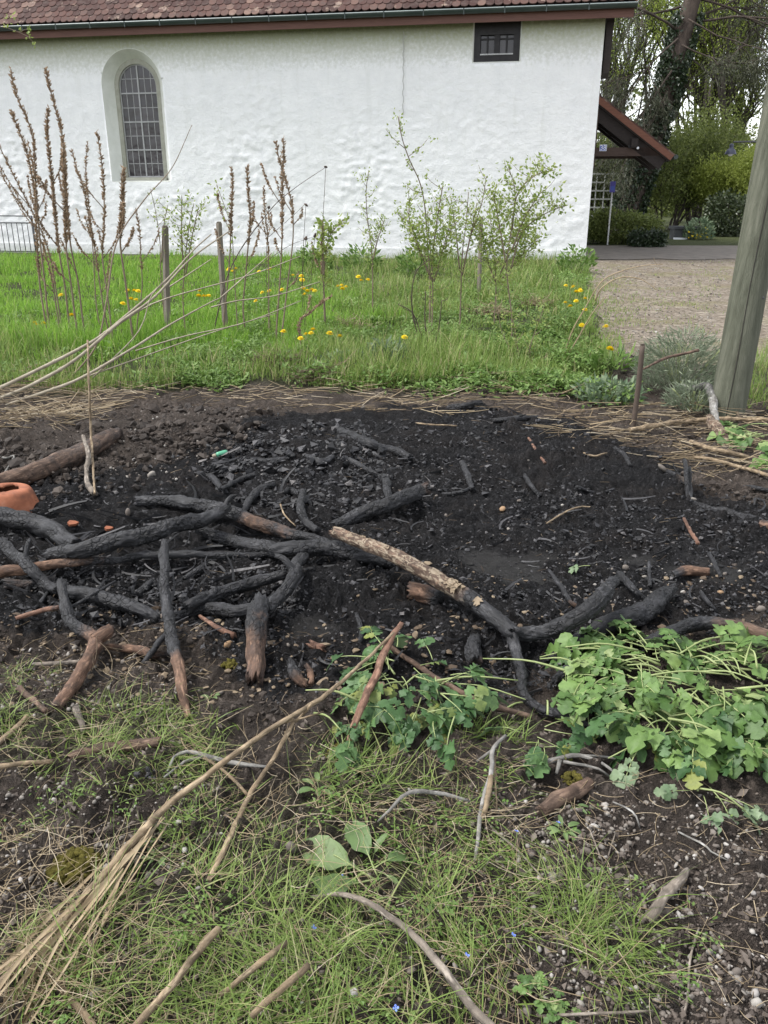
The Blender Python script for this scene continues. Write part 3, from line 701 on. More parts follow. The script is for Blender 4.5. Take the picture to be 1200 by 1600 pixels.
# porch roof on the gable end
PY0 = 2.6
porch = empty('porch'); porch.parent = chapel
a0 = np.array(cl(936, 150, PY0)); a1 = np.array(cl(1053, 243, PY0)); b0 = cl(937, 228, PY0); b1 = cl(1025, 242, PY0)
sl_ = (a1 - a0) / np.linalg.norm(a1 - a0); nr = np.array([-sl_[1], sl_[0]]); a0 = a0 - sl_ * (a0[0] / sl_[0]) 
def slab(name, s0, s1, d0, d1, y0, y1, mat, sm=False):
    L = np.linalg.norm(a1 - a0); q = [a0 + sl_ * L * s0 + nr * d0, a0 + sl_ * L * s1 + nr * d0, a0 + sl_ * L * s1 + nr * d1, a0 + sl_ * L * s0 + nr * d1]
    v = [(p[0], y, p[1]) for y in (y0, y1) for p in q]; m = MB()
    m.add(v, [(3, 2, 1, 0), (4, 5, 6, 7), (0, 1, 5, 4), (1, 2, 6, 5), (2, 3, 7, 6), (3, 0, 4, 7)]); return part(m, name, mat, porch, sm)
slab('verge_trim', 0, 1, -.13, 0.0, PY0 - .03, PY0, M['verge_wood'])
slab('deck', 0, 1.0, -.16, -.03, PY0 + .003, PY0 + 2.6, M['dark_timber'])
for k in range(3): slab('rafter', .02, .97, -.42, -.161, PY0 + .12 + k * 1.05, PY0 + .28 + k * 1.05, M['dark_timber'])
L_ = np.linalg.norm(a1 - a0)
for r_ in range(11):
    slab('tile_course', r_ / 11 - .005, (r_ + 1.15) / 11, .002 + .0, .034, PY0 - .02 - .005 * (r_ % 2), PY0 + 2.62, M['tile']).rotation_euler = (0, 0, 0)
zb0 = (b0[1] + b1[1]) / 2
for k in range(2):
    mb = MB(); mb.box((0.02, PY0 + .12 + k * 2.1, zb0 - .12), (b1[0] + .1, PY0 + .28 + k * 2.1, zb0 + .07)); part(mb, 'tie_beam', M['beam_timber'], porch)
mb = MB(); mb.box((.006, PY0 + .1, zb0 - 2.2 + 1.8), (.12, PY0 + .3, a0[1] - .3)); part(mb, 'wall_post', M['beam_timber'], porch)
mb = MB(); q = np.array([(a1[0] + .05, PY0 - .02, a1[1] - .03), (a1[0] + .05, PY0 + 2.6, a1[1] - .03)]); V, Q, T_, tc = tube(catmull(q, 4)[0], .055, 8); mb.addm(V, [Q, T_]); part(mb, 'porch_gutter', M['gutter_metal'], porch)
def text_mesh(s, size):
    c = bpy.data.curves.new('t', 'FONT'); c.body = s; c.size = size; c.align_x = 'CENTER'; c.align_y = 'CENTER'; c.extrude = .001
    o = bpy.data.objects.new('t', c); COL.objects.link(o); dg = bpy.context.evaluated_depsgraph_get(); me = bpy.data.meshes.new_from_object(o.evaluated_get(dg))
    bpy.data.objects.remove(o); return me
def local_w(x, y, z): return tuple(CO + EX * x + EY * y + np.array([0, 0, z]))
n0, n1 = cl(936.5, 236, PY0 + .11), cl(948.5, 226, PY0 + .11)
nw, nh = (n1[0] - n0[0]) / 2, (n1[1] - n0[1]) / 2
plate = empty('house_number_plate', local_w((n0[0] + n1[0]) / 2, PY0 + .118, (n0[1] + n1[1]) / 2), A); tag(plate, 'small blue enamel plate reading 38 on the porch beam', 'number plate')
mb = MB(); mb.box((-nw, -.012, -nh), (nw, -.004, nh)); mb.build('rim', M['enamel_white'], plate, False)
mb = MB(); mb.box((-nw * .88, -.015, -nh * .84), (nw * .88, -.0125, nh * .84)); mb.build('plate', M['sign_blue'], plate, False)
tx = text_mesh('38', nh * 2.05); o = link('number', tx, M['enamel_white'], plate); o.rotation_euler = (math.pi / 2, 0, 0); o.location = (0, -.018, 0); o.scale = (1.0, 1, 1)
lx, lz = cl(991, 224, PY0 + .05)
lamp = empty('porch_floodlight', local_w(lx, PY0 + .11, zb0 + .0), A); tag(lamp, 'dark box-shaped floodlight fixed on the porch beam', 'lamp')
mb = MB(); mb.box((-.075, -.12, .06), (.085, .02, .26)); mb.box((-.06, -.135, .08), (.07, -.121, .24)); mb.build('housing', M['dark_timber'], lamp, False)
mb = MB(); mb.box((-.13, -.06, .055), (-.078, .0, .12)); mb.build('bracket', M['black_frame'], lamp, False)
mb = MB(); mb.add(ICO2_V * .032 + np.array([.09, -.10, .05]), ICO2_F); mb.build('motion_sensor', M['enamel_white'], lamp)
# iron railing in front of the wall, far left
rl = 21.0
def mk_rail():
    p0, _ = AT(57, 395, 20.2); p1, _ = AT(-140, 395, 20.9); base = np.array([p0[0], p0[1], gz(p0[0], p0[1])])
    r = empty('iron_railing', tuple(base)); tag(r, 'low grey iron railing with thin upright bars against the chapel wall', 'railing')
    d = p1 - p0; d[2] = 0; L = np.linalg.norm(d); d /= L; H_ = .90
    def bar(a, b, rad, name, s=6):
        V, Q, T_, tc = tube(catmull(np.array([a, b]), 3)[0], rad, s); m = MB(); m.addm(V, [Q, T_]); m.build(name, M['iron_rail'], r)
    up = np.array([0, 0, 1.0])
    for h_ in (H_, H_ - .15, .12): bar(up * h_, d * L + up * h_, .014, 'rail')
    bar(up * -.1, up * (H_ + .01), .026, 'post'); bar(d * L - up * .1, d * L + up * H_, .026, 'post')
    for k in range(1, int(L / .135)): bar(d * .135 * k + up * .12, d * .135 * k + up * (H_ - .15), .010, 'bar', 5)
mk_rail()

# ================================================================== vegetation and things beyond the fire place
leafmat('spring_leaf', [(0, (.20, .27, .045)), (.5, (.30, .38, .075)), (1, (.42, .48, .12))], .5, .55, tint=(.22, .27, .06))
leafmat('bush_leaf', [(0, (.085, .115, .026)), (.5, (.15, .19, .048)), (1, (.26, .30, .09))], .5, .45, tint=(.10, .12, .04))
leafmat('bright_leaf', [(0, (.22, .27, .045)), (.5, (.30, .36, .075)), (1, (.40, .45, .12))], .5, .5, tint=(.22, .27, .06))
leafmat('hedge_leaf', [(0, (0.036, 0.054, 0.022)), (.6, (0.066, 0.090, 0.038)), (1, (0.144, 0.168, 0.096))], .35, .15, .5)
leafmat('ivy_leaf', [(0, (.018, .032, .014)), (.6, (.032, .055, .022)), (1, (.07, .095, .05))], .3, .15, .5)
leafmat('pine_needle', [(0, (0.054, 0.062, 0.035)), (.5, (0.084, 0.092, 0.054)), (1, (0.128, 0.132, 0.084))], .6, .2)
leafmat('sapling_leaf', [(0, (.17, .25, .055)), (.5, (.27, .35, .085)), (1, (.42, .47, .16))], .5, .5, tint=(.22, .27, .08))
leafmat('meadow_grass', [(0, (.125, .265, .030)), (.5, (.19, .36, .045)), (.9, (.26, .43, .07)), (1, (.45, .45, .20))], .5, .6, tint=(.22, .36, .06))
leafmat('rough_grass', [(0, (.12, .20, .040)), (.45, (.19, .29, .060)), (.8, (.28, .37, .10)), (.92, (.42, .37, .19)), (1, (.50, .43, .26))], .55, .4, tint=(.15, .20, .055))
leafmat('herb_leaf', [(0, (0.098, 0.182, 0.036)), (.5, (0.156, 0.260, 0.058)), (1, (0.260, 0.364, 0.111))], .5, .35)
leafmat('blue_herb_leaf', [(0, (0.115, 0.172, 0.098)), (.5, (0.172, 0.241, 0.138)), (1, (0.276, 0.333, 0.207))], .6, .25)
leafmat('lavender_leaf', [(0, (0.143, 0.182, 0.116)), (.5, (0.209, 0.248, 0.165)), (1, (0.297, 0.330, 0.231))], .7, .25)
leafmat('dry_seed', [(0, (.20, .135, .085)), (.5, (.32, .225, .145)), (1, (.46, .345, .235))], .8, .3, tint=(.22, .155, .10))
leafmat('dry_straw', [(0, (.27, .20, .115)), (.4, (.40, .31, .19)), (.8, (.52, .425, .285)), (1, (.62, .54, .41))], .65, .2)
leafmat('dead_litter', [(0, (.075, .052, .034)), (.5, (.16, .118, .078)), (1, (.29, .225, .15))], .8, .1)
leafmat('petal_yellow', [(0, (.74, .55, .010)), (1, (.84, .68, .02))], .6, .3, tint=(.75, .56, .01))
mk_simple('bark_grey', [(.3, (.040, .034, .030)), (.7, (.09, .076, .066))], 4, .9, .2, .8, 14, .03, (3, 3, .8))
mk_simple('bark_pine', [(.3, (.05, .04, .034)), (.7, (.10, .078, .063))], 3, .9, .2, .9, 9, .05, (3, 3, .6))
mk_simple('stem_brown', [(.3, (.14, .105, .075)), (.7, (.24, .185, .135))], 9, .8, tcs='pos')
mk_simple('stem_dark', [(.3, (.055, .040, .032)), (.7, (.10, .075, .058))], 9, .8, tcs='pos')
mk_simple('stem_green', [(.3, (.20, .24, .10)), (.7, (.30, .33, .16))], 9, .7, tcs='pos')
mk_simple('straw_stalk', [(.25, (.19, .135, .075)), (.5, (.29, .22, .135)), (.75, (.38, .305, .20))], 14, .6, .35, .5, 60, .002, (1, 1, 1), tcs='pos')
mk_simple('pale_stalk', [(.25, (.17, .145, .105)), (.5, (.26, .225, .165)), (.75, (.36, .32, .25))], 14, .65, .35, .5, 60, .002, (1, 1, 1), tcs='pos')

def add_tube(mb, P, r, sides=6, n=None, mat=0, **kw):
    P = np.asarray(P, float); n = n or max(3, 3 * len(P)); C, _ = catmull(P, n); rr = interp_prof(r, n)
    V, Q, T_, tc = tube(C, rr, sides, **kw); mb.addm(V, [Q, T_], mat)
    return C
class Tree:
    """recursive limbs; collects tips for foliage"""
    def __init__(s, seed): s.r = random.Random(seed); s.mb = MB(); s.tips = []
    def limb(s, p, d, L, r, depth, spread=.6, up=.25, kids=3, shrink=.66, wob=.15, sides=6):
        n = 5; pts = [np.array(p, float)]; d = np.array(d, float)
        for i in range(n):
            d = d + np.array([s.r.gauss(0, wob), s.r.gauss(0, wob), s.r.gauss(0, wob) + up * .12]); d /= np.linalg.norm(d); pts.append(pts[-1] + d * L / n)
            if depth <= 1: s.tips.append((pts[-1].copy(), d.copy()))
        add_tube(s.mb, pts, [r, r * .55], sides, 6)
        if depth <= 0: return
        for k in range(kids):
            t = s.r.uniform(.35, 1.0); i = min(int(t * n), n - 1); q = pts[i] + (pts[i + 1] - pts[i]) * (t * n - i)
            nd = d + np.array([s.r.gauss(0, spread), s.r.gauss(0, spread), s.r.gauss(0, spread * .6) + up]); nd /= np.linalg.norm(nd)
            s.limb(q, nd, L * shrink * s.r.uniform(.75, 1.15), r * (.75 - .35 * t), depth - 1, spread, up, kids, shrink, wob, max(3, sides - 1))
def tips_cloud(tips, per, spread, L, W, mb, droop=0.0, mat=0, simple=False):
    P = np.repeat(np.array([t[0] for t in tips]), per, 0); D = np.repeat(np.array([t[1] for t in tips]), per, 0)
    n = len(P); P = P + RNG.normal(0, spread, (n, 3)); D = D + RNG.normal(0, .8, (n, 3)) + np.array([0, 0, -droop])
    leaves(mb, P, D, RNG.uniform(.6, 1.3, n) * L, RNG.uniform(.7, 1.2, n) * W, mat, simple=simple)
def finish_tree(t, name, label, base, bark, leafm, leafmb, group=None, cat='tree'):
    e = empty(name, tuple(base)); tag(e, label, cat, group)
    for m, nm, mt in ((t.mb, 'trunk' if cat == 'tree' else 'stems', bark), (leafmb, 'crown' if cat == 'tree' else 'foliage', leafm)):
        if m is None or m.n == 0: continue
        rebase(m.v, base); m.build(nm, mt, e, nm == 'trunk')
    return e

def big_pine():
    tr = [(968, 366), (985, 315), (1003, 262), (1030, 180), (1055, 95), (1082, 0), (1108, -100), (1130, -190)]
    P = np.array([AT(x, y, 30.6 + .25 * i)[0] for i, (x, y) in enumerate(tr)]); base = P[0].copy(); base[2] = 0
    P[0][2] = -.2; t = Tree(5)
    C = add_tube(t.mb, P, [.52, .42, .37, .34, .31, .28, .24, .18], 14, 60, rough=.10, seed=4)
    lv = MB()
    limbs = []
    for k in range(15):
        f = .60 + .39 * k / 14; i = int(f * 59); p = C[i]; a = t.r.uniform(0, 2 * math.pi)
        if k % 3 == 0: a = math.pi + t.r.uniform(-.6, .6)
        if k % 3 == 1: a = t.r.uniform(-.5, .5)
        L = t.r.uniform(2.4, 4.6); d = np.array([math.cos(a), .8 * math.sin(a), t.r.uniform(-.15, .3)])
        t.limb(p, d, L, .045, 2, .5, -.10, 4, .6, .16)
    for x0, y0, x1, y1 in ((1060, 60, 960, 150), (1050, 110, 955, 230), (1065, 70, 1150, 130), (1075, 30, 1190, 90), (1040, 150, 985, 250)):
        a = AT(x0, y0, 31)[0]; b = AT(x1, y1, 30.2)[0]; t.limb(a, unit(b - a), np.linalg.norm(b - a), .032, 2, .5, -.2, 5, .5, .12)
    tp = t.tips; P_ = np.repeat(np.array([q[0] for q in tp]), 14, 0); D_ = np.repeat(np.array([q[1] for q in tp]), 14, 0); n = len(P_)
    P_ = P_ + RNG.normal(0, .17, (n, 3)) + np.array([0, 0, -.08]); D_ = D_ * .7 + RNG.normal(0, .55, (n, 3)) + np.array([0, 0, -.5])
    leaves(lv, P_, D_, RNG.uniform(.10, .24, n), RNG.uniform(.012, .026, n), simple=True)
    e = finish_tree(t, 'pine_tree', 'tall leaning dark pine with its trunk wrapped in ivy behind the porch', base, M['bark_pine'], M['pine_needle'], lv)
    iv = MB(); n = 9000; f = RNG.uniform(0, .66, n) ** 1.0; i = (f * 59).astype(int); a = RNG.uniform(0, 2 * np.pi, n)
    cov = vnoise(f * 14, a * 1.6, 77) + (.25 - .4 * np.abs(f - .30)) > 0
    rad = .33 + .16 * (1 - f) + RNG.uniform(0, .12, n); pp = C[i] + np.stack([np.cos(a) * rad, np.sin(a) * rad, RNG.uniform(-.2, .2, n)], -1) - base
    pp = pp[cov]; leaves(iv, pp, RNG.normal(0, .5, (len(pp), 3)) + np.array([0, -.3, -.6]), RNG.uniform(.08, .16, len(pp)), RNG.uniform(.07, .13, len(pp)))
    iv.build('ivy', M['ivy_leaf'], e, False)
big_pine()
def leafy(name, label, px, py, Y, Hm, spread, seed, leafm, stems=3, per=26, lsz=.10, lw=.06, kids=4, depth=3, bark='bark_grey', r0=.10, cloud=.22, up=.35, cat='tree', group=None, lean=0.0, wid=.6):
    base, _ = AT(px, py, Y); base[2] = max(gz(base[0], base[1]), 0) if Y < 26 else 0; t = Tree(seed); lv = MB()
    for k in range(stems):
        a = t.r.uniform(0, 6.28); d = np.array([math.cos(a) * spread + lean, math.sin(a) * spread, 1.0]); d /= np.linalg.norm(d)
        t.limb(base + np.array([math.cos(a), math.sin(a), 0]) * .12 * stems ** .5 + np.array([0, 0, -.1]), d, Hm * t.r.uniform(.5, .72), r0, depth, wid, up, kids, .6, .10, 7)
    if per: tips_cloud(t.tips, per, cloud, lsz, lw, lv, simple=True)
    return finish_tree(t, name, label, base, M[bark], M[leafm], lv, group, cat)
G_ = 'trees and shrubs behind the yard'
leafy('bare_tree', 'slim dark many-stemmed tree with thin new leaves beside the utility pole', 1130, 372, 38, 9.5, .20, 11, 'spring_leaf', 6, 4, .10, .06, 5, 3, 'bark_grey', .13, .35, .5, group=G_, lean=.06, wid=.42)
leafy('bare_tree', 'slender tree with pale green buds between the pine and the utility pole', 1090, 372, 41, 10, .14, 12, 'spring_leaf', 4, 6, .10, .06, 5, 3, 'bark_grey', .11, .35, .5, group=G_, wid=.42)
leafy('bare_tree', 'thin leafing tree seen between the porch roof and the pine trunk', 950, 372, 40, 10, .15, 13, 'spring_leaf', 4, 8, .10, .06, 5, 3, 'bark_grey', .11, .35, .5, group=G_, wid=.45)
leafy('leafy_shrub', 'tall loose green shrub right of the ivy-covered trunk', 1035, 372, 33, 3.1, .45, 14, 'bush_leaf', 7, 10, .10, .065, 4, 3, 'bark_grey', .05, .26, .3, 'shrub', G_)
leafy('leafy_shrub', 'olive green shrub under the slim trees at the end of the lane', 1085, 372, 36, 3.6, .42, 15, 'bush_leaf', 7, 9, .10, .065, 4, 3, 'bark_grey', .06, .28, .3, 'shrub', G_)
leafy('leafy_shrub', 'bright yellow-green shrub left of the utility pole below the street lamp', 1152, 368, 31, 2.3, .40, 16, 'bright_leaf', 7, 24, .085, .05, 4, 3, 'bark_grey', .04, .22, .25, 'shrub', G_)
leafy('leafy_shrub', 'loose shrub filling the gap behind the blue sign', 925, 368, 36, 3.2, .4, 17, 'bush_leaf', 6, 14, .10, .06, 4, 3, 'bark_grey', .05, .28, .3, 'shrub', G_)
def far_wood():
    lv, n = MB(), 34000
    x = RNG.uniform(6, 40, n); y = RNG.uniform(46, 58, n); top = 9.0 + 4 * fbm(x * .25, y * .1, 3, 301); z = RNG.uniform(0, 1, n) ** 1.4 * top
    keep = fbm(x * .9, z * .9, 3, 311) > -.06 + .36 * smooth(1.5, 7.0, z); P = np.stack([x, y, z], -1)[keep]; m = len(P)
    leaves(lv, P, RNG.normal(size=(m, 3)), RNG.uniform(.15, .40, m), RNG.uniform(.12, .26, m), simple=True)
    tag(lv.build('far_wood', M['bush_leaf'], None, False), 'pale green far-off wood beyond the lane', 'wood', kind='stuff')
    # the twigs and trunks of that wood
    t = Tree(91); 
    for k in range(20):
        px = t.r.uniform(7, 34); t.limb(np.array([px, t.r.uniform(46, 56), 0]), np.array([t.r.gauss(0, .1), 0, 1.0]), t.r.uniform(6, 9.5), .16, 3, .45, .45, 4, .55, .1, 5)
    tag(t.mb.build('far_trunks', M['bark_grey']), 'bare grey trunks and twigs of the far-off wood', 'wood', kind='stuff')
    m = MB(); xs = np.linspace(-60, 120, 90); zt_ = 2.6 + 1.5 * fbm(xs * .12, xs * 0, 4, 321)
    v = np.concatenate([np.stack([xs, np.full(90, 95.0), np.full(90, -1.0)], -1), np.stack([xs, np.full(90, 100.0), zt_], -1), np.stack([xs, np.full(90, 130.0), zt_ * .9], -1)])
    m.add(v, grid_faces(3, 90)); tag(m.build('hills', mk_simple('far_hill', [(.3, (.045, .065, .025)), (.7, (.08, .10, .04))], .6, .9)), kind='structure')
far_wood()
def hedge(name, label, pxa, pxb, Y, Hh, depth, leafm, n, size, group=None):
    a, b = AT(pxa, 370, Y)[0], AT(pxb, 370, Y)[0]; c = (a + b) / 2; c[2] = 0; hw = (b[0] - a[0]) / 2; lv = MB()
    P = RNG.uniform(-1, 1, (n, 3)); s = np.maximum((np.abs(P) ** 2.4).sum(1) ** (1 / 2.4), .3)[:, None]; P = P / s * RNG.uniform(.72, 1.04, (n, 1)); P = P * np.array([hw, depth, Hh / 2]) + np.array([0, 0, Hh / 2])
    P[:, 2] *= 1 + .9 * fbm(P[:, 0] * 1.6, P[:, 1], 3, 5); P = P[P[:, 2] > .02]; P += RNG.normal(0, .05, P.shape); m = len(P)
    D = P * np.array([1, 1, .5]) + RNG.normal(0, .6, (m, 3)); leaves(lv, P, D, RNG.uniform(.7, 1.3, m) * size, RNG.uniform(.7, 1.2, m) * size * .62, simple=True)
    e = empty(name, tuple(c)); tag(e, label, 'hedge', group); lv.build('foliage', M[leafm], e, False)
    st = MB()
    for k in range(5):
        x = hw * (-.8 + .4 * k); add_tube(st, [(x, 0, -.1), (x + .1, .05, Hh * .5), (x + .05, 0, Hh * .8)], [.03, .012], 5)
    st.build('stems', M['bark_grey'], e)
hedge('clipped_hedge', 'dark glossy evergreen hedge at the foot of the bright shrub', 1098, 1200, 29, 1.25, .6, 'hedge_leaf', 5000, .11)
hedge('low_hedge', 'low dark green shrub bank below the ivy-covered trunk', 915, 1028, 25.2, .85, .55, 'bush_leaf', 6500, .09)
hedge('low_hedge', 'small dark clump of ground ivy at the lane edge', 985, 1040, 23.6, .42, .35, 'ivy_leaf', 2600, .08)
# yellow-flowering clump, dark low block, trellis, sign post, street lamp
def clump(name, label, base, n, rad, Hc, leafm, size, cat='plant', group=None, flowers=0, parent=None, squash=1.0, lw=.45):
    lv = MB(); a = RNG.uniform(0, 6.28, n); q = np.sqrt(RNG.uniform(0, 1, n)); z = RNG.uniform(.05, 1, n) * Hc * np.sqrt(1 - .75 * q * q)
    P = np.stack([np.cos(a) * q * rad, np.sin(a) * q * rad * squash, z], -1); D = np.stack([np.cos(a) * .8, np.sin(a) * .8, RNG.uniform(.1, 1.2, n)], -1) + RNG.normal(0, .35, (n, 3))
    leaves(lv, P, D, RNG.uniform(.6, 1.3, n) * size, RNG.uniform(.7, 1.2, n) * size * lw)
    e = empty(name, tuple(base)); tag(e, label, cat, group); lv.build('foliage', M[leafm], e, False)
    st = MB(); m = min(14, n // 12); a = RNG.uniform(0, 6.28, m); q = RNG.uniform(.2, .9, m) * rad
    for k in range(m): add_tube(st, [(0, 0, -.04), (math.cos(a[k]) * q[k] * .6, math.sin(a[k]) * q[k] * .6 * squash, Hc * .4), (math.cos(a[k]) * q[k], math.sin(a[k]) * q[k] * squash, Hc * .75)], [.008 * Hc + .003, .003], 4)
    st.build('stems', M['stem_green'], e)
    if flowers:
        fl = MB(); P = np.stack([RNG.uniform(-rad, rad, flowers), -RNG.uniform(.2, 1, flowers) * rad, RNG.uniform(.05, .35, flowers)], -1); lumps(fl, P, RNG.uniform(.02, .04, flowers)); fl.build('flowers', M['petal_yellow'], e)
    return e
clump('flowering_clump', 'small green clump with yellow flowers at the lane end', (*AT(1087, 390, 27.2)[0][:2], 0), 500, .42, .62, 'blue_herb_leaf', .16, flowers=24)
def mk_block():  # dark low block of unknown use, with a pale strip in front
    p, _ = AT(1066, 391, 27.5); e = empty('low_block', (p[0], p[1], 0)); tag(e, 'low dark grey block with a pale strip at the lane end', 'trough')
    m = MB(); m.box((-.38, -.2, 0), (.38, .25, .30)); m.box((-.42, -.24, .30), (.42, .29, .38)); m.build('body', M['slab_grey'], e, False)
    m = MB(); m.box((-.40, -.32, .0), (.0, -.21, .05)); m.build('pale_strip', M['enamel_white'], e, False)
mk_block()
def mk_trellis():
    p, _ = AT(938, 362, 33); e = empty('garden_trellis', (p[0], p[1], 0)); tag(e, 'pale garden trellis of crossed slats behind the blue sign', 'trellis')
    for k in range(9): m = MB(); m.box((-1.2 + k * .3 - .02, -.012, 0), (-1.2 + k * .3 + .02, .012, 2.0)); m.build('upright_slat', M['white_post'], e, False)
    for k in range(7): m = MB(); m.box((-1.3, -.035, .2 + k * .29), (1.3, -.013, .25 + k * .29)); m.build('cross_slat', M['white_post'], e, False)
mk_trellis()
def mk_sign():
    p, t = AT(949, 384, 24.6); z0 = 0; q, _ = AT(957, 292, 24.6); e = empty('sign_post', (p[0], p[1], 0)); tag(e, 'thin white post with a small blue sign beside the chapel corner', 'sign')
    dx = q[0] - p[0]; m = MB(); add_tube(m, [(0, 0, -.2), (dx * .9, 0, q[2] - .1)], .022, 8); m.build('post', M['white_post'], e)
    m = MB(); m.box((dx - .07, -.045, q[2] - .14), (dx + .07, .02, q[2] + .14)); m.box((dx - .055, -.05, q[2] + .07), (dx + .055, -.046, q[2] + .10)); m.build('sign_box', M['sign_violet'], e, False)
    m = MB(); m.box((dx - .05, -.048, q[2] - .09), (dx + .05, -.0455, q[2] + .02)); m.build('sign_panel', M['sign_blue'], e, False)
mk_sign()
def mk_lamp():
    Y = 24.0; h, t = AT(1142, 236, Y); r = 8.6 / FPX * t; b, _ = AT(1196, 232, Y); arm_z = AT(1150, 222, Y)[0][2]
    e = empty('street_lamp', (b[0], Y, 0)); tag(e, 'dark blue bell-shaped street lamp on a thin arm behind the pole', 'street lamp')
    dx = h[0] - b[0]; a = np.linspace(0, 2 * np.pi, 20, endpoint=False)
    prof = [(1.0, -.55), (.98, -.35), (.85, -.02), (.62, .28), (.36, .45), (.34, .8), (.40, .95), (.28, 1.2), (.0, 1.3)]
    v = [(dx + r * q * math.cos(t_), r * q * math.sin(t_), h[2] + r * z) for q, z in prof for t_ in a]; m = MB()
    F = [(i * 20 + j, i * 20 + (j + 1) % 20, (i + 1) * 20 + (j + 1) % 20, (i + 1) * 20 + j) for i in range(len(prof) - 1) for j in range(20)]; m.add(v, F); m.build('shade', M['lamp_blue'], e)
    m = MB(); m.add(ICO2_V * r * .5 + np.array([dx, 0, h[2] - r * .4]), ICO2_F); m.build('bulb', M['enamel_white'], e)
    m = MB(); add_tube(m, [(dx + r * .2, 0, arm_z), (dx * .5, 0, arm_z + .01), (0, 0, arm_z)], .022, 8); m.build('arm', M['iron_rail'], e)
    m = MB(); add_tube(m, [(0, 0, -.2), (0, 0, 2), (0, 0, arm_z + .3)], [.06, .05, .045], 10); m.build('mast', M['iron_rail'], e)
mk_lamp()
def mk_pole():
    x, y, z, t = [float(q) for q in GP(1135, 650)]
    top, tt = AT(1240, 60, y + .25); base = np.array([x, y, z - .3]); r0 = 26.5 / FPX * t
    d = unit(top - np.array([x, y, z])); e = empty('utility_pole', (x, y, z)); tag(e, 'thick green-grey weathered wooden utility pole with a long crack', 'utility pole')
    C = np.array([d * s_ for s_ in np.linspace(-.3, 5.2, 60)]); V, Q, T_, tc = tube(C, np.linspace(r0, r0 * .88, 60), 40, seed=8, rough=.012)
    # drying crack: a groove that wanders down the front left face
    th = np.tile(np.linspace(0, 2 * np.pi, 40, endpoint=False), 60); T3, N3, B3 = frames(C)
    m = MB(); m.addm(V, [Q, T_]); po = m.build('shaft', M['pole_wood'], e)
    cp = []
    for s_ in np.linspace(0, 4.6, 50):
        a = -2.0 + .10 * s_ + .03 * math.sin(s_ * 5); rr = r0 * (1 - .022 * s_) + .0005; cp.append(d * s_ + np.array([math.cos(a) * rr, math.sin(a) * rr, 0]))
    m = MB(); V, Q, T_, tc = tube(np.array(cp), .0035, 5); m.addm(V, [Q, T_]); m.build('crack', mk_simple('crack_dark', [(.3, (.02, .018, .014)), (.7, (.04, .036, .028))]), e)
    for k in range(9):
        s_, a = random.uniform(.2, 4), random.uniform(-2.9, -.4); p = d * s_ + np.array([math.cos(a), math.sin(a), 0]) * r0 * .985; m = MB(); m.add(ICO2_V * np.array([.007, .007, .010]) + p, ICO2_F); m.build('nail', M['iron_rail'], e)
    # tar stain plate, wrapped round the right front
    q, _ = AT(1197, 215, y - .1); s_ = (q[2] - z) / d[2]; m = MB(); g = []; A_ = np.linspace(-2.3, -.5, 16); Z_ = np.linspace(-.30, .17, 18)
    for zz in Z_:
        for a in A_: rr = r0 * (1 - .022 * (s_ + zz)) + .003; g.append(d * (s_ + zz) + np.array([math.cos(a) * rr, math.sin(a) * rr, 0]))
    F = grid_faces(18, 16); aa = np.tile(A_, 18)[F].mean(1); zz = np.repeat(Z_, 16)[F].mean(1); lim = -2.25 + .9 * smooth(.0, -.3, zz) + .5 * smooth(.12, .17, zz) + .12 * fbm(zz * 20, zz * 0, 2, 5)
    m.add(g, F[aa > lim]); m.build('tar_patch', M['black_frame'], e)
mk_pole()

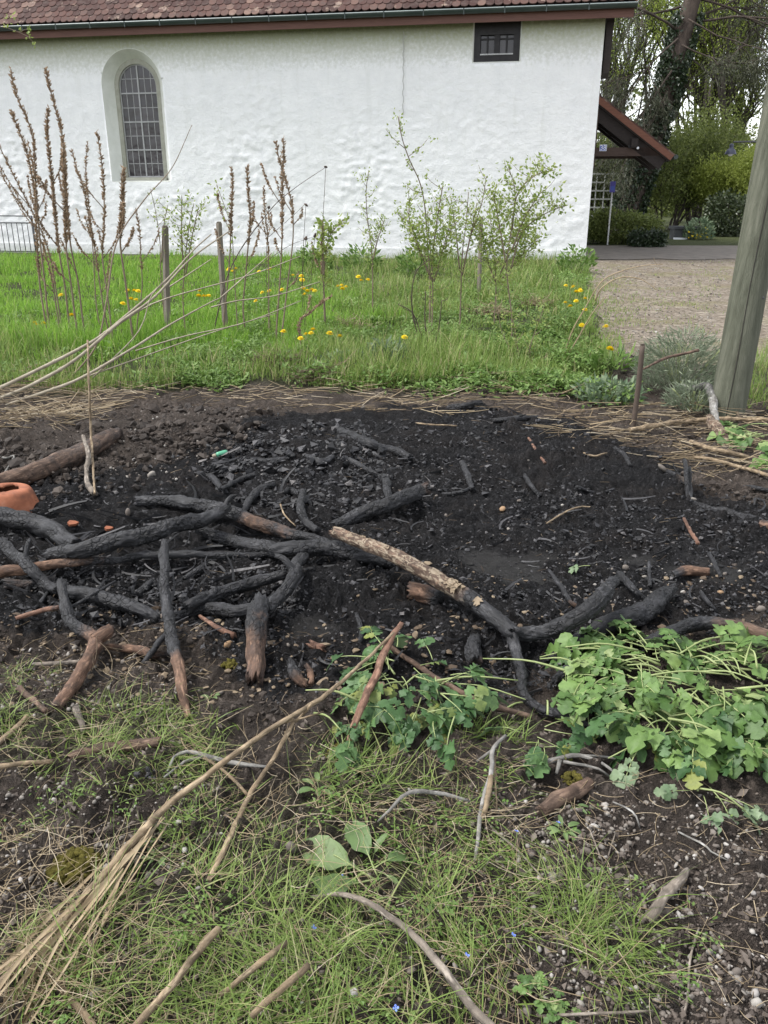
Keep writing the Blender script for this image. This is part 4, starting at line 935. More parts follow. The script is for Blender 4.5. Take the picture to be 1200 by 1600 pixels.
# ================================================================== meadow
def in_poly_px(poly, n):
    """random photo pixels inside a pixel polygon"""
    xs, ys = [p[0] for p in poly], [p[1] for p in poly]; X = RNG.uniform(min(xs), max(xs), n * 3); Y = RNG.uniform(min(ys), max(ys), n * 3)
    k = sdist(X, Y, poly) > 0; return X[k][:n], Y[k][:n]
def ground_pts(x, y, dz=-.01): return np.stack([x, y, height(x, y) + dz], -1)
def meadow():
    n = 150000
    Y = 6.55 + (21.8 - 6.55) * RNG.uniform(0, 1, n) ** 1.5; X = RNG.uniform(-.56, .56, n) * (Y + .6)
    k = sdist(X, Y, MEADOW) + .25 * fbm(X * 2.3, Y * 2.3, 3, 3) > 0.0; X, Y = X[k], Y[k]
    dl = (X - CO[0]) * EY[0] + (Y - CO[1]) * EY[1]; k = dl < -.12; X, Y, dl = X[k], Y[k], dl[k]
    # lush mown-green left/back, rough mixed right/front
    lush = smooth(.6, -1.4, X + .10 * (Y - 10) + 1.2 * fbm(X * .5, Y * .5, 3, 401)) * smooth(7.3, 8.6, Y + .8 * fbm(X, Y, 2, 411)); pat = fbm(X * 1.3, Y * 1.3, 3, 421)
    k = RNG.uniform(0, 1, len(X)) < np.clip(.65 + 1.3 * pat + .45 * lush, .12, 1); X, Y, lush, pat = X[k], Y[k], lush[k], pat[k]
    m = len(X); isl = RNG.uniform(0, 1, m) < lush
    Hh = np.where(isl, RNG.uniform(.08, .19, m), RNG.uniform(.05, .24, m)) * np.clip(1 + 1.3 * pat, .4, 1.8)
    tuft = (np.abs(X + 3.0) < 1.6) & (Y < 9.2); Hh = np.where(tuft & (Y > 7.0), Hh * 1.45, Hh)
    P = ground_pts(X, Y); W = .0042 + .00062 * Y
    for nm, sel, mt, lb in (('meadow_grass', isl, 'meadow_grass', 'lush green grass in front of the chapel wall'), ('rough_grass', ~isl, 'rough_grass', 'rough mixed grass and weeds between the ash and the chapel')):
        s_ = np.where(sel)[0]; q = len(s_); mb = MB()
        blades(mb, P[s_], Hh[s_], W[s_] * RNG.uniform(.7, 1.3, q), RNG.uniform(0, 6.28, q), np.abs(RNG.normal(0, .22, q)), RNG.uniform(.1, 1.3, q), 3)
        tag(mb.build(nm, M[mt], None, False), lb, 'grass', kind='stuff')
meadow()
def ground_cover():
    mb = MB(); X, Y = [], []
    for poly, n in (([(380, 560), (480, 530), (640, 540), (760, 530), (900, 520), (960, 560), (1000, 640), (860, 622), (640, 610), (420, 605)], 3000), ([(520, 440), (900, 425), (915, 520), (760, 560), (560, 545)], 4200), ([(360, 430), (520, 420), (560, 540), (380, 560)], 2000), ([(0, 470), (380, 450), (400, 600), (0, 600)], 1100), ([(870, 420), (915, 410), (925, 520), (880, 520)], 900), ([(300, 560), (420, 570), (420, 610), (200, 610)], 900)):
        a, b = in_poly_px(poly, n); x, y, z, t = GP(a, b); X.append(x); Y.append(y)
    X, Y = np.concatenate(X), np.concatenate(Y); k = fbm(X * 2, Y * 2, 2, 431) > -.12; X, Y = X[k], Y[k]; n = len(X)
    X = np.repeat(X, 6) + RNG.normal(0, .05, n * 6); Y = np.repeat(Y, 6) + RNG.normal(0, .05, n * 6); m = len(X)
    P = ground_pts(X, Y, 0.0); P[:, 2] += RNG.uniform(0, .16, m) * (.6 + fbm(X * 3, Y * 3, 2, 441)); a = RNG.uniform(0, 6.28, m)
    leaves(mb, P, np.stack([np.cos(a), np.sin(a), RNG.uniform(-.1, .9, m)], -1), RNG.uniform(.022, .070, m), RNG.uniform(.012, .030, m), up=np.array([0, 0, 1.0]), simple=True)
    tag(mb.build('ground_cover', M['herb_leaf'], None, False), 'low leafy green weeds along the back edge of the ash', 'weeds', kind='stuff')
ground_cover()
# dandelions
def dandelion_mesh():
    mb = MB(); n = 22; a = np.linspace(0, 6.283, n, endpoint=False)
    for ring, (r0, r1, z0, z1) in enumerate(((.004, .022, .004, .002), (.003, .017, .007, .009), (.001, .011, .009, .014))):
        b = a + ring * .14; w = .0042
        v = np.stack([np.stack([np.cos(b) * r0, np.sin(b) * r0, np.full(n, z0)], -1), np.stack([np.cos(b + w / r1) * r1, np.sin(b + w / r1) * r1, np.full(n, z1)], -1), np.stack([np.cos(b - w / r1) * r1, np.sin(b - w / r1) * r1, np.full(n, z1 + .001)], -1)], 1)
        mb.add(v.reshape(-1, 3), np.arange(3 * n).reshape(-1, 3))
    mb.add(ICO_V * np.array([.013, .013, .006]) + np.array([0, 0, .004]), ICO_F)
    return mb.mesh('flower_head', False)
DH = dandelion_mesh(); DH.materials.append(M['petal_yellow'])
def stem_me(h):
    mb = MB(); add_tube(mb, [(0.01, 0, -h), (.004, .004, -h * .5), (0, 0, 0)], [.0035, .0028], 5, 5); me = mb.mesh('stem'); me.materials.append(M['stem_green']); return me
DS = stem_me(.26)
CL = [('in the cluster left of the thicker garden stake', [(200, 455), (210, 455), (216, 457), (205, 468), (213, 470), (192, 475)]), ('between the two garden stakes', [(312, 456), (322, 459), (318, 460), (326, 457), (310, 459)]),
      ('just right of the thinner garden stake', [(357, 422), (363, 424), (368, 423), (358, 420)]), ('alone in the lush grass at left', [(97, 470), (112, 493), (54, 505), (58, 508), (68, 506)]), ('at the foot of the tall dry stalks in the middle', [(405, 425), (422, 425), (410, 458), (421, 458), (441, 461), (400, 471), (471, 432), (472, 438), (458, 431)]),
      ('in the dense cluster right of the middle dry stalks', [(474, 455), (480, 454), (487, 454), (492, 455), (476, 460)]), ('in the cluster nearest the chapel in mid meadow', [(528, 448), (534, 446), (541, 449), (535, 452), (564, 435), (575, 438), (560, 433)]),
      ('in the cluster just behind the ash', [(478, 523), (486, 521), (489, 516), (470, 530), (443, 519), (515, 522), (531, 526)]), ('alone above the blue-green herb', [(632, 532)]), ('in the cluster along the yard edge', [(884, 448), (896, 449), (906, 453), (900, 457), (907, 455), (883, 474), (900, 471), (891, 479), (914, 485), (914, 467), (909, 509)]), ('alone at the edge of the cobbled yard', [(947, 512), (953, 545)])]
ORD = ['leftmost', 'second from left', 'third from left', 'fourth from left', 'fifth from left', 'sixth from left', 'seventh from left', 'eighth from left', 'ninth from left', 'tenth from left', 'rightmost']
for lab, pts in CL:
    pts = sorted(pts)
    for di, (px, py) in enumerate(pts):
        hgt = .19 if py > 440 else .23; x, y, z, t = [float(q) for q in GP(px, py, hgt)]
        g0 = gz(x, y); e = empty('dandelion', (x, y, g0)); tag(e, 'yellow dandelion ' + ((ORD[di] if di < len(pts) - 1 else 'rightmost') + ' ' if len(pts) > 1 else '') + lab.replace('alone ', ''), 'dandelion', 'dandelions in the meadow')
        sz = random.uniform(1.2, 1.75) * (1 + .05 * max(y - 8, 0)); o = link('flower_head', DH, None, e, (0, 0, hgt)); o.scale = (sz,) * 3; o.rotation_euler = (random.uniform(-.1, .5), random.uniform(-.3, .3), random.uniform(0, 6))
        o = link('stem', DS, None, e, (0, 0, hgt)); o.rotation_euler = (0, 0, random.uniform(0, 6))

# ---------------------------------------------------------------- tall dry seed-spike weeds
def spike_weed(label, path, Y, r=3.0, frac=.55, dense=1.0, side=3, green=0.0, group='dry seed stalks in the meadow'):
    tips = []
    P = np.array([AT(px, py, Y + .04 * i)[0] for i, (px, py) in enumerate(path)]); b = P[-1].copy(); t = AT(*path[-1], Y)[1]
    g = gz(b[0], b[1]); P = np.vstack([P, [b[0] + .01, b[1], g - .03]]) if b[2] > g else P; base = np.array([b[0], b[1], g])
    n = 40; C, s_ = catmull(P, n); rm = .42 * r / FPX * t; st = MB(); add_tube(st, P, [rm * .5, rm], 5, 26)
    runs = [(C[:int(n * frac)], 1.0)]
    rn = random.Random(sum(map(ord, label)))
    for k in range(side):
        i = rn.randint(int(n * .3), int(n * .72)); a = rn.uniform(0, 6.28); L = rn.uniform(.18, .45); d = np.array([math.cos(a) * .55, math.sin(a) * .4, 1.0]); d /= np.linalg.norm(d)
        q = np.array([C[i], C[i] + d * L * .5 + np.array([math.cos(a), 0, 0]) * .05, C[i] + d * L + np.array([math.cos(a), 0, 0]) * .03]); add_tube(st, q, [rm * .5, rm * .25], 4, 6)
        runs.append((catmull(q, 14)[0][4:], .7))
    sds = []
    for Cc, sc in runs:
        sdm = MB(); L = np.linalg.norm(np.diff(Cc, axis=0), axis=1).sum(); m = max(int(L * 190 * dense), int(L * 150) + 8)
        if m < 3: continue
        u = RNG.uniform(0, 1, m) ** .9 * (len(Cc) - 1.01); i = u.astype(int); f = (u - i)[:, None]; p = Cc[i] * (1 - f) + Cc[i + 1] * f; a = RNG.uniform(0, 6.28, m); tt = unit(Cc[i] - Cc[np.minimum(i + 1, len(Cc) - 1)])
        dd = np.stack([np.cos(a), np.sin(a), np.zeros(m)], -1) + tt * RNG.uniform(.4, 1.6, (m, 1)); leaves(sdm, p, dd, RNG.uniform(.018, .038, m) * sc * (.8 + r / 8), RNG.uniform(.009, .018, m) * (.8 + r / 8)); sds.append(sdm)
    e = empty('dry_seed_stalk', tuple(base)); tag(e, label, 'dry weed', group); rebase(st.v, base); st.build('stem', M['stem_brown'], e)
    for sdm in sds: rebase(sdm.v, base); sdm.build('seed_spike', M['sapling_leaf' if green > .5 else 'dry_seed'], e, False)
SW = [('tallest dry seed stalk at left, curving right under the arched window', [(72, 105), (76, 130), (88, 175), (98, 215), (104, 300), (110, 380), (122, 440), (130, 505)], 8.6, 4.0, .6, 1.6, 3),
      ('dry seed stalk at far left with a long curved tip', [(17, 108), (24, 145), (42, 185), (52, 220), (56, 290), (62, 370), (70, 440), (76, 500)], 8.7, 4.0, .5, 1.2, 3),
      ('thick-headed dry seed stalk left of the arched window', [(76, 168), (73, 200), (78, 250), (84, 310), (92, 390), (102, 450), (108, 505)], 8.8, 4.2, .6, 2.0, 3),
      ('dry seed stalk bowing left of the tallest one', [(17, 172), (30, 205), (45, 250), (55, 310), (58, 380), (63, 450)], 9.0, 4.0, .7, 1.6, 2),
      ('dense brown seed head in the middle of the left clump', [(98, 215), (100, 260), (102, 320), (104, 390), (112, 450), (118, 500)], 8.4, 4.2, .5, 2.4, 2),
      ('sparse dry stalk leaning in from the left edge', [(-4, 222), (12, 255), (35, 300), (60, 350), (78, 400), (90, 470)], 8.7, 3.2, .7, .8, 2),
      ('lowest sparse dry stalk at the left edge above the railing', [(-6, 255), (15, 295), (40, 330), (62, 370), (80, 430), (88, 480)], 8.9, 3.0, .7, .7, 2),
      ('slim dry seed stalk just left of the arched window sill', [(151, 205), (157, 240), (162, 290), (163, 350), (160, 400), (168, 460), (178, 545)], 8.2, 3.6, .55, 1.2, 4),
      ('short dark seed head below the arched window', [(193, 263), (192, 300), (190, 340), (188, 380), (196, 440), (204, 500)], 8.4, 5.0, .42, 2.4, 2),
      ('dry stalk with a bent side head right of the left clump', [(112, 235), (122, 270), (132, 300), (140, 345), (150, 400), (160, 470), (170, 520)], 8.5, 3.2, .6, 1.3, 4),
      ('thin dry stalk right of the short dark seed head', [(212, 325), (218, 360), (220, 400), (222, 450), (214, 510)], 8.6, 2.8, .45, .9, 1),
      ('thin dry stalk between window and left clump, bare below', [(137, 222), (134, 270), (140, 330), (146, 400), (150, 470)], 9.4, 2.6, .5, 1.2, 2),
      ('paired dry seed stalk right of the thinner stake', [(362, 262), (363, 290), (361, 340), (360, 385), (356, 440), (350, 500)], 8.8, 3.8, .42, 2.0, 2),
      ('pair partner dry seed stalk in front of the white wall', [(386, 260), (388, 300), (391, 340), (388, 380), (384, 430), (380, 480)], 8.9, 3.6, .45, 1.8, 2),
      ('tall dry seed stalk in mid meadow with a straight spike', [(443, 215), (443, 250), (441, 300), (441, 360), (438, 430), (432, 520)], 8.4, 3.6, .4, 1.5, 4),
      ('dry stalk leaning onto the straight middle spike', [(431, 222), (437, 252), (447, 285), (456, 320), (458, 370), (450, 440), (440, 530)], 8.3, 3.4, .42, 1.2, 3),
      ('short dry seed stalk right of the middle pair', [(503, 345), (503, 375), (503, 410), (506, 450)], 9.2, 3.2, .5, 1.4, 1),
      ('thin dry stalk with loose pods left of the middle pair', [(412, 290), (414, 330), (418, 370), (420, 430), (420, 500)], 8.7, 2.8, .5, .8, 3),
      ('leaning rust-brown seed stalk low in the meadow', [(517, 463), (500, 475), (482, 490), (468, 505)], 7.9, 3.4, .8, 1.8, 1)]
for a in SW: spike_weed(*a)
# ---------------------------------------------------------------- budding shoots and saplings
def sapling(name, label, stems, Y, leafm='sapling_leaf', r=2.2, per=9, lsz=.030, cloud=.035, barkm='stem_brown', twig=8, tl=.16, group='young shoots in the meadow', cat='sapling', start=.1, lw=.6):
    st, lv = MB(), MB(); base = None; rn = random.Random(len(label) * 7 + int(stems[0][0][0])); tp = []
    for path in stems:
        P = np.array([AT(px, py, Y + .05 * i)[0] for i, (px, py) in enumerate(path)]); t = AT(*path[-1], Y)[1]; b = P[-1]; g = gz(b[0], b[1])
        if base is None: base = np.array([b[0], b[1], g]); P = np.vstack([P, [b[0], b[1], g - .04]])
        rm = .6 * r / FPX * t; n = 30; C = add_tube(st, P, [rm * .4, rm], 5, n)
        for k in range(twig):
            i = int(n * (.02 + (1 - start) * .75 * (k + rn.random()) / twig)); a = rn.uniform(0, 6.28); d = np.array([math.cos(a), .6 * math.sin(a), rn.uniform(.1, .9)]); L = tl * rn.uniform(.5, 1.3)
            q = [C[i], C[i] + d * L * .6, C[i] + d * L + np.array([0, 0, .03])]; add_tube(st, q, [rm * .4, rm * .2], 3, 4); tp += [(q[1], d), (np.array(q[2]), d), ((C[i] + q[1]) / 2, d)]
        for i in range(0, int(n * .6), 2): tp.append((C[i], np.array([0, 0, 1.0])))
    if per: tips_cloud(tp, max(2, int(per * .62)), cloud, lsz * 1.2, lsz * 1.2 * lw, lv)
    e = empty(name, tuple(base)); tag(e, label, cat, group); rebase(st.v, base); st.build('stem', M[barkm], e)
    if lv.n: rebase(lv.v, base); lv.build('leaves', M[leafm], e, False)
sapling('sapling', 'tallest budding sapling with a thin arching tip against the white wall', [[(622, 182), (628, 215), (640, 250), (656, 285), (664, 325), (668, 380), (672, 450)], [(640, 310), (640, 345), (655, 385), (670, 430)], [(692, 290), (685, 330), (678, 380), (674, 430)]], 9.2, r=2.6, twig=12, per=9)
sapling('sapling', 'small narrow green sapling by itself against the white wall', [[(576, 266), (572, 300), (574, 340), (580, 380), (582, 430)], [(600, 345), (590, 375), (583, 405)]], 10.0, r=2.0, twig=11, tl=.13, per=8)
sapling('sapling', 'bushy green sapling with arching branches near the chapel corner', [[(795, 262), (805, 300), (800, 350), (792, 420), (800, 500)], [(868, 265), (835, 275), (808, 305), (800, 360)], [(888, 320), (850, 335), (815, 365), (798, 420)], [(770, 300), (780, 350), (790, 410)], [(845, 300), (820, 340), (800, 390)]], 8.6, r=2.3, twig=11, per=11, lsz=.034)
sapling('sapling', 'twiggy pale-budded shrub between the tallest and the bushy sapling', [[(732, 300), (728, 350), (722, 400), (720, 460)], [(705, 310), (712, 360), (718, 420)], [(760, 275), (752, 320), (735, 370), (722, 430)], [(745, 318), (735, 370), (724, 420)]], 9.4, r=2.2, twig=9, per=5, lsz=.026)
sapling('sapling', 'leafy green bush low in front of the chapel wall at right', [[(765, 330), (770, 380), (775, 440)], [(820, 350), (800, 390), (780, 430)], [(750, 350), (760, 400), (774, 440)], [(840, 375), (815, 400), (785, 435)]], 9.6, r=2.0, twig=12, per=16, lsz=.036, cloud=.05)
sapling('sapling', 'dense light green bush below the tallest sapling', [[(668, 330), (670, 370), (676, 440)], [(640, 345), (655, 390), (676, 440)], [(705, 345), (692, 390), (678, 440)]], 9.0, r=2.0, twig=13, per=14, lsz=.034, cloud=.05)
sapling('drooping_shoot', 'short shoot with drooping leaves right of the middle dry stalks', [[(540, 340), (525, 355), (512, 378), (506, 440)], [(505, 350), (505, 390), (506, 430)]], 9.0, r=2.6, twig=6, tl=.08, per=9, lsz=.05)
sapling('budding_shoot', 'budding green shoot between the two garden stakes', [[(303, 318), (296, 350), (290, 400), (286, 470)], [(284, 305), (284, 360), (286, 420)], [(310, 325), (300, 370), (290, 430)]], 8.9, r=2.2, twig=8, tl=.10, per=6, lsz=.034)
sapling('budding_shoot', 'thin budding shoot left of the thicker stake', [[(235, 295), (243, 330), (250, 380), (252, 440)], [(262, 320), (255, 360), (252, 410)]], 9.0, r=1.8, twig=6, tl=.09, per=4, lsz=.028)
sapling('budding_shoot', 'leafy shoot leaning left of the paired dry stalks', [[(338, 288), (350, 320), (362, 360), (366, 430)]], 8.8, r=1.8, twig=4, tl=.08, per=5, lsz=.034)
sapling('bare_bush', 'dark bare stems curving like a lyre in mid meadow', [[(672, 405), (650, 425), (643, 470), (652, 520), (670, 566)], [(690, 470), (686, 510), (678, 545), (671, 562)], [(622, 475), (645, 490), (660, 530), (670, 560)], [(665, 455), (664, 500), (669, 550)]], 7.9, r=2.6, twig=3, tl=.10, per=0, barkm='stem_dark')
sapling('weed_shoot', 'thin pale weed stems at the right front of the meadow', [[(775, 470), (785, 520), (805, 560), (816, 590)], [(800, 490), (808, 540), (815, 585)], [(850, 480), (832, 530), (818, 585)]], 7.7, r=2.0, twig=6, tl=.12, per=7, lsz=.026)
sapling('dry_arching_grass', 'pair of arching dry stalks leaning over the yard edge', [[(1036, 413), (1005, 415), (970, 424), (940, 440), (915, 480), (893, 520), (880, 562)], [(1028, 454), (1000, 436), (968, 434), (940, 450), (930, 470)], [(948, 462), (925, 490), (905, 525), (884, 560)]], 7.4, r=2.2, twig=2, tl=.04, per=0, barkm='straw_stalk', cat='dry stalk')
# herb clumps
def at_ground(px, py): x, y, z, t = [float(q) for q in GP(px, py)]; return (x, y, z), t
clump('blue_green_herb', 'blue-green leafy herb clump just behind the ash', at_ground(603, 575)[0], 420, .20, .24, 'blue_herb_leaf', .075)
clump('herb_clump', 'low grey-green herb patch left of the blue-green herb', at_ground(545, 575)[0], 420, .30, .13, 'blue_herb_leaf', .06)
clump('herb_clump', 'pale green herb clump at the front right of the meadow', at_ground(950, 625)[0], 420, .24, .15, 'blue_herb_leaf', .07)
clump('lavender_bush', 'grey-green lavender bush left of the utility pole', at_ground(1060, 612)[0], 4200, .36, .50, 'lavender_leaf', .075, 'bush', lw=.10, squash=.7)
clump('lavender_bush', 'low grey-green lavender shoots at the foot of the bush', at_ground(1085, 640)[0], 900, .20, .20, 'lavender_leaf', .07, 'bush', lw=.14)
clump('dandelion_plant', 'leafy dandelion rosette at the cobbled yard edge', at_ground(952, 580)[0], 70, .20, .16, 'herb_leaf', .16, lw=.25)
for px, py, lb in ((490, 398, 'leafy mint clump against the wall left of the small sapling'), (565, 400, 'leafy clump at the wall below the small sapling'), (650, 405, 'leafy clump at the wall below the tallest sapling'), (900, 400, 'dark green clump at the chapel corner')):
    b, t = at_ground(px, py + 25); clump('leafy_clump', lb, b, 260, .34, .48, 'herb_leaf', .12)
for px, py, lb in ((540, 516, 'tan mound of dead grass in mid meadow'), (770, 492, 'grey tangle of dead grass below the bushy sapling'), (500, 595, 'brown mat of dead grass at the ash edge'), (430, 575, 'brown tuft of dead stems at the foot of the middle stalks'), (835, 480, 'tan tuft of dead grass near the yard edge')):
    b, t = at_ground(px, py); mb = MB(); n = 170; P = np.stack([RNG.normal(0, .11, n), RNG.normal(0, .08, n), np.abs(RNG.normal(0, .04, n)) + .02], -1)
    straws(mb, P, RNG.uniform(0, 6.28, n), RNG.normal(.15, .35, n), RNG.uniform(.08, .24, n), RNG.uniform(.002, .004, n), RNG.normal(0, .8, n)); e = empty('dead_grass_tuft', b); tag(e, lb, 'dead grass', 'dead grass tufts in the meadow'); mb.build('stems', M['dry_straw' if 'tan' in lb or 'grey' in lb else 'dead_litter'], e)
# garden stakes
def stake(name, label, path, Y, r, mat, sq=True, cat='stake'):
    P = np.array([AT(px, py, Y)[0] for px, py in path]); t = AT(*path[0], Y)[1]; b = P[-1]; g = gz(b[0], b[1]); P = np.vstack([P, [b[0], b[1], g - .15]]); base = np.array([b[0], b[1], g]); rm = r / FPX * t
    e = empty(name, tuple(base)); tag(e, label, cat); mb = MB(); add_tube(mb, P - base, [rm, rm * 1.05], 4 if sq else 7, 12, seed=3, rough=.03); mb.build('shaft', M[mat], e, not sq)
    mb = MB(); q = P[0] - base; mb.box(q - np.array([rm * .6, rm * .6, .0]), q + np.array([rm * .6, rm * .6, .012])); mb.build('cut_top', M[mat], e, False)
stake('garden_stake', 'thicker grey wooden garden stake, left one of the pair', [(258, 354), (260, 440), (263, 528)], 9.1, 5.3, 'weathered_stake')
stake('garden_stake', 'thinner grey wooden garden stake right of the thicker one', [(342, 348), (347, 430), (352, 508)], 9.5, 4.6, 'weathered_stake')
stake('garden_stake', 'slim grey stake between the saplings against the wall', [(752, 340), (751, 375), (750, 405)], 12.5, 3.2, 'weathered_stake')
stake('upright_rod', 'upright rust-brown rod standing at the right edge of the ash', [(1004, 540), (998, 600), (987, 688)], 5.55, 4.2, 'rust_rod' if 'rust_rod' in M else 'stem_dark', False, 'rod')
# long bent stalks leaning in from the left
def stalk(name, label, path, Ys, r, mat='pale_stalk', cat='dry stalk', group='long dry stalks leaning in from the left', subs=()):
    P = np.array([AT(px, py, y)[0] for (px, py), y in zip(path, np.linspace(Ys[0], Ys[1], len(path)))]); t = AT(*path[0], Ys[0])[1]; g = gz(P[0][0], P[0][1])
    P = np.vstack([[P[0][0] - .25, P[0][1] - .02, min(P[0][2] - .16, g + .02)], P]); P[2:-1] += RNG.normal(0, .014, P[2:-1].shape); base = P[0].copy(); rm = .62 * r / FPX * t
    e = empty(name, tuple(base)); tag(e, label, cat, group); mb = MB(); C = add_tube(mb, P - base, [rm, rm * .8, rm * .3], 6, 40, seed=int(path[0][1]), rough=.12); mb.build('stem', M[mat], e)
    for i in range(6, 36, 7): mb = MB(); mb.add(ICO_V * np.interp(i, [0, 20, 40], [rm, rm * .8, rm * .3]) * 1.35 + C[i], ICO_F); mb.build('node', M[mat], e)
    for sp in subs:
        yv = Ys[0] + (Ys[1] - Ys[0]) * .6; Q = np.array([AT(px, py, yv + .1 * i)[0] for i, (px, py) in enumerate(sp)]) - base; mb = MB(); add_tube(mb, Q, [rm * .4, rm * .2], 4, 14); mb.build('twig', M[mat], e)
stalk('long_dry_stalk', 'upper long dry stalk crossing the meadow from the left edge', [(-10, 612), (60, 580), (140, 532), (200, 490), (262, 440), (300, 390), (330, 366)], (6.3, 7.1), 5.5, subs=[[(265, 448), (300, 425), (330, 405)], [(180, 510), (250, 470), (390, 430), (470, 400)]])
stalk('long_dry_stalk', 'second long dry stalk running below the upper one', [(-10, 628), (50, 600), (115, 565), (180, 510), (240, 460), (300, 410), (360, 360)], (6.2, 6.9), 5.5)
stalk('long_dry_stalk', 'thick pale stalk low at left that fans into fine twigs', [(-5, 640), (60, 615), (125, 588), (212, 548), (265, 515), (325, 480), (345, 465)], (6.1, 6.7), 5.0, subs=[[(330, 480), (370, 470), (430, 462), (500, 440)], [(212, 548), (290, 525), (380, 505), (470, 470)], [(140, 587), (230, 555), (330, 520), (430, 490)], [(345, 465), (385, 430), (425, 395)], [(145, 590), (215, 520), (235, 465), (255, 440)]])
stalk('long_dry_stalk', 'thin dark stalk rising steeply past the arched window', [(150, 540), (170, 470), (190, 380), (220, 310), (262, 258), (300, 195)], (7.0, 7.4), 2.4, 'stem_brown')
stalk('long_dry_stalk', 'thin dark stem with round seed heads in mid meadow', [(360, 420), (420, 330), (460, 290), (508, 262)], (8.6, 8.9), 1.8, 'stem_dark', subs=[[(400, 420), (450, 385), (490, 370)], [(420, 370), (460, 335), (475, 320)]])
for px, py, wh in ((509, 261, 'topmost'), (478, 320, 'second highest'), (492, 368, 'middle right'), (478, 372, 'middle'), (420, 324, 'leftmost high'), (438, 458, 'low right'), (418, 493, 'lowest')):
    p, t = AT(px, py, 8.9); e = empty('round_seed_head', (p[0], p[1], gz(p[0], p[1]))); tag(e, wh + ' of the round dark seed heads on wiry stems in mid meadow', 'seed head', 'round dark seed heads'); h_ = p[2] - e.location.z
    mb = MB(); lumps(mb, np.array([[0, 0, h_]]), np.array([.018]), hi=True, flat_=1.0); mb.build('head', M['stem_dark'], e); mb = MB(); add_tube(mb, [(0, 0, h_), (-.06, 0, h_ * .5), (-.03, 0, 0)], .0025, 4, 8); mb.build('stem', M['stem_dark'], e)

# ================================================================== burnt wood
woodmat('bare_wood', (0.059, 0.034, 0.023), (0.140, 0.079, 0.050), (0.243, 0.149, 0.099))
woodmat('brown_bark', (.055, .034, .024), (.115, .072, .050), (.20, .135, .095))
woodmat('peeling_bark', (.050, .032, .023), (.105, .066, .045), (.19, .125, .085), peel=((.16, .125, .085), (.34, .28, .205)))
woodmat('grey_wood', (.10, .082, .066), (.21, .175, .14), (.34, .295, .25))
woodmat('white_lichen', (0.145, 0.132, 0.115), (0.246, 0.234, 0.212), (0.365, 0.357, 0.340))
woodmat('tan_stalk', (0.152, 0.104, 0.060), (0.256, 0.188, 0.116), (0.352, 0.276, 0.184), 90)
woodmat('red_twig', (0.085, 0.043, 0.029), (0.178, 0.092, 0.060), (0.272, 0.162, 0.111))
n_ = NT('charcoal'); c_ = n_.ramp(n_.math('FRACT', n_.math('ADD', n_.island(), n_.objrand())), [(0, (.006, .006, .0065)), (.45, (.014, .0138, .0150)), (.75, (.034, .0335, .036)), (.95, (.075, .072, .074)), (1, (.13, .12, .115))])
M['charcoal'] = n_.done(n_.mix(n_.ramp(n_.noise(60, 4, .7, n_.pos()), [(.4, 0.0), (.7, .7)]), c_, (.006, .006, .007)), .6, n_.bump(n_.noise(150, 3, .6, n_.pos()), .6, .003), .4)
def stone_mat(name, stops):
    n = NT(name); r = n.math('FRACT', n.math('ADD', n.island(), n.objrand())); c = n.ramp(r, stops)
    d = n.noise(9, 4, .7, n.pos()); c = n.mix(n.ramp(d, [(.45, 0.0), (.7, .7)]), c, (.060, .046, .037))
    M[name] = n.done(c, .75, n.bump(n.noise(120, 3, .6, n.pos()), .4, .003), .3)
stone_mat('pebble', [(0, (.11, .093, .08)), (.4, (.165, .145, .125)), (.75, (.23, .21, .185)), (.95, (.32, .30, .27)), (1, (.45, .43, .41))])
stone_mat('pale_clod', [(0, (.055, .044, .036)), (.6, (.098, .079, .065)), (1, (.16, .134, .113))])
stone_mat('clod', [(0, (.018, .014, .0115)), (.6, (.032, .025, .020)), (1, (.060, .048, .039))])
mk_simple('ochre_stone', [(.3, (.19, .115, .06)), (.7, (.30, .20, .12))], 40, .75, tcs='pos')
mk_simple('terracotta', [(.25, (.10, .045, .030)), (.45, (.23, .085, .046)), (.6, (.32, .12, .064)), (.8, (.40, .20, .135))], 9, .8, .25, .4, 60, .002)
mk_simple('green_plastic', [(.3, (.06, .26, .15)), (.7, (.11, .34, .21))], 8, .35, .5, .1)
mk_simple('moss', [(.3, (.045, .040, .010)), (.7, (.12, .105, .025))], 60, .9, .1, 1.0, 200, .006, tcs='pos')

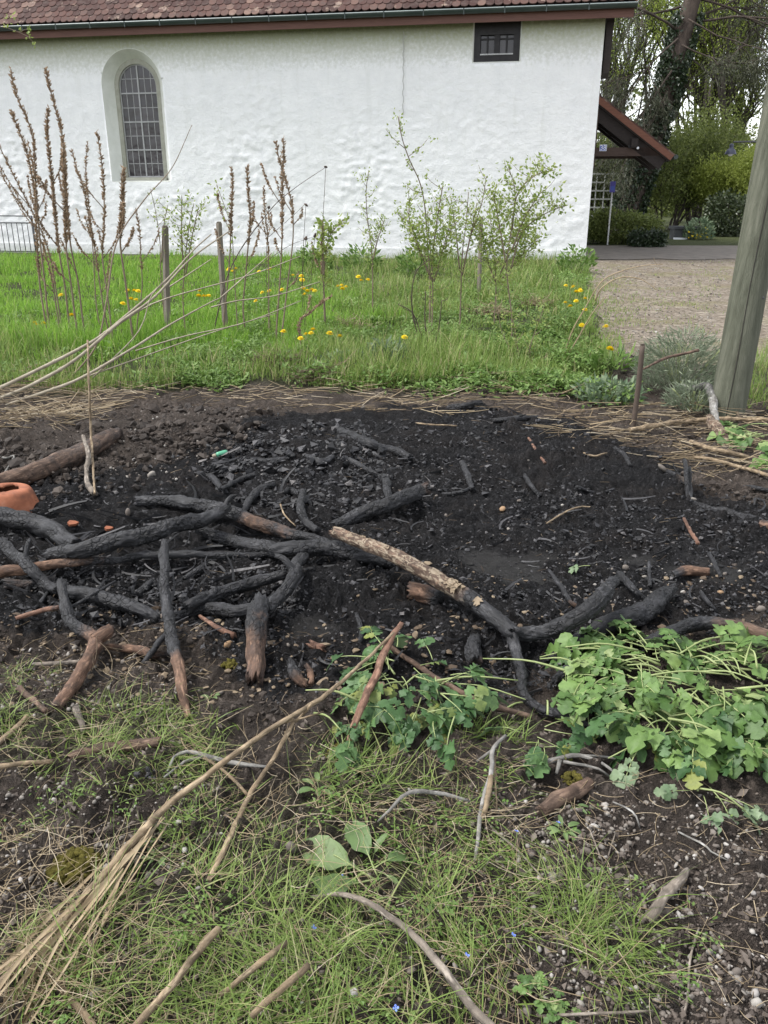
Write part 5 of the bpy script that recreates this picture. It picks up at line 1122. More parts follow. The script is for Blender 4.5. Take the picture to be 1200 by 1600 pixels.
RS = [1.0]
def path3(path, r):
    """photo path -> centre line resting on the ground; entries (px, py[, extra height])"""
    P, rad = [], []; rp = interp_prof(r, len(path))
    for (px, py, *zz), q in zip(path, rp):
        x, y, z, t = [float(v) for v in GP(px, py, .02 + (zz[0] if zz else 0))]; rm = RS[0] * q / FPX * t
        x, y, z, t = [float(v) for v in GP(px, py, rm * .72 + (zz[0] if zz else 0))]; P.append((x, y, z)); rad.append(rm)
    return np.array(P), np.array(rad)
NLOG = [0]
def wood(name, label, path, r, mat, char=(0,), cat='log', group=None, rough=.17, crack=True, jag=1.2, stubs=(), forks=(), sides=None, wob=.45):
    NLOG[0] += 1; sdv = NLOG[0]; base = None; e = None; RS[0] = .76 if crack else .92
    for bi, (pa, ra, cha) in enumerate([(path, r, char)] + list(forks)):
        P, rad = path3(pa, ra); L = np.linalg.norm(np.diff(P, axis=0), axis=1).sum(); rm = rad.mean()
        big = rm > .012; sd_ = sides or (34 if rm > .02 else 18 if big else 8); n = int(np.clip(L / (.009 if big else .02), 8, 160))
        C, s_ = catmull(P, n); rr = np.interp(np.linspace(0, 1, n), np.linspace(0, 1, len(rad)), rad)
        C = C + rm * wob * np.stack([fbm(s_ / rm * .22, s_ * 0 + k, 3, sdv + k) for k in (1, 2, 3)], -1)
        cm = interp_prof(cha, n); cm2 = np.clip(cm, 0, 1)
        V, Q, T_, tc = tube(C, rr, sd_, seed=sdv * 13 + bi, rough=rough, crack=(max(.016, rm * .65),   .22, cm2) if (crack and big) else None, jag=jag if big else .6)
        chv = np.concatenate([np.repeat(cm2, sd_), cm2[:1], cm2[-1:]])
        if base is None:
            base = P[len(P) // 2].copy(); base[2] = gz(base[0], base[1]); e = empty(name, tuple(base)); tag(e, label, cat, group)
        mb = MB(); mb.addm(V - base, [Q, T_], 0, tc=tc + np.array([sdv * 1.7, 0, sdv * .9]), char=chv); mb.build('trunk' if bi == 0 and big else 'stem' if bi == 0 else 'branch', M[mat], e)
    for f, az, el, L, r0 in stubs:
        i = int(f * (n - 1)) if not forks else 0; P0 = catmull(path3(path, r)[0], 20)[0][int(f * 19)]; d = np.array([math.cos(az) * math.cos(el), math.sin(az) * math.cos(el), math.sin(el)]); C = np.array([P0 + d * L * q for q in np.linspace(0, 1, 8)]); C[:, 2] += .02 * np.sin(np.linspace(0, 3, 8))
        V, Q, T_, tc = tube(C, np.linspace(r0, r0 * .6, 8), 10, seed=sdv, rough=.1, jag=1); mb = MB(); mb.addm(V - base, [Q, T_], 0, tc=tc, char=np.full(len(V), interp_prof(char, 20)[int(f * 19)])); mb.build('branch_stub', M[mat], e)
    RS[0] = 1.0; return e
B_ = 'burnt logs and branches in the ash'
W = wood
W('charred_log', 'thick crack-patterned black log lying on top of the pile at left', [(76, 870, .07), (150, 852, .09), (250, 830, .11), (330, 806, .10), (356, 793, .10)], [14, 18, 17.5, 15, 9], 'brown_bark', (1,), group=B_, stubs=[(.97, 1.0, .5, .09, .014)])
W('charred_log', 'blue-black log behind the top log with a bare brown patch', [(213, 783, .01), (265, 782, .02), (335, 795, .03), (405, 818, .03), (470, 838, .02), (520, 852, .02)], [11, 13, 15, 14, 12, 9], 'bare_wood', (1, 1, 1, .34, .55, 1), group=B_)
W('charred_log', 'long curved black log ending under the peeling log', [(310, 828, .02), (360, 845, .02), (430, 858, .03), (500, 856, .03), (570, 868, .02), (625, 884, .0)], [11, 14, 15, 16, 15, 12], 'brown_bark', (1,), group=B_)
W('charred_log', 'smooth grey-black log entering at the left edge below the pot', [(-25, 797, .06), (30, 812, .04), (75, 828, .03), (118, 852, .01)], [16, 15, 15, 13], 'grey_wood', (.93, .9, .93, 1), group=B_, crack=False)
W('charred_log', 'long thin pole, orange-brown at the left edge and black beyond', [(-25, 897, .05), (40, 888, .05), (90, 882, .05), (160, 876, .05), (240, 868, .04), (330, 868, .02), (432, 866, .01)], [11, 10.5, 9.5, 8, 8, 7, 5], 'bare_wood', (.15, .2, .45, .85, 1, 1, 1), group=B_)
W('charred_branch', 'black bent branch coming in at the left edge', [(-20, 840, .10), (15, 858, .10), (45, 885, .08), (70, 910, .05), (92, 922, .03)], [12, 11, 12, 11, 9], 'brown_bark', (1,), group=B_, cat='branch', stubs=[(.55, 1.4, .9, .10, .012)])
W('charred_log', 'brown-black log low at left behind the forked stick', [(12, 912, .0), (70, 918, .0), (120, 925, .02), (170, 938, .03), (215, 952, .02), (245, 968, 0)], [11, 13, 14, 14, 15, 10], 'brown_bark', (.45, .7, .95, 1, 1, 1), group=B_)
W('forked_stick', 'forked stick at left, black above and brown below', [(97, 908, .10), (101, 945, .09), (118, 978, .06), (150, 998, .05), (134, 1040, .03), (112, 1075, .01), (90, 1108, 0)], [9, 11, 13, 16, 14, 14, 11], 'bare_wood', (1, 1, .75, .2, 0.1, .15, .3), group=B_, cat='branch', forks=[([(150, 998, .05), (163, 990, .06), (172, 980, .07)], [14, 13, 9], (.2, .4))])
W('upright_stick', 'straight stick propped on the pile, black above and brown below', [(258, 850, .19), (256, 900, .14), (261, 955, .08), (268, 995, .05), (281, 1055, .02), (294, 1122, 0)], [9.5, 10, 11, 13, 12, 7], 'bare_wood', (1, 1, 1, 1, .05, .1), group=B_, cat='branch', forks=[([(262, 990, .05), (240, 1015, .03), (223, 1038, .01)], [7, 7, 5], (1,))])
W('charred_log', 'black log slanting in the middle of the pile', [(290, 948, .02), (340, 930, .02), (400, 912, .03), (445, 898, .03)], [13, 14, 13, 10], 'brown_bark', (1,), group=B_)
W('charred_log', 'knobbly black log in front of the slanting log', [(272, 962, .01), (320, 953, .01), (370, 955, .02), (415, 948, .03), (432, 940, .03)], [10, 13, 14, 14, 12], 'brown_bark', (1,), group=B_, rough=.14)
W('charred_branch', 'stout black branch leaning on the splintered stump', [(470, 868, .06), (455, 905, .06), (437, 935, .05), (415, 955, .05)], [12, 13, 14, 12], 'brown_bark', (1,), group=B_, cat='branch', stubs=[(.45, 2.6, .5, .10, .016)])
W('splintered_log', 'short black log standing out of the pile with a splintered brown foot', [(405, 942, .10), (402, 975, .07), (401, 1015, .03), (399, 1058, .0)], [19, 21, 19, 18], 'bare_wood', (1, .62, .30, .42), group=B_, jag=2.2)
W('charred_log', 'short black log with a freshly broken orange end', [(522, 822, .01), (560, 806, .02), (610, 785, .04), (650, 770, .06), (668, 762, .06)], [10, 14, 15, 15, 13], 'bare_wood', (.85, .95, 1, 1, .55), group=B_)
W('charred_branch', 'small black elbow-shaped branch left of the orange-ended log', [(472, 768, .04), (470, 795, .03), (478, 815, .02), (497, 828, .01)], [8, 8, 9, 7], 'brown_bark', (1,), group=B_, cat='branch')
PEEL = W('peeling_log', 'pale peeling-bark log running diagonally, forking into black branches', [(524, 832, .13), (590, 858, .12), (650, 888, .11), (720, 928, .09), (775, 965, .06), (803, 992, .05)], [11, 13, 15, 17, 17, 16], 'peeling_bark', (0, 0, 0, .05, .75, 1), group=B_, jag=1.6, rough=.13,
  forks=[([(800, 988, .05), (812, 1035, .03), (818, 1085, .02), (845, 1108, .02), (895, 1122, .02), (948, 1150, .0)], [14, 11, 12, 11, 10, 5], (1,)), ([(795, 992, .05), (850, 988, .06), (900, 968, .09), (935, 938, .13), (958, 908, .17)], [14, 16, 17, 17, 11], (1,))])
def bark_flakes(path, r, e, n, f0, f1):
    P, rad = path3(path, np.array(r) * .76); C, s_ = catmull(P, 60); rr = np.interp(np.linspace(0, 1, 60), np.linspace(0, 1, len(rad)), rad); T, N, B = frames(C); b = np.array(e.location)
    for k in range(n):
        f = random.uniform(f0, f1); a0 = random.uniform(-1.2, 2.6); L = random.uniform(.02, .06); wd = random.uniform(.35, .9); V = []
        for i in range(6):
            for j in range(5):
                u, v = i / 5 - .5, j / 4 - .5; q = f * 59 + u * L * 59 / s_[-1]; i0 = int(np.clip(q, 0, 58)); c = C[i0] + (C[i0 + 1] - C[i0]) * (q - i0)
                edge = max(abs(u), abs(v)) * 2; a = a0 + v * wd * (1 - .5 * abs(u)) + .25 * random.uniform(-1, 1) * (edge > .9); lift = rr[i0] * (1.06 + .16 * edge ** 3 * random.uniform(.2, 1.3))
                up_ = np.array([0, 0, 1.0]); s2 = unit(np.cross(T[i0], up_)); V.append(c + lift * (math.sin(a) * up_ + math.cos(a) * -s2) + T[i0] * random.uniform(-.004, .004) * (edge > .9) - b)
        V = np.array(V); Nn = unit(V - (C[int(f * 59)] - b)); V2 = V - Nn * .004; mb = MB(); F = grid_faces(6, 5); mb.add(np.vstack([V, V2]), np.vstack([F, F[:, ::-1] + 30])); mb.build('bark_flake', M['flake_bark'], e)
mk_simple('flake_bark', [(.3, (.12, .088, .058)), (.55, (.23, .18, .125)), (.8, (.34, .285, .21))], 30, .85, .2, .6, 120, .003, tcs='pos')
bark_flakes([(524, 832, .13), (590, 858, .12), (650, 888, .11), (720, 928, .09), (775, 965, .06), (803, 992, .05)], [11, 13, 15, 17, 17, 16], PEEL, 46, .10, .84)
W('charred_log', 'thick black log behind the green weed heap at right', [(862, 1032, .0), (905, 1002, .01), (960, 972, .02), (1010, 952, .03), (1052, 920, .04)], [14, 17, 22, 21, 9], 'brown_bark', (1,), group=B_)
W('charred_log', 'log at the right edge, black left and red-brown right', [(1000, 1010, .02), (1050, 988, .03), (1095, 974, .04), (1145, 976, .04), (1225, 1003, .03)], [13, 14, 13, 12, 12], 'brown_bark', (1, 1, .8, .15, 0), group=B_)
W('earthy_log', 'earth-brown log half buried in the soil heap at left', [(-30, 762, .02), (40, 742, .02), (110, 716, .02), (165, 688, .0), (185, 680, -.02)], [15, 15.5, 15, 14, 11], 'brown_bark', (.1, .25, .4, .35, .5), group=B_, crack=False)
W('charred_log', 'black log lying at the back of the ash', [(530, 672, -.005), (570, 690, .005), (610, 704, .005), (642, 716, -.005)], [8, 9, 10, 9], 'brown_bark', (1,), group=B_)
W('charred_branch', 'black branch at the right edge with a brown tip', [(1085, 788, .0), (1130, 800, .01), (1170, 812, .02), (1215, 826, .02)], [7, 9, 10, 9], 'bare_wood', (1, 1, .9, .1), group=B_, cat='branch')
W('charred_stick', 'black stick standing up at the right edge of the ash', [(1070, 718, .14), (1072, 745, .09), (1074, 782, .0)], [4, 5, 5], 'brown_bark', (1,), group=B_, cat='branch')
W('charred_stick', 'twin of the upright black stick, slightly lower at its right', [(1077, 730, .10), (1078, 760, .05), (1080, 785, .0)], [4, 4.5, 4.5], 'brown_bark', (1,), group=B_, cat='branch')
W('charred_stick', 'thin brown-tipped stick pointing at the pale leaf in the ash', [(858, 892, .05), (875, 915, .03), (893, 942, .01), (905, 950, 0)], [4, 5.5, 6, 4], 'bare_wood', (1, .9, .8, .2), group=B_, cat='branch')
W('charred_stick', 'black stick right of the raised fork', [(968, 896, .02), (985, 915, .01), (1008, 938, 0)], [8, 8, 6], 'brown_bark', (1,), group=B_, cat='branch')
W('charred_stick', 'small upright black stick near the orange-tinted stone', [(1014, 878, .04), (1015, 898, .02), (1015, 916, 0)], [3.5, 4, 4], 'brown_bark', (1,), group=B_, cat='branch')
W('charred_stick', 'thin black stick right of the orange-tinted stone', [(1108, 865, .03), (1118, 885, .01), (1127, 903, 0)], [4, 4.5, 4], 'brown_bark', (1,), group=B_, cat='branch')
W('bare_stick', 'small orange-brown peeled stick on the right of the ash', [(1069, 810, .03), (1078, 828, .02), (1091, 850, 0)], [3, 4, 4.5], 'red_twig', (0,), group=B_, cat='stick')
W('bare_stick', 'thin orange-red stick at the back right of the ash', [(826, 684, .02), (838, 704, .01), (852, 724, 0)], [2.4, 3, 3], 'red_twig', (0, .1, .3), group=B_, cat='stick')
W('charred_log', 'dark log end at the back edge of the ash near the straw', [(700, 637, 0), (725, 634, .01), (752, 630, 0)], [7, 8, 6], 'brown_bark', (1,), group=B_)
W('charred_log', 'flat black log under the straw at the back of the ash', [(770, 658, 0), (800, 655, .01), (840, 652, 0)], [5, 6, 5], 'brown_bark', (1,), group=B_)
for pa, r, lb in (([(308, 742), (330, 745), (352, 770)], 7, 'black stick leftmost of the small cluster behind the pile'), ([(330, 730), (360, 728), (400, 722)], 7, 'black stick topmost of the small cluster behind the pile'), ([(345, 765), (370, 752), (398, 742)], 6, 'black stick lowest of the small cluster behind the pile'), ([(395, 720), (430, 722), (460, 712)], 8, 'black stick joining the cluster to the ash heap'),
                  ([(480, 712), (500, 722), (520, 714)], 8, 'black stick on top of the ash heap'), ([(545, 718), (570, 732), (595, 745)], 7, 'black stick sloping down right of the ash heap'), ([(602, 745, .04), (606, 765, .02), (612, 788, 0)], 9, 'black stub standing behind the orange-ended log'), ([(724, 722, .03), (730, 742, .01), (738, 764, 0)], 7, 'black stub alone in the middle of the ash'), ([(690, 772), (715, 770), (738, 762)], 4, 'thin black stick touching the lone stub'),
                  ([(425, 758), (400, 770), (378, 800)], 9, 'black branch running up from the pile to the ash heap'), ([(440, 770), (455, 768), (470, 772)], 8, 'gnarled black knot above the pile'), ([(90, 905), (60, 945), (40, 958)], 5, 'thin dark stick under the forked stick'), ([(215, 930), (235, 912), (252, 905)], 9, 'black stub between the long pole and the straight stick'), ([(290, 905), (315, 888), (340, 872)], 8, 'black branch below the long thin pole'),
                  ([(820, 742), (830, 760), (845, 775)], 5, 'black chip lying right of the lone stub'), ([(1040, 735), (1060, 742), (1095, 738)], 6, 'black branch beside the upright sticks'), ([(900, 760), (930, 770), (960, 765)], 4, 'thin black stick in the right half of the ash'), ([(1150, 760), (1180, 762), (1215, 770)], 5, 'black branch at the right edge behind the brown-tipped one'), ([(960, 700), (975, 712), (985, 728)], 5, 'black stick at the foot of the upright rod'),
                  ([(556, 960, .03), (565, 985, .01), (560, 1005)], 6, 'dark stub in the mud below the peeling log'), ([(905, 1035), (885, 1050), (865, 1062)], 11, 'black branch end under the raised fork'), ([(1095, 925, .03), (1105, 940, .02), (1120, 957)], 5, 'thin black stick behind the red-brown log')):
    W('charred_stick', lb, pa, [r * .8, r, r * .8], 'brown_bark', (1,), group=B_, cat='branch', rough=.14)
# chunks
W('wood_chunk', 'short brown log end with a pale cut face under the peeling log', [(638, 922, .01), (660, 928, .01), (688, 934, 0)], [14, 17, 12], 'bare_wood', (.35, .15, .7), cat='log', jag=.6, crack=False)
W('wood_chunk', 'rounded charred block with bare wood at its foot near the weeds', [(742, 995, .03), (738, 1015, .02), (740, 1036, 0)], [12, 19, 15], 'bare_wood', (1, 1, .55), cat='log')
W('wood_chunk', 'burnt splintered chunk left of the leafy weed heap', [(452, 1035, .03), (462, 1055, .02), (478, 1072, 0)], [9, 13, 8], 'bare_wood', (1, .6, .15), cat='log', jag=2)
W('wood_chunk', 'pale split chip beside the burnt splintered chunk', [(478, 1038, .02), (486, 1052, .01), (487, 1068, 0)], [5, 8, 6], 'bare_wood', (.4, .1), cat='chip', jag=2)
W('wood_chunk', 'red-brown bark scrap above the burnt chunk', [(484, 1006, .01), (495, 1012, .01), (506, 1014, 0)], [7, 10, 7], 'red_twig', (.3, .1), cat='chip', jag=2)
W('wood_chunk', 'brown weathered wood block at the foot of the weed heap', [(846, 1266, 0), (880, 1248, .01), (920, 1222, 0)], [13, 17, 13], 'brown_bark', (.05, .2), cat='log', jag=.8)
W('wood_chunk', 'orange-tinted rounded wood piece on the grey mud', [(1052, 898, .0), (1075, 892, .01), (1108, 894, 0)], [6, 10, 7], 'bare_wood', (.8, .1, 0), cat='log', crack=False, jag=.3)
W('wood_chunk', 'pale bone-shaped wood piece on the soil at lower right', [(1010, 1438, 0), (1030, 1412, .01), (1055, 1385, .01), (1074, 1360, 0)], [10, 9, 8, 6], 'grey_wood', (0,), cat='stick', crack=False, forks=[([(1012, 1434, 0), (995, 1432, .0), (978, 1428, 0)], [6, 4, 2], (0,)), ([(1008, 1420, 0), (1004, 1405, 0.01)], [4, 3], (0,))])
W('wood_chunk', 'grey-brown flat chip beside the bone-shaped wood', [(1022, 1440, 0), (1045, 1420, .0)], [8, 9], 'grey_wood', (.3,), cat='chip', jag=2)
W('rotten_log', 'rotten brown log half hidden in the grass at left', [(110, 1184, -.01), (160, 1172, 0), (205, 1166, 0), (250, 1160, -.01)], [8, 10, 10, 9], 'brown_bark', (.1, .3, 0), crack=False)
W('bark_strip', 'pinkish bark strip lying left of the straight stick', [(165, 1012, 0), (200, 1012, 0.01), (235, 1020, .0), (262, 1022, 0)], [6, 9, 9, 7], 'bare_wood', (.3, .1, .5), cat='bark', rough=.2)
# sticks, twigs and stalks of the foreground
F_ = 'sticks and stalks in the foreground'
def S(name, label, path, r, mat, forks=(), char=(0,), cat='stick', rough=.12): return W(name, label, path, r, mat, char, cat, F_, rough, False, .6, (), forks)
S('red_stick', 'red-brown broken stick leaning across the leafy weed heap', [(628, 975, .16), (604, 1012, .14), (588, 1055, .12), (562, 1110, .09), (542, 1168, .02)], [4, 7, 6.5, 7, 5], 'red_twig', char=(0, 0, .1, 0, 0))
S('long_straw_stalk', 'longest tan stalk running diagonally to the lower left corner', [(626, 978, .18), (570, 1032, .16), (500, 1092, .13), (420, 1140, .10), (330, 1205, .08), (240, 1280, .06), (160, 1370, .04), (90, 1450, .03), (-20, 1555, .02)], [2.2, 3, 3.8, 4.2, 5, 6, 7.5, 8, 7], 'tan_stalk', [([(487, 1100, .13), (470, 1120, .09), (462, 1128, .08)], [3, 2.2], (0,)), ([(440, 1130, .1), (480, 1120, .09), (505, 1112, .08)], [2, 1.4], (0,))])
S('straw_stalk', 'tan forked stalk below the longest stalk', [(460, 1124, .08), (430, 1180, .06), (390, 1242, .04), (358, 1310, .03), (326, 1376, .0)], [3.5, 4, 4.6, 5, 5], 'tan_stalk', [([(388, 1243, .04), (350, 1205, .02), (300, 1172, .0)], [3, 2.4, 2], (0,)), ([(352, 1335, .02), (325, 1362, .01), (300, 1385, 0)], [2, 1.5], (0,))])
S('brown_stick', 'thin brown stick from the mud to the forked black branch', [(612, 1012, .03), (650, 1038, .04), (700, 1070, .06), (755, 1098, .05), (832, 1120, .02)], [4, 5, 4.5, 5, 4.5], 'brown_bark')
S('white_twig', 'whitish curved twig lying right of the charcoal lump', [(262, 1205, .0), (275, 1180, .02), (305, 1176, .03), (350, 1190, .02), (420, 1198, .01)], [2, 3, 4.5, 4, 2], 'white_lichen', [([(256, 1215, 0), (290, 1190, .01), (320, 1182, .02)], [2, 2.5, 3], (0,))])
S('white_twig', 'whitish forked twig in the grass below the leafy weed heap', [(590, 1284, .03), (612, 1262, .05), (640, 1238, .07), (690, 1240, .06), (735, 1252, .03)], [1.8, 3, 4, 3.5, 2], 'white_lichen', [([(645, 1240, .03), (638, 1232, .03)], [3, 2], (0,))])
S('grey_twig', 'grey gnarled twig left of the round pale leaves', [(790, 1150, .05), (770, 1172, .06), (768, 1205, .04), (755, 1250, .02), (742, 1345, 0)], [3, 4, 4, 4, 2.5], 'white_lichen', [([(770, 1172, .05), (745, 1190, .04)], [3, 2], (0,))])
S('grey_twig', 'tan upright twig beside the grey gnarled one', [(768, 1212, .06), (760, 1260, .03), (748, 1296, 0)], [5, 4.5, 3], 'tan_stalk', [([(773, 1185, .05), (776, 1265, .02)], [2, 1.6], (0,))])
S('white_twig', 'white frayed root at the edge of the right weed heap', [(832, 1200, .01), (865, 1188, .03), (905, 1180, .03), (945, 1195, .02), (960, 1208, 0)], [3, 4.5, 4.5, 3.5, 2], 'white_lichen', [([(875, 1187, .03), (870, 1210, .01)], [4, 3], (0,)), ([(880, 1190, .03), (930, 1200, .02), (952, 1212, .01)], [3, 2.4, 2], (0,)), ([(905, 1180, .03), (960, 1185, .02), (1000, 1198, 0)], [2.6, 2, 1.4], (0,))])
S('grey_stick', 'grey-brown stick with peeling bark at the bottom centre', [(487, 1402, .02), (545, 1400, .04), (600, 1425, .06), (650, 1465, .06), (700, 1525, .06), (735, 1570, .05), (790, 1625, .04)], [3, 4.5, 5, 6, 7.5, 8, 8], 'grey_wood', [([(735, 1568, .03), (750, 1600, .02), (770, 1630, .01)], [6, 7, 7], (0,))], char=(.25, .1, 0, 0))
S('straw_stalk', 'tan stalk at the bottom left with a frayed upper end', [(205, 1612, .05), (255, 1555, .07), (300, 1500, .08), (342, 1450, .08)], [7, 7, 7, 6], 'tan_stalk', [([(342, 1450, .03), (318, 1470, .03), (300, 1500, .02)], [5, 4], (0,))])
S('straw_stalk', 'short pale tan stalk alone near the bottom centre', [(392, 1586, .05), (435, 1550, .07), (482, 1508, .07)], [6, 6.5, 6], 'tan_stalk')
S('straw_stalk', 'short tan stalk in the grass above the short pale one', [(345, 1555, .03), (400, 1510, .05), (448, 1472, .05)], [4, 6, 5], 'tan_stalk', char=(0, .15, 0))
S('straw_stalk', 'tan stalk at the bottom left corner pointing right and down', [(78, 1520, .02), (110, 1560, .02), (158, 1615, .02)], [5, 6, 6], 'tan_stalk')
S('straw_stalk', 'tan stalk at the left edge above the grass', [(-15, 1172, .02), (20, 1142, .02), (44, 1118, .01)], [6, 5.5, 4], 'tan_stalk')
S('straw_stalk', 'horizontal tan stalk at the left edge in the grass', [(-15, 1200, .01), (40, 1193, .02), (84, 1190, .01)], [4.5, 4.5, 4], 'tan_stalk')
S('brown_stick', 'short grey-brown twig with a cut orange end at left', [(30, 1074, .01), (52, 1095, .01), (74, 1112, .01)], [5, 5.5, 5], 'brown_bark')
S('brown_stick', 'small grey twig left of the brown forked foot', [(118, 1108, .01), (126, 1125, .01), (130, 1145, 0)], [6, 6, 4], 'grey_wood', char=(.3,))
S('brown_stick', 'horizontal grey stick lying on the pebbles at left', [(55, 1038, .01), (100, 1036, .01), (125, 1034, .01)], [3.5, 4, 3.5], 'grey_wood', char=(.3,))
S('brown_stick', 'thin bent root twig in front of the slanting log', [(312, 962, .03), (335, 978, .02), (366, 994, .01)], [3, 4, 6], 'red_twig', char=(.2, 0))
S('brown_stick', 'thin dark twig crossing the low log at left', [(95, 960, .04), (130, 938, .06), (180, 908, .08)], [3, 3, 2], 'brown_bark', char=(.8,))
S('brown_stick', 'orange-brown stick lying left of the forked stick', [(25, 966, .02), (60, 955, .03), (95, 948, .02)], [4, 4.5, 4], 'red_twig', char=(0, .4))
S('root_strand', 'long pale root strand across the soil at lower right', [(1092, 1450, .01), (1078, 1500, .01), (1075, 1555, .01), (1062, 1610, .01)], [1.8, 2.2, 2.2, 2], 'grey_wood', cat='root')
S('root_strand', 'pale curled root in the soil below the right weed heap', [(958, 1253, .01), (990, 1270, .02), (1000, 1295, .01)], [1.4, 1.8, 1.2], 'white_lichen', cat='root')
S('root_strand', 'thin pale root at the right edge of the soil', [(1060, 1300, .01), (1100, 1320, .01), (1110, 1330, .01), (1138, 1345, .01)], [1.6, 1.8, 1.6, 1.2], 'white_lichen', cat='root')
S('root_strand', 'thin upright root strand in the middle of the soil', [(920, 1292, .01), (935, 1330, .02), (945, 1350, .01), (962, 1300, .01)], [1.2, 1.4, 1.4, 1.2], 'grey_wood', cat='root')
S('root_strand', 'long thin stalk lying along the bottom edge at right', [(840, 1588, .01), (900, 1585, .02), (1020, 1580, .01)], [2.6, 2.6, 2], 'grey_wood', cat='root')
S('root_strand', 'thin root between the grey twig and the stony soil', [(770, 1296, .02), (810, 1330, .02), (850, 1375, .01)], [2, 1.8, 1.2], 'grey_wood', cat='root')
S('brown_stick', 'dark brown stick lying on the stony soil at lower centre', [(902, 1460, .0), (920, 1482, .01), (936, 1500, 0)], [3, 4, 3], 'brown_bark')
# around the pole and the straw border
S('lichen_branch', 'crooked lichen-spotted branch resting against the pole foot', [(1058, 602, .10), (1085, 606, .14), (1106, 604, .17), (1113, 620, .14), (1117, 645, .07), (1122, 662, .02)], [4, 6, 7, 7, 6.5, 4], 'white_lichen', char=(.3, .45, .4, .2, .1), cat='branch')
S('brown_stick', 'dark thin stick pointing right from the upright rod', [(1006, 576, .42), (1040, 560, .46), (1092, 547, .5)], [1.8, 2.6, 2.6], 'brown_bark')
S('bark_slab', 'flat brown bark slab below the pole foot', [(1108, 655, .03), (1122, 672, .03), (1140, 692, .01)], [7, 11, 7], 'peeling_bark', cat='bark')
S('straw_stalk', 'long tan stalk lying in front of the pole foot', [(985, 672, .03), (1030, 664, .05), (1100, 656, .05), (1215, 656, .04)], [4, 4.5, 4, 3], 'tan_stalk')
S('straw_stalk', 'tan stalk ending at the green leaves right of the pole', [(1080, 690, .03), (1115, 702, .04), (1170, 714, .03)], [3.6, 4, 4], 'tan_stalk')
S('straw_stalk', 'lowest tan stalk at the right edge below the pole', [(1085, 714, .03), (1130, 722, .04), (1215, 748, .03)], [2.8, 3.4, 3.6], 'tan_stalk')
S('hanging_stalk', 'thin pale upright stalk standing in the soil heap at left', [(137, 532, .62), (139, 600, .42), (143, 690, .12), (148, 772, 0)], [1.8, 2, 2, 1.8], 'tan_stalk')
S('brown_stick', 'crooked grey stick standing beside the thin upright stalk', [(130, 682, .14), (138, 710, .10), (135, 750, .03), (148, 773, 0)], [3, 4, 4.5, 5], 'grey_wood', char=(.25,))
S('root_strand', 'pale branching root at the left edge above the earthy log', [(-10, 712, .03), (10, 716, .03), (22, 712, .03), (12, 732, .02), (2, 745, .01)], [1.8, 2, 1.6, 1.8, 1.4], 'white_lichen', cat='root')
S('pale_twig', 'thin pale twig lying in the right half of the ash', [(854, 818, .01), (880, 802, .03), (905, 792, .02), (928, 793, .01)], [1.4, 1.7, 1.6, 1], 'tan_stalk', cat='twig')
S('pale_twig', 'short pale twig at the back of the ash', [(650, 661, .01), (680, 664, .02), (714, 665, .01)], [1.4, 1.6, 1.4], 'tan_stalk', cat='twig')
S('pale_twig', 'pale bent twig right of the thin orange-red stick', [(895, 700, .01), (925, 712, .02), (948, 708, .02)], [1.6, 2, 1.4], 'tan_stalk', cat='twig')
S('pale_twig', 'pale wispy twig above the top log', [(438, 788, .05), (445, 805, .05), (462, 822, .04)], [1.4, 1.4, 1], 'tan_stalk', cat='twig')
S('pale_twig', 'thin pale twig in front of the brown log end', [(558, 932, .01), (575, 924, .02), (590, 920, .01)], [2, 2.4, 1.6], 'tan_stalk', cat='twig')

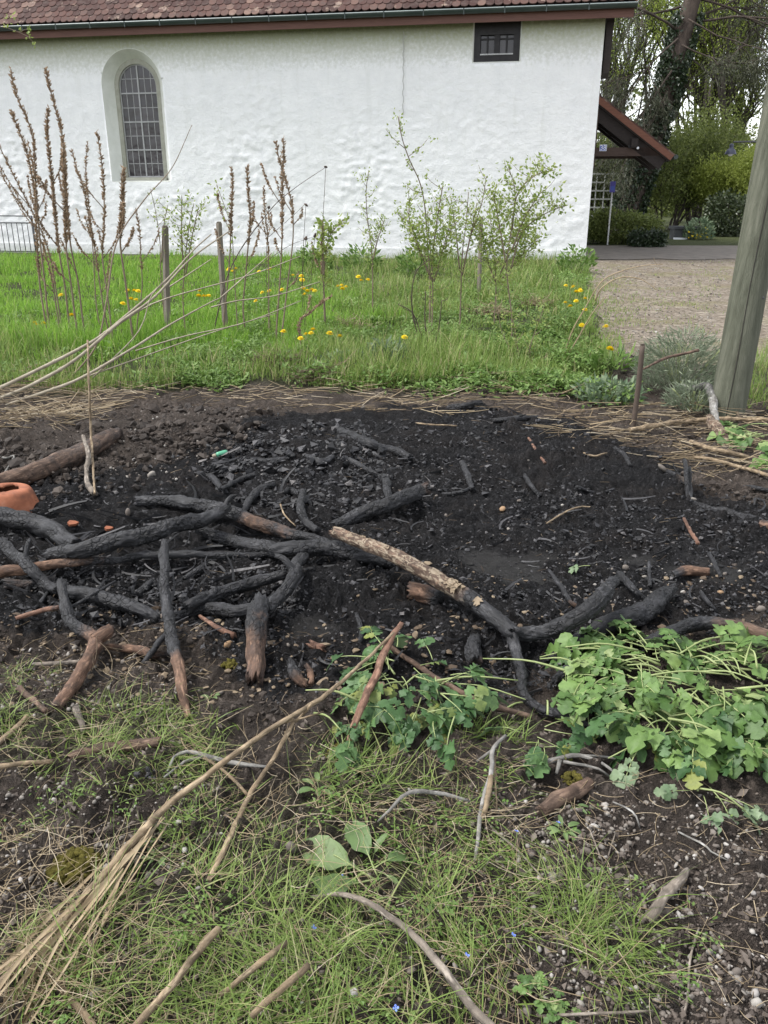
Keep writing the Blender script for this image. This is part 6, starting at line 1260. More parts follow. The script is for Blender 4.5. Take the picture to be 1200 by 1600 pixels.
# ================================================================== loose cover of the ground: charcoal, clods, pebbles, straw, litter
def px_world(polys):
    X, Y = [], []
    for poly, n in polys:
        a, b = in_poly_px(poly, n); x, y = flat(a, b); X.append(x); Y.append(y)
    return np.concatenate(X), np.concatenate(Y)
def powsize(n, lo, hi, k=2.2):
    u = RNG.uniform(0, 1, n); return (lo ** (1 - k) + u * (hi ** (1 - k) - lo ** (1 - k))) ** (1 / (1 - k))
def world_pts(n, x0=-3.4, x1=3.6, y0=.95, y1=6.9):
    """points spread evenly as seen from a standing person: denser near by"""
    v = RNG.uniform(0, 1, n); Y = 1 / (1 / y0 + v * (1 / y1 - 1 / y0)) ; X = RNG.uniform(-.72, .80, n) * (Y + .55); return X, Y
def debris():
    CPX = [(-30, 770), (120, 735), (230, 725), (330, 690), (420, 648), (560, 636), (760, 636), (930, 668), (1010, 702), (1100, 760), (1230, 790), (1230, 965), (1150, 990), (1010, 1015), (860, 1080), (760, 1105), (560, 1080), (420, 1105), (340, 1030), (260, 970), (100, 995), (-30, 970)]
    def strew(poly, n, lo, hi, k, dens, seed, sink=.25):
        a, b = in_poly_px(poly, n); x, y, z, t = GP(a, b); wet = wetmask(x, y); keep = RNG.uniform(0, 1, len(x)) < np.clip(dens + 1.7 * fbm(x * 2.2, y * 2.2, 3, seed), .10, 1) * (1 - .85 * wet); x, y, z, t = x[keep], y[keep], z[keep], t[keep]
        s_ = powsize(len(x), lo, hi, k) / FPX * t; return np.stack([x, y, z + s_ * sink], -1), s_
    mb = MB(); P, s_ = strew(CPX, 30000, 1.1, 5.5, 2.7, .60, 501); lumps(mb, P, s_, 0, .2, False, .62, True)
    P, s_ = strew([(300, 740), (420, 660), (560, 660), (620, 740), (560, 800), (380, 790)], 2200, 2, 9, 2.2, .8, 502); lumps(mb, P, s_, 0, .2, False, .7, True)
    P, s_ = strew([(60, 900), (440, 880), (480, 960), (330, 990), (80, 980)], 1500, 2, 9, 2.2, .7, 503); lumps(mb, P, s_, 0, .2, False, .7, True)
    o = mb.build('charcoal_fragments', M['charcoal'], None, False); tag(o, 'countless black charcoal fragments strewn over the ash', 'charcoal', kind='stuff')
    mb = MB(); P, s_ = strew(CPX, 900, 1.0, 3.0, 2.0, .6, 504, .6); n = len(P); straws(mb, P, RNG.uniform(0, 6.28, n), RNG.normal(.08, .15, n), s_ * RNG.uniform(10, 26, n), s_, RNG.normal(0, .8, n), 4)
    P, s_ = strew([(40, 790), (480, 770), (500, 960), (330, 1000), (60, 980)], 320, 1.4, 3.4, 2.0, .8, 505, .8); n = len(P); straws(mb, P, RNG.uniform(0, 6.28, n), RNG.normal(.12, .2, n), s_ * RNG.uniform(10, 30, n), s_, RNG.normal(0, .8, n), 4)
    tag(mb.build('charred_twigs', M['charcoal'], None, False), 'tangle of thin burnt twigs between the charred logs', 'twigs', kind='stuff')
    mb = MB(); P, s_ = strew([(-10, 640), (200, 632), (430, 640), (380, 700), (260, 760), (-10, 790)], 3800, 1.6, 11, 2.3, .6, 506); lumps(mb, P, s_, 0, .35, False, .8)
    P, s_ = strew([(-10, 980), (330, 1000), (420, 1090), (700, 1090), (780, 1120), (500, 1160), (300, 1120), (-10, 1120)], 2000, 1.6, 8, 2.4, .5, 507); lumps(mb, P, s_, 0, .35, False, .8)
    P, s_ = strew([(930, 660), (1200, 700), (1200, 800), (1050, 740)], 700, 1.4, 6, 2.4, .6, 508); lumps(mb, P, s_, 0, .35, False, .8)
    tag(mb.build('dark_clods', M['clod'], None, False), 'lumpy dark earth clods round the fire place', 'soil', kind='stuff')
    X, Y = world_pts(36000); ch, me, ya, fg = masks(X, Y); wet = wetmask(X, Y)
    k = RNG.uniform(0, 1, len(X)) < np.clip(1 - ch, 0.04, 1) * np.clip(1 - me, 0, 1) * (1 - .9 * wet) * np.clip(.45 + 1.6 * fbm(X * 2.5, Y * 2.5, 3, 511), .06, 1); x, y = X[k], Y[k]; n = len(x)
    s_ = powsize(n, .003, .013, 2.5) * (.7 + .08 * y); mb = MB(); P = ground_pts(x, y, 0.0); P[:, 2] += s_ * .2; lumps(mb, P, s_, 0, .2, False, .8, True)
    tag(mb.build('soil_clods', M['pale_clod'], None, False), 'crumbly grey-brown clods of garden soil', 'soil', kind='stuff')
    polys = [([(0, 1000), (170, 1010), (330, 1040), (300, 1130), (0, 1140)], 420), ([(0, 1220), (330, 1220), (380, 1330), (200, 1400), (0, 1420)], 520), ([(720, 1230), (1200, 1240), (1200, 1600), (860, 1600), (760, 1420)], 1050), ([(140, 640), (340, 640), (420, 700), (300, 760), (150, 760)], 300), ([(480, 690), (1150, 690), (1180, 860), (600, 860)], 80), ([(850, 860), (1190, 880), (1190, 960), (900, 960)], 120), ([(380, 980), (700, 980), (760, 1100), (400, 1110)], 50), ([(1000, 650), (1200, 660), (1200, 760), (1020, 720)], 160), ([(300, 1380), (760, 1380), (760, 1600), (300, 1600)], 160), ([(850, 1260), (1000, 1270), (980, 1330), (840, 1320)], 160)]
    x, y = px_world(polys); n = len(x); s_ = powsize(n, .0028, .011, 2.3) * (.8 + .07 * y); mb = MB(); P = ground_pts(x, y, 0.0); P[:, 2] += s_ * .35; lumps(mb, P, s_, 0, .10, False, .85)
    tag(mb.build('gravel', M['pebble']), 'small pale pebbles scattered over soil and ash', 'gravel', kind='stuff')
    # straw litter
    def st(name, label, polys, L, r, mat, head=None, lift=.03):
        x, y = px_world(polys); n = len(x); P = ground_pts(x, y, 0.0); P[:, 2] += RNG.uniform(.002, lift, n); az = RNG.uniform(0, 6.28, n) if head is None else RNG.normal(head, .6, n) + np.pi * RNG.integers(0, 2, n)
        mb = MB(); straws(mb, P, az, RNG.normal(.03, .12, n), RNG.uniform(*L, n), RNG.uniform(*r, n), RNG.normal(0, .5, n), 4); tag(mb.build(name, M[mat]), label, 'straw', kind='stuff')
    st('straw_litter', 'dry tan straw heaped along the back edge of the ash', [([(150, 606), (450, 612), (850, 606), (900, 645), (700, 652), (520, 645), (400, 640), (300, 628), (150, 640)], 330), ([(850, 648), (1000, 640), (1200, 645), (1200, 760), (1080, 742), (990, 700), (880, 690)], 330), ([(0, 592), (120, 588), (170, 630), (150, 690), (0, 700)], 330)], (.06, .32), (.0016, .0042), 'dry_straw', 0.0, .06)
    st('dead_stems', 'dull brown dead stems mixed into the straw border', [([(150, 600), (450, 605), (850, 600), (900, 645), (700, 650), (400, 640), (150, 640)], 160), ([(840, 645), (1000, 630), (1200, 640), (1200, 760), (1080, 745), (990, 705), (880, 690)], 190), ([(0, 590), (120, 585), (170, 630), (150, 690), (0, 700)], 300)], (.05, .25), (.0015, .0045), 'dead_litter', 0.0, .05)
    x, y = world_pts(3600); ch, me, ya, fg = masks(x, y); k = me < .3; x, y = x[k], y[k]; n = len(x); P = ground_pts(x, y, .004); mb = MB()
    straws(mb, P, RNG.uniform(0, 6.28, n), RNG.normal(.05, .12, n), RNG.uniform(.012, .06, n) * (.8 + .1 * y), RNG.uniform(.0006, .0016, n) * (.8 + .1 * y), RNG.normal(0, .5, n), 3); tag(mb.build('fine_litter', M['dead_litter']), 'fine brown rootlets and stem scraps on the soil', 'litter', kind='stuff')
    x, y = px_world([([(0, 960), (420, 940), (430, 1110), (0, 1120)], 240), ([(400, 980), (760, 980), (800, 1100), (400, 1110)], 160), ([(640, 900), (1190, 900), (1190, 1000), (700, 1000)], 120)]); n = len(x); mb = MB(); P = ground_pts(x, y, .004); lumps(mb, P, powsize(n, .005, .020), 0, .3, False, .45)
    tag(mb.build('bark_chips', M['dead_litter'], None, False), 'brown bark chips and splinters round the burnt wood', 'chips', kind='stuff')
debris()
# larger stones one by one
for i, (px, py, r, lb) in enumerate([(237, 746, 8, 'grey rounded stone in the soil heap'), (200, 803, 6, 'small grey stone left of the blue-black log'), (920, 1137 - 0, 5, 'pale stone by the weed heap'), (316, 1400 - 0, 0, ''), (455, 1328, 11, 'brown-grey rounded stone left of the dock leaves'), (917, 1333, 8, 'pale stone above the bone-shaped wood'), (862, 1372, 8, 'grey stone among the lower centre pebbles'), (1108, 1490, 8, 'pale stone right of the bone-shaped wood'), (1180, 1572, 10, 'grey stone in the lower right corner'), (1150, 1522, 8, 'white-grey stone near the right edge'), (823, 1600 - 18, 8, 'grey stone by the bottom stick'), (525, 712 + 0, 0, ''), (77, 1072, 6, 'pale pebble left of the brown forked foot'), (155, 1103, 7, 'flat pale stone right of the brown forked foot'), (308, 985, 5, 'white pebble in front of the knobbly log'), (357, 1011, 8, 'small orange stone near the splintered log'), (345, 1085, 5, 'grey pebble below the straight stick'), (1035, 735, 8, 'grey flat stone at the right of the ash'), (1048, 774, 6, 'white pebble near the upright black sticks'), (1083, 782, 5, 'small grey stone at the foot of the upright black sticks'), (977, 890, 7, 'pale grey stone beside the raised black fork'), (1126, 928, 5, 'ochre pebble right of the thin black sticks'), (1188, 955, 8, 'reddish stone near the right edge'), (175, 1390, 7, 'pale stone left of the longest stalk'), (150, 1555, 11, 'pale stone between the bottom left stalks'), (145, 1575, 9, 'grey stone below the pale one at bottom left'), (1070, 1000 - 55, 6, 'light pebble behind the red-brown log'), (785, 797, 5, 'ochre pebble in the middle of the ash'), (540, 858, 0, '')]):
    if r == 0: continue
    x, y, z, t = [float(q) for q in GP(px, py)]; rm = r / FPX * t; mb = MB(); lumps(mb, np.array([[0, 0, rm * .45]]), np.array([rm]), 0, .08, True, .85); e = mb.build('stone', M['ochre_stone' if 'orange' in lb or 'ochre' in lb else 'pebble'], None, True, (x, y, z)); tag(e, lb, 'stone', 'larger stones on the plot')
# charcoal lump with grey stones in the grass, moss cushions
def cushion(name, label, px, py, r, mat, cat, n=60, hgt=.5):
    (x, y, z), t = at_ground(px, py); rm = r / FPX * t; mb = MB(); a = RNG.uniform(0, 6.28, n); q = np.sqrt(RNG.uniform(0, 1, n)) * rm; P = np.stack([np.cos(a) * q, np.sin(a) * q * .8, rm * hgt * (1 - (q / rm) ** 2) * RNG.uniform(.6, 1, n)], -1); lumps(mb, P, RNG.uniform(.14, .3, n) * rm, 0, .3, False, .9); e = mb.build(name, M[mat], None, mat == 'moss', (x, y, z)); tag(e, label, cat)
cushion('charcoal_lump', 'black charcoal lump in the grass at left', 228, 1212, 17, 'charcoal', 'charcoal', 14, .9)
cushion('charcoal_lump', 'small black charcoal bit at the end of the horizontal tan stalk', 92, 1180, 7, 'charcoal', 'charcoal', 5, .8)
cushion('moss_cushion', 'yellow-green moss cushion beside the splintered log', 362, 1040, 15, 'moss', 'moss', 90)
cushion('moss_cushion', 'brown-green moss mound beside the longest stalk', 118, 1355, 38, 'moss', 'moss', 160, .6)
cushion('moss_cushion', 'mossy patch at the foot of the wood block', 895, 1218, 18, 'moss', 'moss', 70)
cushion('moss_cushion', 'moss along the fallen leaves of the leafy weed heap', 528, 1180, 26, 'moss', 'moss', 90, .35)
# terracotta pot, upside down, its base broken open
def mk_pot():
    (x, y, z), t = at_ground(13, 798); e = empty('terracotta_pot', (x, y, z - .01)); e.scale = (.86, .86, .86); tag(e, 'broken terracotta flower pot upside down at the left edge', 'flower pot')
    n = 48; a = np.linspace(0, 6.283, n, endpoint=False); rn = .115 * .58 * (1 + .45 * fbm(np.cos(a) * 1.4 + 4, np.sin(a) * 1.4, 3, 11) * 2); k = .58
    ex = 1.0 + .18 * np.cos(a) ** 2
    rings = [(.160 * ex, 0.0), (.152 * ex, .05), (.140 * ex, .10), (.128 * ex, .135), (.120 * ex, .146), (.112 * ex, .150), (rn * 1.25, .150), (rn * 1.22, .136), (.112 * ex, .132), (.126 * ex, .10), (.146 * ex, .0)]
    V = np.concatenate([np.stack([np.cos(a) * r, np.sin(a) * r, np.full(n, h)], -1) for r, h in rings]); F = [(i * n + j, i * n + (j + 1) % n, (i + 1) * n + (j + 1) % n, (i + 1) * n + j) for i in range(len(rings) - 1) for j in range(n)]
    mb = MB(); mb.add(V, F); mb.build('pot_wall', M['terracotta'], e)
    mb = MB(); lumps(mb, np.array([[.03, -.02, .03], [-.03, .01, .03], [.0, .03, .035]]), np.array([.05, .05, .05]), 0, .2, True); mb.build('soil_plug', M['clod'], e)
mk_pot()
for px, py, r, lb in ((114, 821, 9, 'flat terracotta shard in the ash left of the pile'), (170, 829, 7, 'small terracotta shard behind the top log')):
    (x, y, z), t = at_ground(px, py); rm = r / FPX * t; mb = MB(); o = [(math.cos(a) * rm * q, math.sin(a) * rm * q * .7) for a, q in ((0, 1), (.9, .8), (2, 1.1), (3, .9), (4.1, 1.0), (5.2, .8))]; v = [(p[0], p[1], .012) for p in o] + [(p[0], p[1], 0) for p in o]
    mb.addm(v, [[(0, i, i + 1) for i in range(1, 5)], [(i, 6 + i, 6 + (i + 1) % 6, (i + 1) % 6) for i in range(6)]]); ob = mb.build('terracotta_shard', M['terracotta'], None, False, (x, y, z + .006)); ob.rotation_euler = (.3, .1, .4); tag(ob, lb, 'shard')
def mk_tube():
    P, rad = path3([(332, 713, .01), (338, 711, .012), (355, 706, .014)], [4.2, 4.2, 4.2]); b = P[0]; e = empty('plastic_tube', tuple(b)); tag(e, 'small bright green plastic tube on the ash edge', 'plastic tube')
    C = catmull(P[1:] - b, 8)[0]; V, Q, T_, tc = tube(C, [rad[0] * q for q in (.8, 1, 1, 1, 1, 1, .98, .75)], 12); mb = MB(); mb.addm(V, [Q, T_]); mb.build('body', M['green_plastic'], e)
    C = catmull(P[:2] - b, 5)[0]; V, Q, T_, tc = tube(C, [rad[0] * q for q in (.55, .7, .74, .74, .72)], 12); mb = MB(); mb.addm(V, [Q, T_]); mb.build('pale_end', M['pale_stalk'], e)
mk_tube()

# ================================================================== pulled-up weeds
def leaf_stuff(name, stops, trans=.25):
    n = NT(name); r = n.math('FRACT', n.math('ADD', n.objrand(), n.math('MULTIPLY', n.island(), .35))); c = n.ramp(r, stops); O = n.pos()
    c = n.mix(n.ramp(n.noise(28, 4, .6, O), [(.45, 0.0), (.75, .6)]), c, tuple(.5 * x for x in stops[0][1]))
    geo = n.n('ShaderNodeNewGeometry'); c = n.mix(n.math('MULTIPLY', geo.outputs['Backfacing'], .55), c, (.17, .22, .13))
    M[name] = n.done(c, .52, n.bump(n.noise(140, 3, .6, O), .5, .002), .4, trans); return M[name]
leaf_stuff('weed_leaf', [(0, (.050, .105, .024)), (.45, (.095, .175, .042)), (.85, (.165, .26, .072)), (1, (.26, .32, .13))])
leaf_stuff('weed_leaf_dark', [(0, (.032, .080, .024)), (.5, (.062, .130, .042)), (.85, (.105, .19, .064)), (1, (.22, .23, .05))])
leaf_stuff('dock_leaf', [(0, (.10, .165, .055)), (1, (.155, .22, .085))])
leaf_stuff('pale_leaf', [(0, (.13, .20, .10)), (1, (.20, .265, .15))])
mk_simple('weed_stem', [(.3, (.17, .215, .075)), (.7, (.28, .32, .14))], 12, .5, .4, .2, 60, .001, tcs='pos')
def leaflet(L, Wd, lobes, rows=10, cup=.25, droop=.2, seed=0, rag=.35):
    t = np.linspace(0, 1, rows + 1); w_ = Wd * np.sin(np.pi * np.clip(t, 0, 1) ** .8 * .97 + .03) ** .75
    if lobes: w_ = w_ * (1 - rag + rag * 1.25 * np.abs(np.sin(np.pi * (lobes * t + .25))))
    rn = np.random.default_rng(seed); s_ = np.array([-1, -.5, 0, .5, 1]); jl = rn.uniform(.85, 1.12, (rows + 1, 5)); X = w_[:, None] * s_ * jl; Y = (t[:, None] * L) + .10 * L * np.abs(s_) * (t[:, None] < .95)
    Z = cup * w_[:, None] * np.abs(s_) - droop * L * t[:, None] ** 2 + rn.uniform(-1, 1, (rows + 1, 5)) * .05 * Wd
    return np.stack([X, Y, Z], -1).reshape(-1, 3), grid_faces(rows + 1, 5)
def compound_leaf(seed, pairs=2, big=1.0, plain=False, slim=.30):
    """leaf of length 1 along +Y; material 0 blade, 1 stalk"""
    rn = np.random.default_rng(seed); mb = MB(); arch_ = rn.uniform(.02, .12)
    zf = lambda y: arch_ * np.sin(np.pi * y) - .10 * y * y
    if plain: V, F = leaflet(.72, slim * .5, 0, 12, .2, .2, seed); V[:, 1] += .28; V[:, 2] += zf(V[:, 1]); mb.add(V, F); end = .55
    else:
        end = .72; V, F = leaflet(.42 * big, .19 * big, 3, 14, rn.uniform(-.3, .55), rn.uniform(.1, .7), seed, rn.uniform(.45, .65)); V[:, 1] += .66; V[:, 2] += zf(V[:, 1]); mb.add(V, F)
        for k in range(pairs):
            for sg in (-1, 1):
                y0 = .66 - .17 * k + rn.uniform(-.02, .02); s_ = big * (1 - .18 * k) * rn.uniform(.85, 1.1); V, F = leaflet(.30 * s_, .14 * s_, 2, 11, rn.uniform(-.3, .6), rn.uniform(.1, .8), seed + k * 2 + sg, rn.uniform(.4, .6)); a = sg * rn.uniform(.8, 1.2); ro = rn.uniform(-.4, .4)
                c, s2 = math.cos(-a), math.sin(-a); Vx = V[:, 0] * c - V[:, 1] * s2; Vy = V[:, 0] * s2 + V[:, 1] * c; V = np.stack([Vx, Vy + y0, V[:, 2] + ro * Vx * .4], -1); V[:, 2] += zf(y0); mb.add(V, F)
    ys = np.linspace(0, end, 9); C = np.stack([.02 * np.sin(ys * 5 + seed), ys, zf(ys) - .004], -1); V, Q, T_, tc = tube(C, np.linspace(.016, .007, 9), 5); mb.addm(V, [Q, T_], 1)
    return mb.mesh('leaf')
LEAF = {}
for k, mt in (('weed', 'weed_leaf'), ('dark', 'weed_leaf_dark'), ('pale', 'pale_leaf')):
    LEAF[k] = []
    for i in range(10):
        me = compound_leaf(600 + i * 11 + len(k), 1 + i % 3, (.75, 1.0, 1.25, .9, 1.1)[i % 5]); me.materials.append(M[mt]); me.materials.append(M['weed_stem']); LEAF[k].append(me)
LEAF['dock'] = []
for i in range(3):
    me = compound_leaf(700 + i, plain=True, slim=.27 + .05 * i); me.materials.append(M['dock_leaf']); me.materials.append(M['weed_stem']); LEAF['dock'].append(me)
def place_leaf(plant, kind, a, b, roll=0.0):
    a, b = np.asarray(a, float), np.asarray(b, float); d = b - a; L = np.linalg.norm(d); y = Vector(d / L); x = y.cross(Vector((0, 0, 1))).normalized(); z = x.cross(y)
    q = Matrix.Rotation(roll, 3, y) @ Matrix((x, y, z)).transposed(); o = link('leaf', random.choice(LEAF[kind]), None, plant, tuple(a - np.array(plant.location))); o.rotation_euler = q.to_euler(); o.scale = (L, L, L)
def heap(label, kind, rootpx, regions, n, Lpx, zr, zmax, stems=0, group='pulled-up weeds', down=.35, name='uprooted_weed', spread=2.6):
    (x, y, z), t0 = at_ground(*rootpx); e = empty(name, (x, y, z)); tag(e, label, 'weed', group)
    X, Y = in_poly_px(regions, n * 2); k = 0
    for i in range(min(n, len(X))):
        rx, ry, rz, t = [float(q) for q in GP(X[i], Y[i], .03)]; q = math.exp(-((X[i] - rootpx[0]) / 110) ** 2 - ((Y[i] - rootpx[1]) / 80) ** 2); zz = rz - .03 + .02 + zmax * q * random.uniform(.3, 1); L = random.uniform(*Lpx) / FPX * t
        ang = math.atan2(ry - y, rx - x) + random.gauss(0, .75); dz = random.uniform(-down, .25); tip = np.array([rx + math.cos(ang) * L, ry + math.sin(ang) * L, 0]); tip[2] = max(gz(tip[0], tip[1]) + .015, zz + dz * L)
        place_leaf(e, kind, (rx, ry, zz), tip, random.gauss(0, .45))
    for i in range(stems):
        a = random.uniform(0, 6.28); L = random.uniform(.10, .34); p0 = np.array([random.gauss(0, .06), random.gauss(0, .05), random.uniform(.02, .085)]); p1 = p0 + np.array([math.cos(a) * L, math.sin(a) * L * .7, random.uniform(-.035, .03)])
        mb = MB(); add_tube(mb, [p0, (p0 + p1) / 2 + np.array([0, 0, .02]), p1], [random.uniform(.0025, .005), .002], 6, 8); mb.build('stalk', M['weed_stem'], e)
    return e
heap('pulled-up weed at the upper left of the right heap, with bunched pale stalks', 'weed', (975, 1050), [(905, 1060), (935, 1010), (1010, 1010), (1030, 1060), (960, 1110), (900, 1095)], 40, (45, 88), 0, .09, 14)
heap('pulled-up weed in the middle of the right heap', 'weed', (1050, 1070), [(980, 1040), (1060, 1000), (1120, 1040), (1110, 1140), (1020, 1160), (960, 1120)], 52, (50, 102), 0, .09, 12)
heap('pulled-up weed at the right edge of the picture in the right heap', 'weed', (1160, 1080), [(1110, 1030), (1230, 1020), (1240, 1180), (1140, 1190), (1090, 1120)], 54, (50, 105), 0, .09, 9)
heap('pulled-up weed hanging over the front of the right heap', 'dark', (1040, 1150), [(960, 1120), (1080, 1120), (1180, 1140), (1170, 1190), (1060, 1180), (970, 1160)], 38, (45, 92), 0, .06, 5)
heap('pulled-up weed at the lower left of the right heap beside the black fork', 'dark', (870, 1090), [(850, 1068), (900, 1070), (940, 1110), (920, 1125), (880, 1085)], 7, (30, 50), 0, .04, 4)
heap('dark green leafy weed with round-lobed leaves in the centre foreground', 'dark', (640, 1085), [(570, 1050), (640, 1030), (705, 1070), (715, 1140), (660, 1150), (590, 1130), (570, 1090)], 56, (42, 82), 0, .13, 6)
heap('wilting weed at the left foot of the centre weed', 'dark', (560, 1130), [(520, 1120), (570, 1090), (590, 1140), (560, 1175), (520, 1165)], 14, (35, 60), 0, .04, 4)
heap('large-leaved weed between the two heaps below the black fork', 'dark', (835, 1140), [(805, 1145), (850, 1135), (870, 1165), (850, 1190), (815, 1180)], 9, (45, 75), 0, .04, 2)
heap('green weed at the right edge beside the straw', 'weed', (1200, 700), [(1165, 690), (1225, 675), (1230, 735), (1180, 725)], 14, (40, 75), 0, .12, 3)
heap('limp flattened weed on the soil below the right heap', 'pale', (1090, 1245), [(1060, 1230), (1120, 1225), (1150, 1255), (1100, 1265)], 5, (45, 75), 0, .02, 2)
for (a, b, kd, lb) in (((1000, 1168), (965, 1232), 'pale', 'single pale upturned leaf below the right heap'), ((922, 884), (884, 892), 'pale', 'single pale green leaf lying in the ash'), ((1110, 1230), (1150, 1292), 'pale', 'grey-green leaf lying on the soil at right')):
    pa, pb = GP(*a, .05), GP(*b, .012); e = empty('loose_leaf', tuple(float(q) for q in pa[:3])); tag(e, lb, 'leaf'); place_leaf(e, kd, [float(q) for q in pa[:3]], [float(q) for q in pb[:3]])
e = empty('dock_plant', at_ground(570, 1355)[0]); tag(e, 'broad-leaved dock plant in the grass at lower centre', 'weed')
for a, b, zz in (((588, 1372), (466, 1310), .035), ((592, 1368), (545, 1275), .045), ((590, 1375), (472, 1388), .03), ((580, 1350), (598, 1300), .06), ((585, 1358), (640, 1330), .03), ((575, 1360), (520, 1352), .02), ((590, 1362), (628, 1380), .02)):
    pa, pb = GP(*a, .015), GP(*b, zz); place_leaf(e, 'dock', [float(q) for q in pa[:3]], [float(q) for q in pb[:3]], random.gauss(0, .3))
def rosette(label, px, py, r, kind, n, name='weed_seedling', up=.5):
    (x, y, z), t = at_ground(px, py); e = empty(name, (x, y, z)); tag(e, label, 'weed', 'small weeds in the foreground soil'); rm = r / FPX * t
    for i in range(n):
        a = 6.283 * i / n + random.uniform(-.3, .3); L = rm * random.uniform(.7, 1.2); place_leaf(e, kind, (x, y, z + .004), (x + math.cos(a) * L, y + math.sin(a) * L, z + .01 + L * random.uniform(.1, up)))
for a in (('bright green seedling on top of the wood block', 893, 1262, 24, 'dock', 7), ('green seedling with a blue flower below the wood block', 880, 1302, 26, 'dock', 8), ('tiny seedling at the edge of the black mud left of centre', 332, 1092, 15, 'dock', 6), ('small weed rosette at the bottom left of the stony soil', 845, 1560, 30, 'weed', 8), ('small weed at the bottom edge right of the grey stick', 880, 1590, 26, 'weed', 7), ('small weed among the grass right of the dock', 690, 1420, 22, 'weed', 7), ('green shoots left of the dock plant', 498, 1235, 30, 'dock', 7), ('small weed in the grass near the left moss mound', 245, 1345, 20, 'dock', 6), ('round-leaved seedling left of the grey twig', 862, 1025 - 0, 14, 'weed', 4)): rosette(*a)
# speedwell flowers
FB = mk_simple('speedwell_blue', [(.3, (.12, .20, .62)), (.7, (.22, .30, .74))], 9, .6)
mbf = MB()
for k in range(4):
    a = k * math.pi / 2; V = np.array([(0, 0, .001), (.0045, .0028, .003), (.007, 0, .004), (.0045, -.0028, .003)]); c, s_ = math.cos(a), math.sin(a); mbf.add(np.stack([V[:, 0] * c - V[:, 1] * s_, V[:, 0] * s_ + V[:, 1] * c, V[:, 2]], -1), [(0, 3, 2, 1)])
mbf.add(ICO_V * .0014 + np.array([0, 0, .003]), ICO_F); fme = mbf.mesh('petals', False); fme.materials.append(FB)
for px, py, lb in ((871, 1301, 'tiny blue speedwell flower below the wood block'), (806, 1315, 'tiny blue speedwell flower left of the pebbly soil'), (800, 1478, 'tiny blue speedwell flower in the lower grass'), (728, 1510, 'tiny blue speedwell flower by the bottom stick'), (535, 1386, 'tiny blue speedwell flower below the dock'), (490, 1466, 'tiny blue speedwell flower in the bottom grass'), (618, 1592, 'tiny blue speedwell flower at the bottom edge')):
    (x, y, z), t = at_ground(px, py); e = empty('speedwell_flower', (x, y, z)); tag(e, lb, 'flower', 'speedwell flowers in the foreground'); o = link('petals', fme, None, e, (0, 0, .03)); o.rotation_euler = (.5, 0, random.uniform(0, 3)); mb = MB(); add_tube(mb, [(0, 0, -.005), (.002, 0, .03)], .0008, 4, 4); mb.build('stem', M['stem_green'], e)

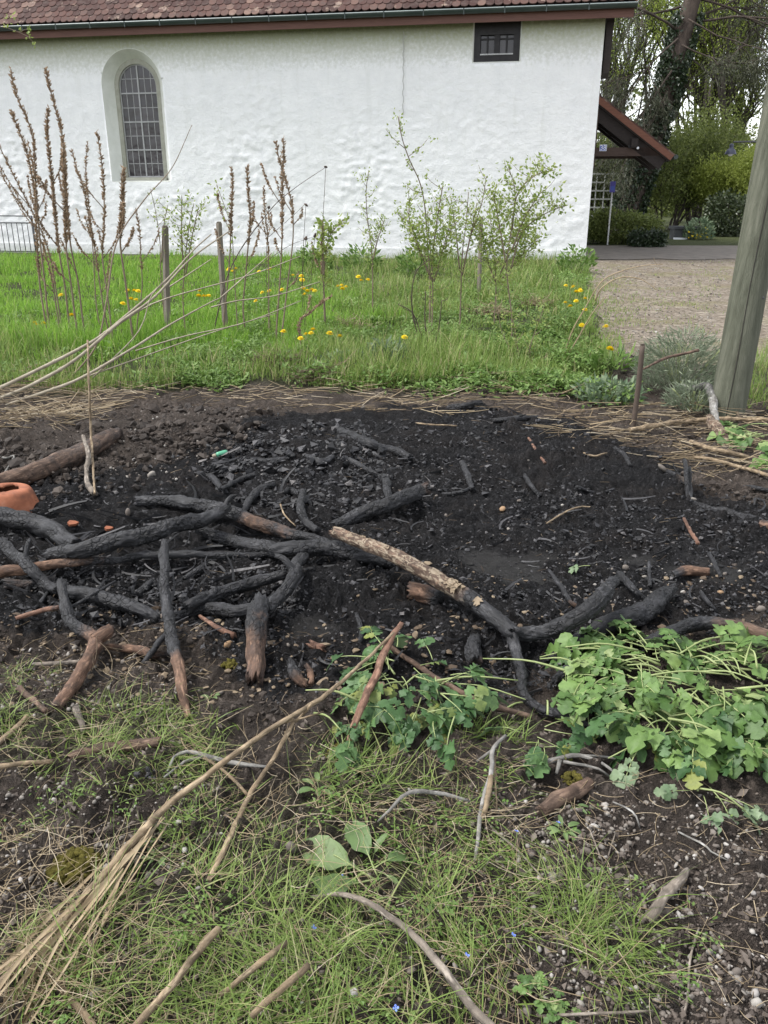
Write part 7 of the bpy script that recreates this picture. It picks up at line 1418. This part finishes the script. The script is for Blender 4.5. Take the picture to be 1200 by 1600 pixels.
# ================================================================== foreground grass and small weeds
leafmat('fine_grass', [(0, (.105, .175, .034)), (.45, (.175, .27, .058)), (.85, (.27, .36, .10)), (.95, (.36, .36, .16)), (1, (.45, .40, .24))], .5, .35, tint=(.15, .18, .05))
def fore_grass():
    mb = MB(); tot = 0
    for poly, ncl, per, Lr in (([(0, 1130), (120, 1110), (260, 1110), (340, 1150), (300, 1235), (150, 1215), (0, 1215)], 40, 28, (.05, .15)), ([(160, 1090), (330, 1090), (310, 1140), (150, 1140)], 8, 22, (.04, .12)), ([(470, 1170), (600, 1190), (740, 1240), (790, 1330), (600, 1330), (500, 1290)], 26, 24, (.06, .18)), ([(300, 1230), (480, 1260), (520, 1360), (330, 1400), (270, 1330)], 14, 22, (.04, .12)),
                               ([(150, 1400), (330, 1380), (560, 1390), (800, 1380), (830, 1480), (800, 1640), (60, 1640), (100, 1480)], 92, 28, (.07, .21)), ([(850, 1365), (960, 1390), (1010, 1450), (960, 1560), (900, 1480)], 18, 34, (.08, .22)), ([(0, 1020), (90, 1040), (80, 1090), (0, 1110)], 7, 24, (.03, .08)), ([(60, 1210), (160, 1240), (130, 1320), (60, 1310)], 8, 18, (.03, .09)), ([(720, 1140), (810, 1150), (800, 1230), (720, 1220)], 9, 26, (.05, .12)), ([(0, 1450), (120, 1440), (100, 1640), (0, 1640)], 14, 26, (.05, .14)), ([(180, 1230), (330, 1240), (320, 1330), (200, 1340)], 12, 18, (.04, .10)), ([(760, 1330), (850, 1350), (850, 1460), (790, 1440)], 12, 22, (.05, .12))):
        a, b = in_poly_px(poly, ncl); x, y = flat(a, b); n = len(x)
        head = RNG.uniform(0, 6.28, n); X = np.repeat(x, per) + RNG.normal(0, .03, n * per); Y = np.repeat(y, per) + RNG.normal(0, .03, n * per); m = len(X)
        az = np.repeat(head, per) + RNG.normal(0, .75, m); L = RNG.uniform(*Lr, m) * np.repeat(RNG.uniform(.7, 1.2, n), per)
        blades(mb, ground_pts(X, Y, -.004), L, powsize(m, .0013, .0052, 2.2), az, np.abs(RNG.normal(1.05, .4, m)), RNG.uniform(.2, 1.0, m), 5)
    tag(mb.build('fine_grass', M['fine_grass'], None, False), 'fine green grass sprawling over the foreground soil', 'grass', kind='stuff')
    mb = MB(); a, b = in_poly_px([(150, 1380), (560, 1390), (820, 1390), (820, 1640), (60, 1640)], 380); a2, b2 = in_poly_px([(0, 1120), (330, 1110), (330, 1330), (0, 1330)], 90); a3, b3 = in_poly_px([(480, 1190), (780, 1200), (800, 1380), (500, 1380)], 150); a4, b4 = in_poly_px([(820, 1250), (1150, 1260), (1100, 1600), (850, 1600)], 60)
    x, y = flat(np.concatenate([a, a2, a3, a4]), np.concatenate([b, b2, b3, b4])); k = fbm(x * 5, y * 5, 2, 601) > -.05; x, y = np.repeat(x[k], 6), np.repeat(y[k], 6); n = len(x); x = x + RNG.normal(0, .012, n); y = y + RNG.normal(0, .012, n); P = ground_pts(x, y, .004); P[:, 2] += RNG.uniform(0, .03, n); az = RNG.uniform(0, 6.28, n)
    leaves(mb, P, np.stack([np.cos(az), np.sin(az), RNG.uniform(-.1, .6, n)], -1), RNG.uniform(.006, .016, n), RNG.uniform(.004, .009, n), up=np.array([0, 0, 1.0])); tag(mb.build('small_weeds', M['herb_leaf'], None, False), 'tiny leafy weeds growing among the foreground grass', 'weeds', kind='stuff')
    mb = MB(); x, y = px_world([([(60, 1380), (560, 1380), (820, 1400), (820, 1640), (0, 1640)], 700), ([(0, 980), (330, 1000), (330, 1230), (0, 1230)], 330), ([(480, 1180), (800, 1180), (820, 1380), (500, 1380)], 300), ([(0, 1300), (200, 1330), (180, 1600), (0, 1600)], 520), ([(700, 1200), (1200, 1240), (1200, 1600), (800, 1600)], 260), ([(300, 1150), (520, 1150), (500, 1380), (250, 1380)], 200)]); n = len(x); P = ground_pts(x, y, .004); P[:, 2] += RNG.uniform(0, .03, n)
    straws(mb, P, RNG.uniform(0, 6.28, n), RNG.normal(.05, .2, n), RNG.uniform(.03, .15, n), RNG.uniform(.0005, .0013, n), RNG.normal(0, .9, n), 4); tag(mb.build('dry_grass_litter', M['dry_straw']), 'thin dry grass threads lying in the foreground', 'straw', kind='stuff')
fore_grass()
def bundle():
    (x, y, z), t = at_ground(60, 1480); e = empty('straw_bundle', (x, y, z)); tag(e, 'bundle of flattened dry straw leaves at the lower left corner', 'straw bundle'); b = np.array([x, y, z])
    for i in range(22):
        u = i / 21; f0 = random.uniform(0, .6); p0 = (265 - 175 * f0 + random.gauss(0, 9), 1262 + 190 * f0 + random.gauss(0, 9)); p1 = (random.uniform(-70, 60), random.uniform(1545, 1660)); m_ = ((p0[0] + p1[0]) / 2 + random.uniform(-22, 22), (p0[1] + p1[1]) / 2 + random.uniform(-15, 15))
        P = np.array([[float(q) for q in GP(*p, h)[:3]] for p, h in ((p0, random.uniform(.01, .05)), (m_, random.uniform(.02, .06)), (p1, random.uniform(.01, .04)))]) - b; C, s_ = catmull(P, 14)
        T, N, B = frames(C); tw = np.linspace(0, random.uniform(-2, 2), 14)[:, None]; S_ = N * np.cos(tw) + B * np.sin(tw); wd = random.uniform(.002, .006) * np.interp(np.linspace(0, 1, 14), [0, .15, .8, 1], [.3, 1, 1, .6])[:, None]; U = np.cross(T, S_)
        V = np.stack([C - S_ * wd, C + U * wd * .35, C + S_ * wd], 1).reshape(-1, 3); F = np.concatenate([np.array([[3 * k, 3 * k + 1, 3 * k + 4, 3 * k + 3], [3 * k + 1, 3 * k + 2, 3 * k + 5, 3 * k + 4]]) for k in range(13)]); mb = MB(); mb.add(V, F); mb.build('straw_leaf', M['straw_stalk'], e)
bundle()

# ================================================================== small cover of the yard and the twig in the upper left corner
def yard_cover():
    poly = [(918, 420), (1140, 405), (1110, 540), (1000, 580), (930, 540)]
    a, b = in_poly_px(poly, 1500); x, y, z, t = GP(a, b); n = len(x); s_ = powsize(n, .7, 2.4, 2.4) / FPX * t; mb = MB(); lumps(mb, np.stack([x, y, np.maximum(z, 0) + .012 + s_ * .2], -1), s_, 0, .2, False, .6)
    tag(mb.build('yard_grit', M['pebble'], None, False), 'loose grit and leaf scraps on the cobbled yard', 'gravel', kind='stuff')
    a, b = in_poly_px([(916, 415), (960, 420), (990, 470), (960, 560), (925, 560)], 90); a2, b2 = in_poly_px(poly, 70); x, y, z, t = GP(np.concatenate([a, a2]), np.concatenate([b, b2])); x, y = np.repeat(x, 16), np.repeat(y, 16); n = len(x); x = x + RNG.normal(0, .10, n); y = y + RNG.normal(0, .10, n); mb = MB()
    blades(mb, np.stack([x, y, np.maximum(height(x, y), 0) + .008], -1), RNG.uniform(.02, .07, n), RNG.uniform(.005, .010, n), RNG.uniform(0, 6.28, n), np.abs(RNG.normal(.3, .3, n)), RNG.uniform(.2, 1, n), 2)
    tag(mb.build('yard_grass', M['rough_grass'], None, False), 'short grass and moss growing between the cobbles', 'grass', kind='stuff')
yard_cover()
def corner_twig():
    P = np.array([AT(px, py, 5.2)[0] for px, py in ((-420, -60), (-200, 10), (-60, 34), (4, 42), (28, 50), (45, 58), (53, 68))]); base = P[0].copy(); e = empty('overhanging_twig', tuple(base)); tag(e, 'thin budding twig hanging into the upper left corner', 'twig'); mb = MB(); add_tube(mb, P - base, [.012, .006, .003, .0018], 6, 40); mb.build('stem', M['stem_brown'], e)
    lv = MB(); q = np.array([AT(px, py, 5.2)[0] for px, py in ((8, 28), (12, 40), (30, 44), (46, 46), (45, 58), (53, 68), (20, 26))]) - base; q = np.repeat(q, 6, 0); n = len(q); leaves(lv, q + RNG.normal(0, .008, q.shape), RNG.normal(size=(n, 3)), RNG.uniform(.014, .028, n), RNG.uniform(.008, .014, n)); lv.build('buds', M['sapling_leaf'], e, False)
    for a, b in (((4, 42), (12, 26)), ((28, 50), (47, 44))): mb = MB(); add_tube(mb, [AT(*a, 5.2)[0] - base, AT(*b, 5.2)[0] - base], .0012, 4, 4); mb.build('side_shoot', M['stem_brown'], e)
corner_twig()

def pole_grass():
    a, b = in_poly_px([(1160, 560), (1420, 540), (1420, 640), (1175, 640)], 420); x, y, z, t = GP(a, b); x, y = np.repeat(x, 9), np.repeat(y, 9); n = len(x); x = x + RNG.normal(0, .05, n); y = y + RNG.normal(0, .05, n); mb = MB()
    blades(mb, ground_pts(x, y), RNG.uniform(.05, .24, n), RNG.uniform(.004, .008, n), RNG.uniform(0, 6.28, n), np.abs(RNG.normal(.2, .25, n)), RNG.uniform(.2, 1.2, n), 3)
    tag(mb.build('verge_grass', M['rough_grass'], None, False), 'rough grass verge right of the utility pole', 'grass', kind='stuff')
pole_grass()
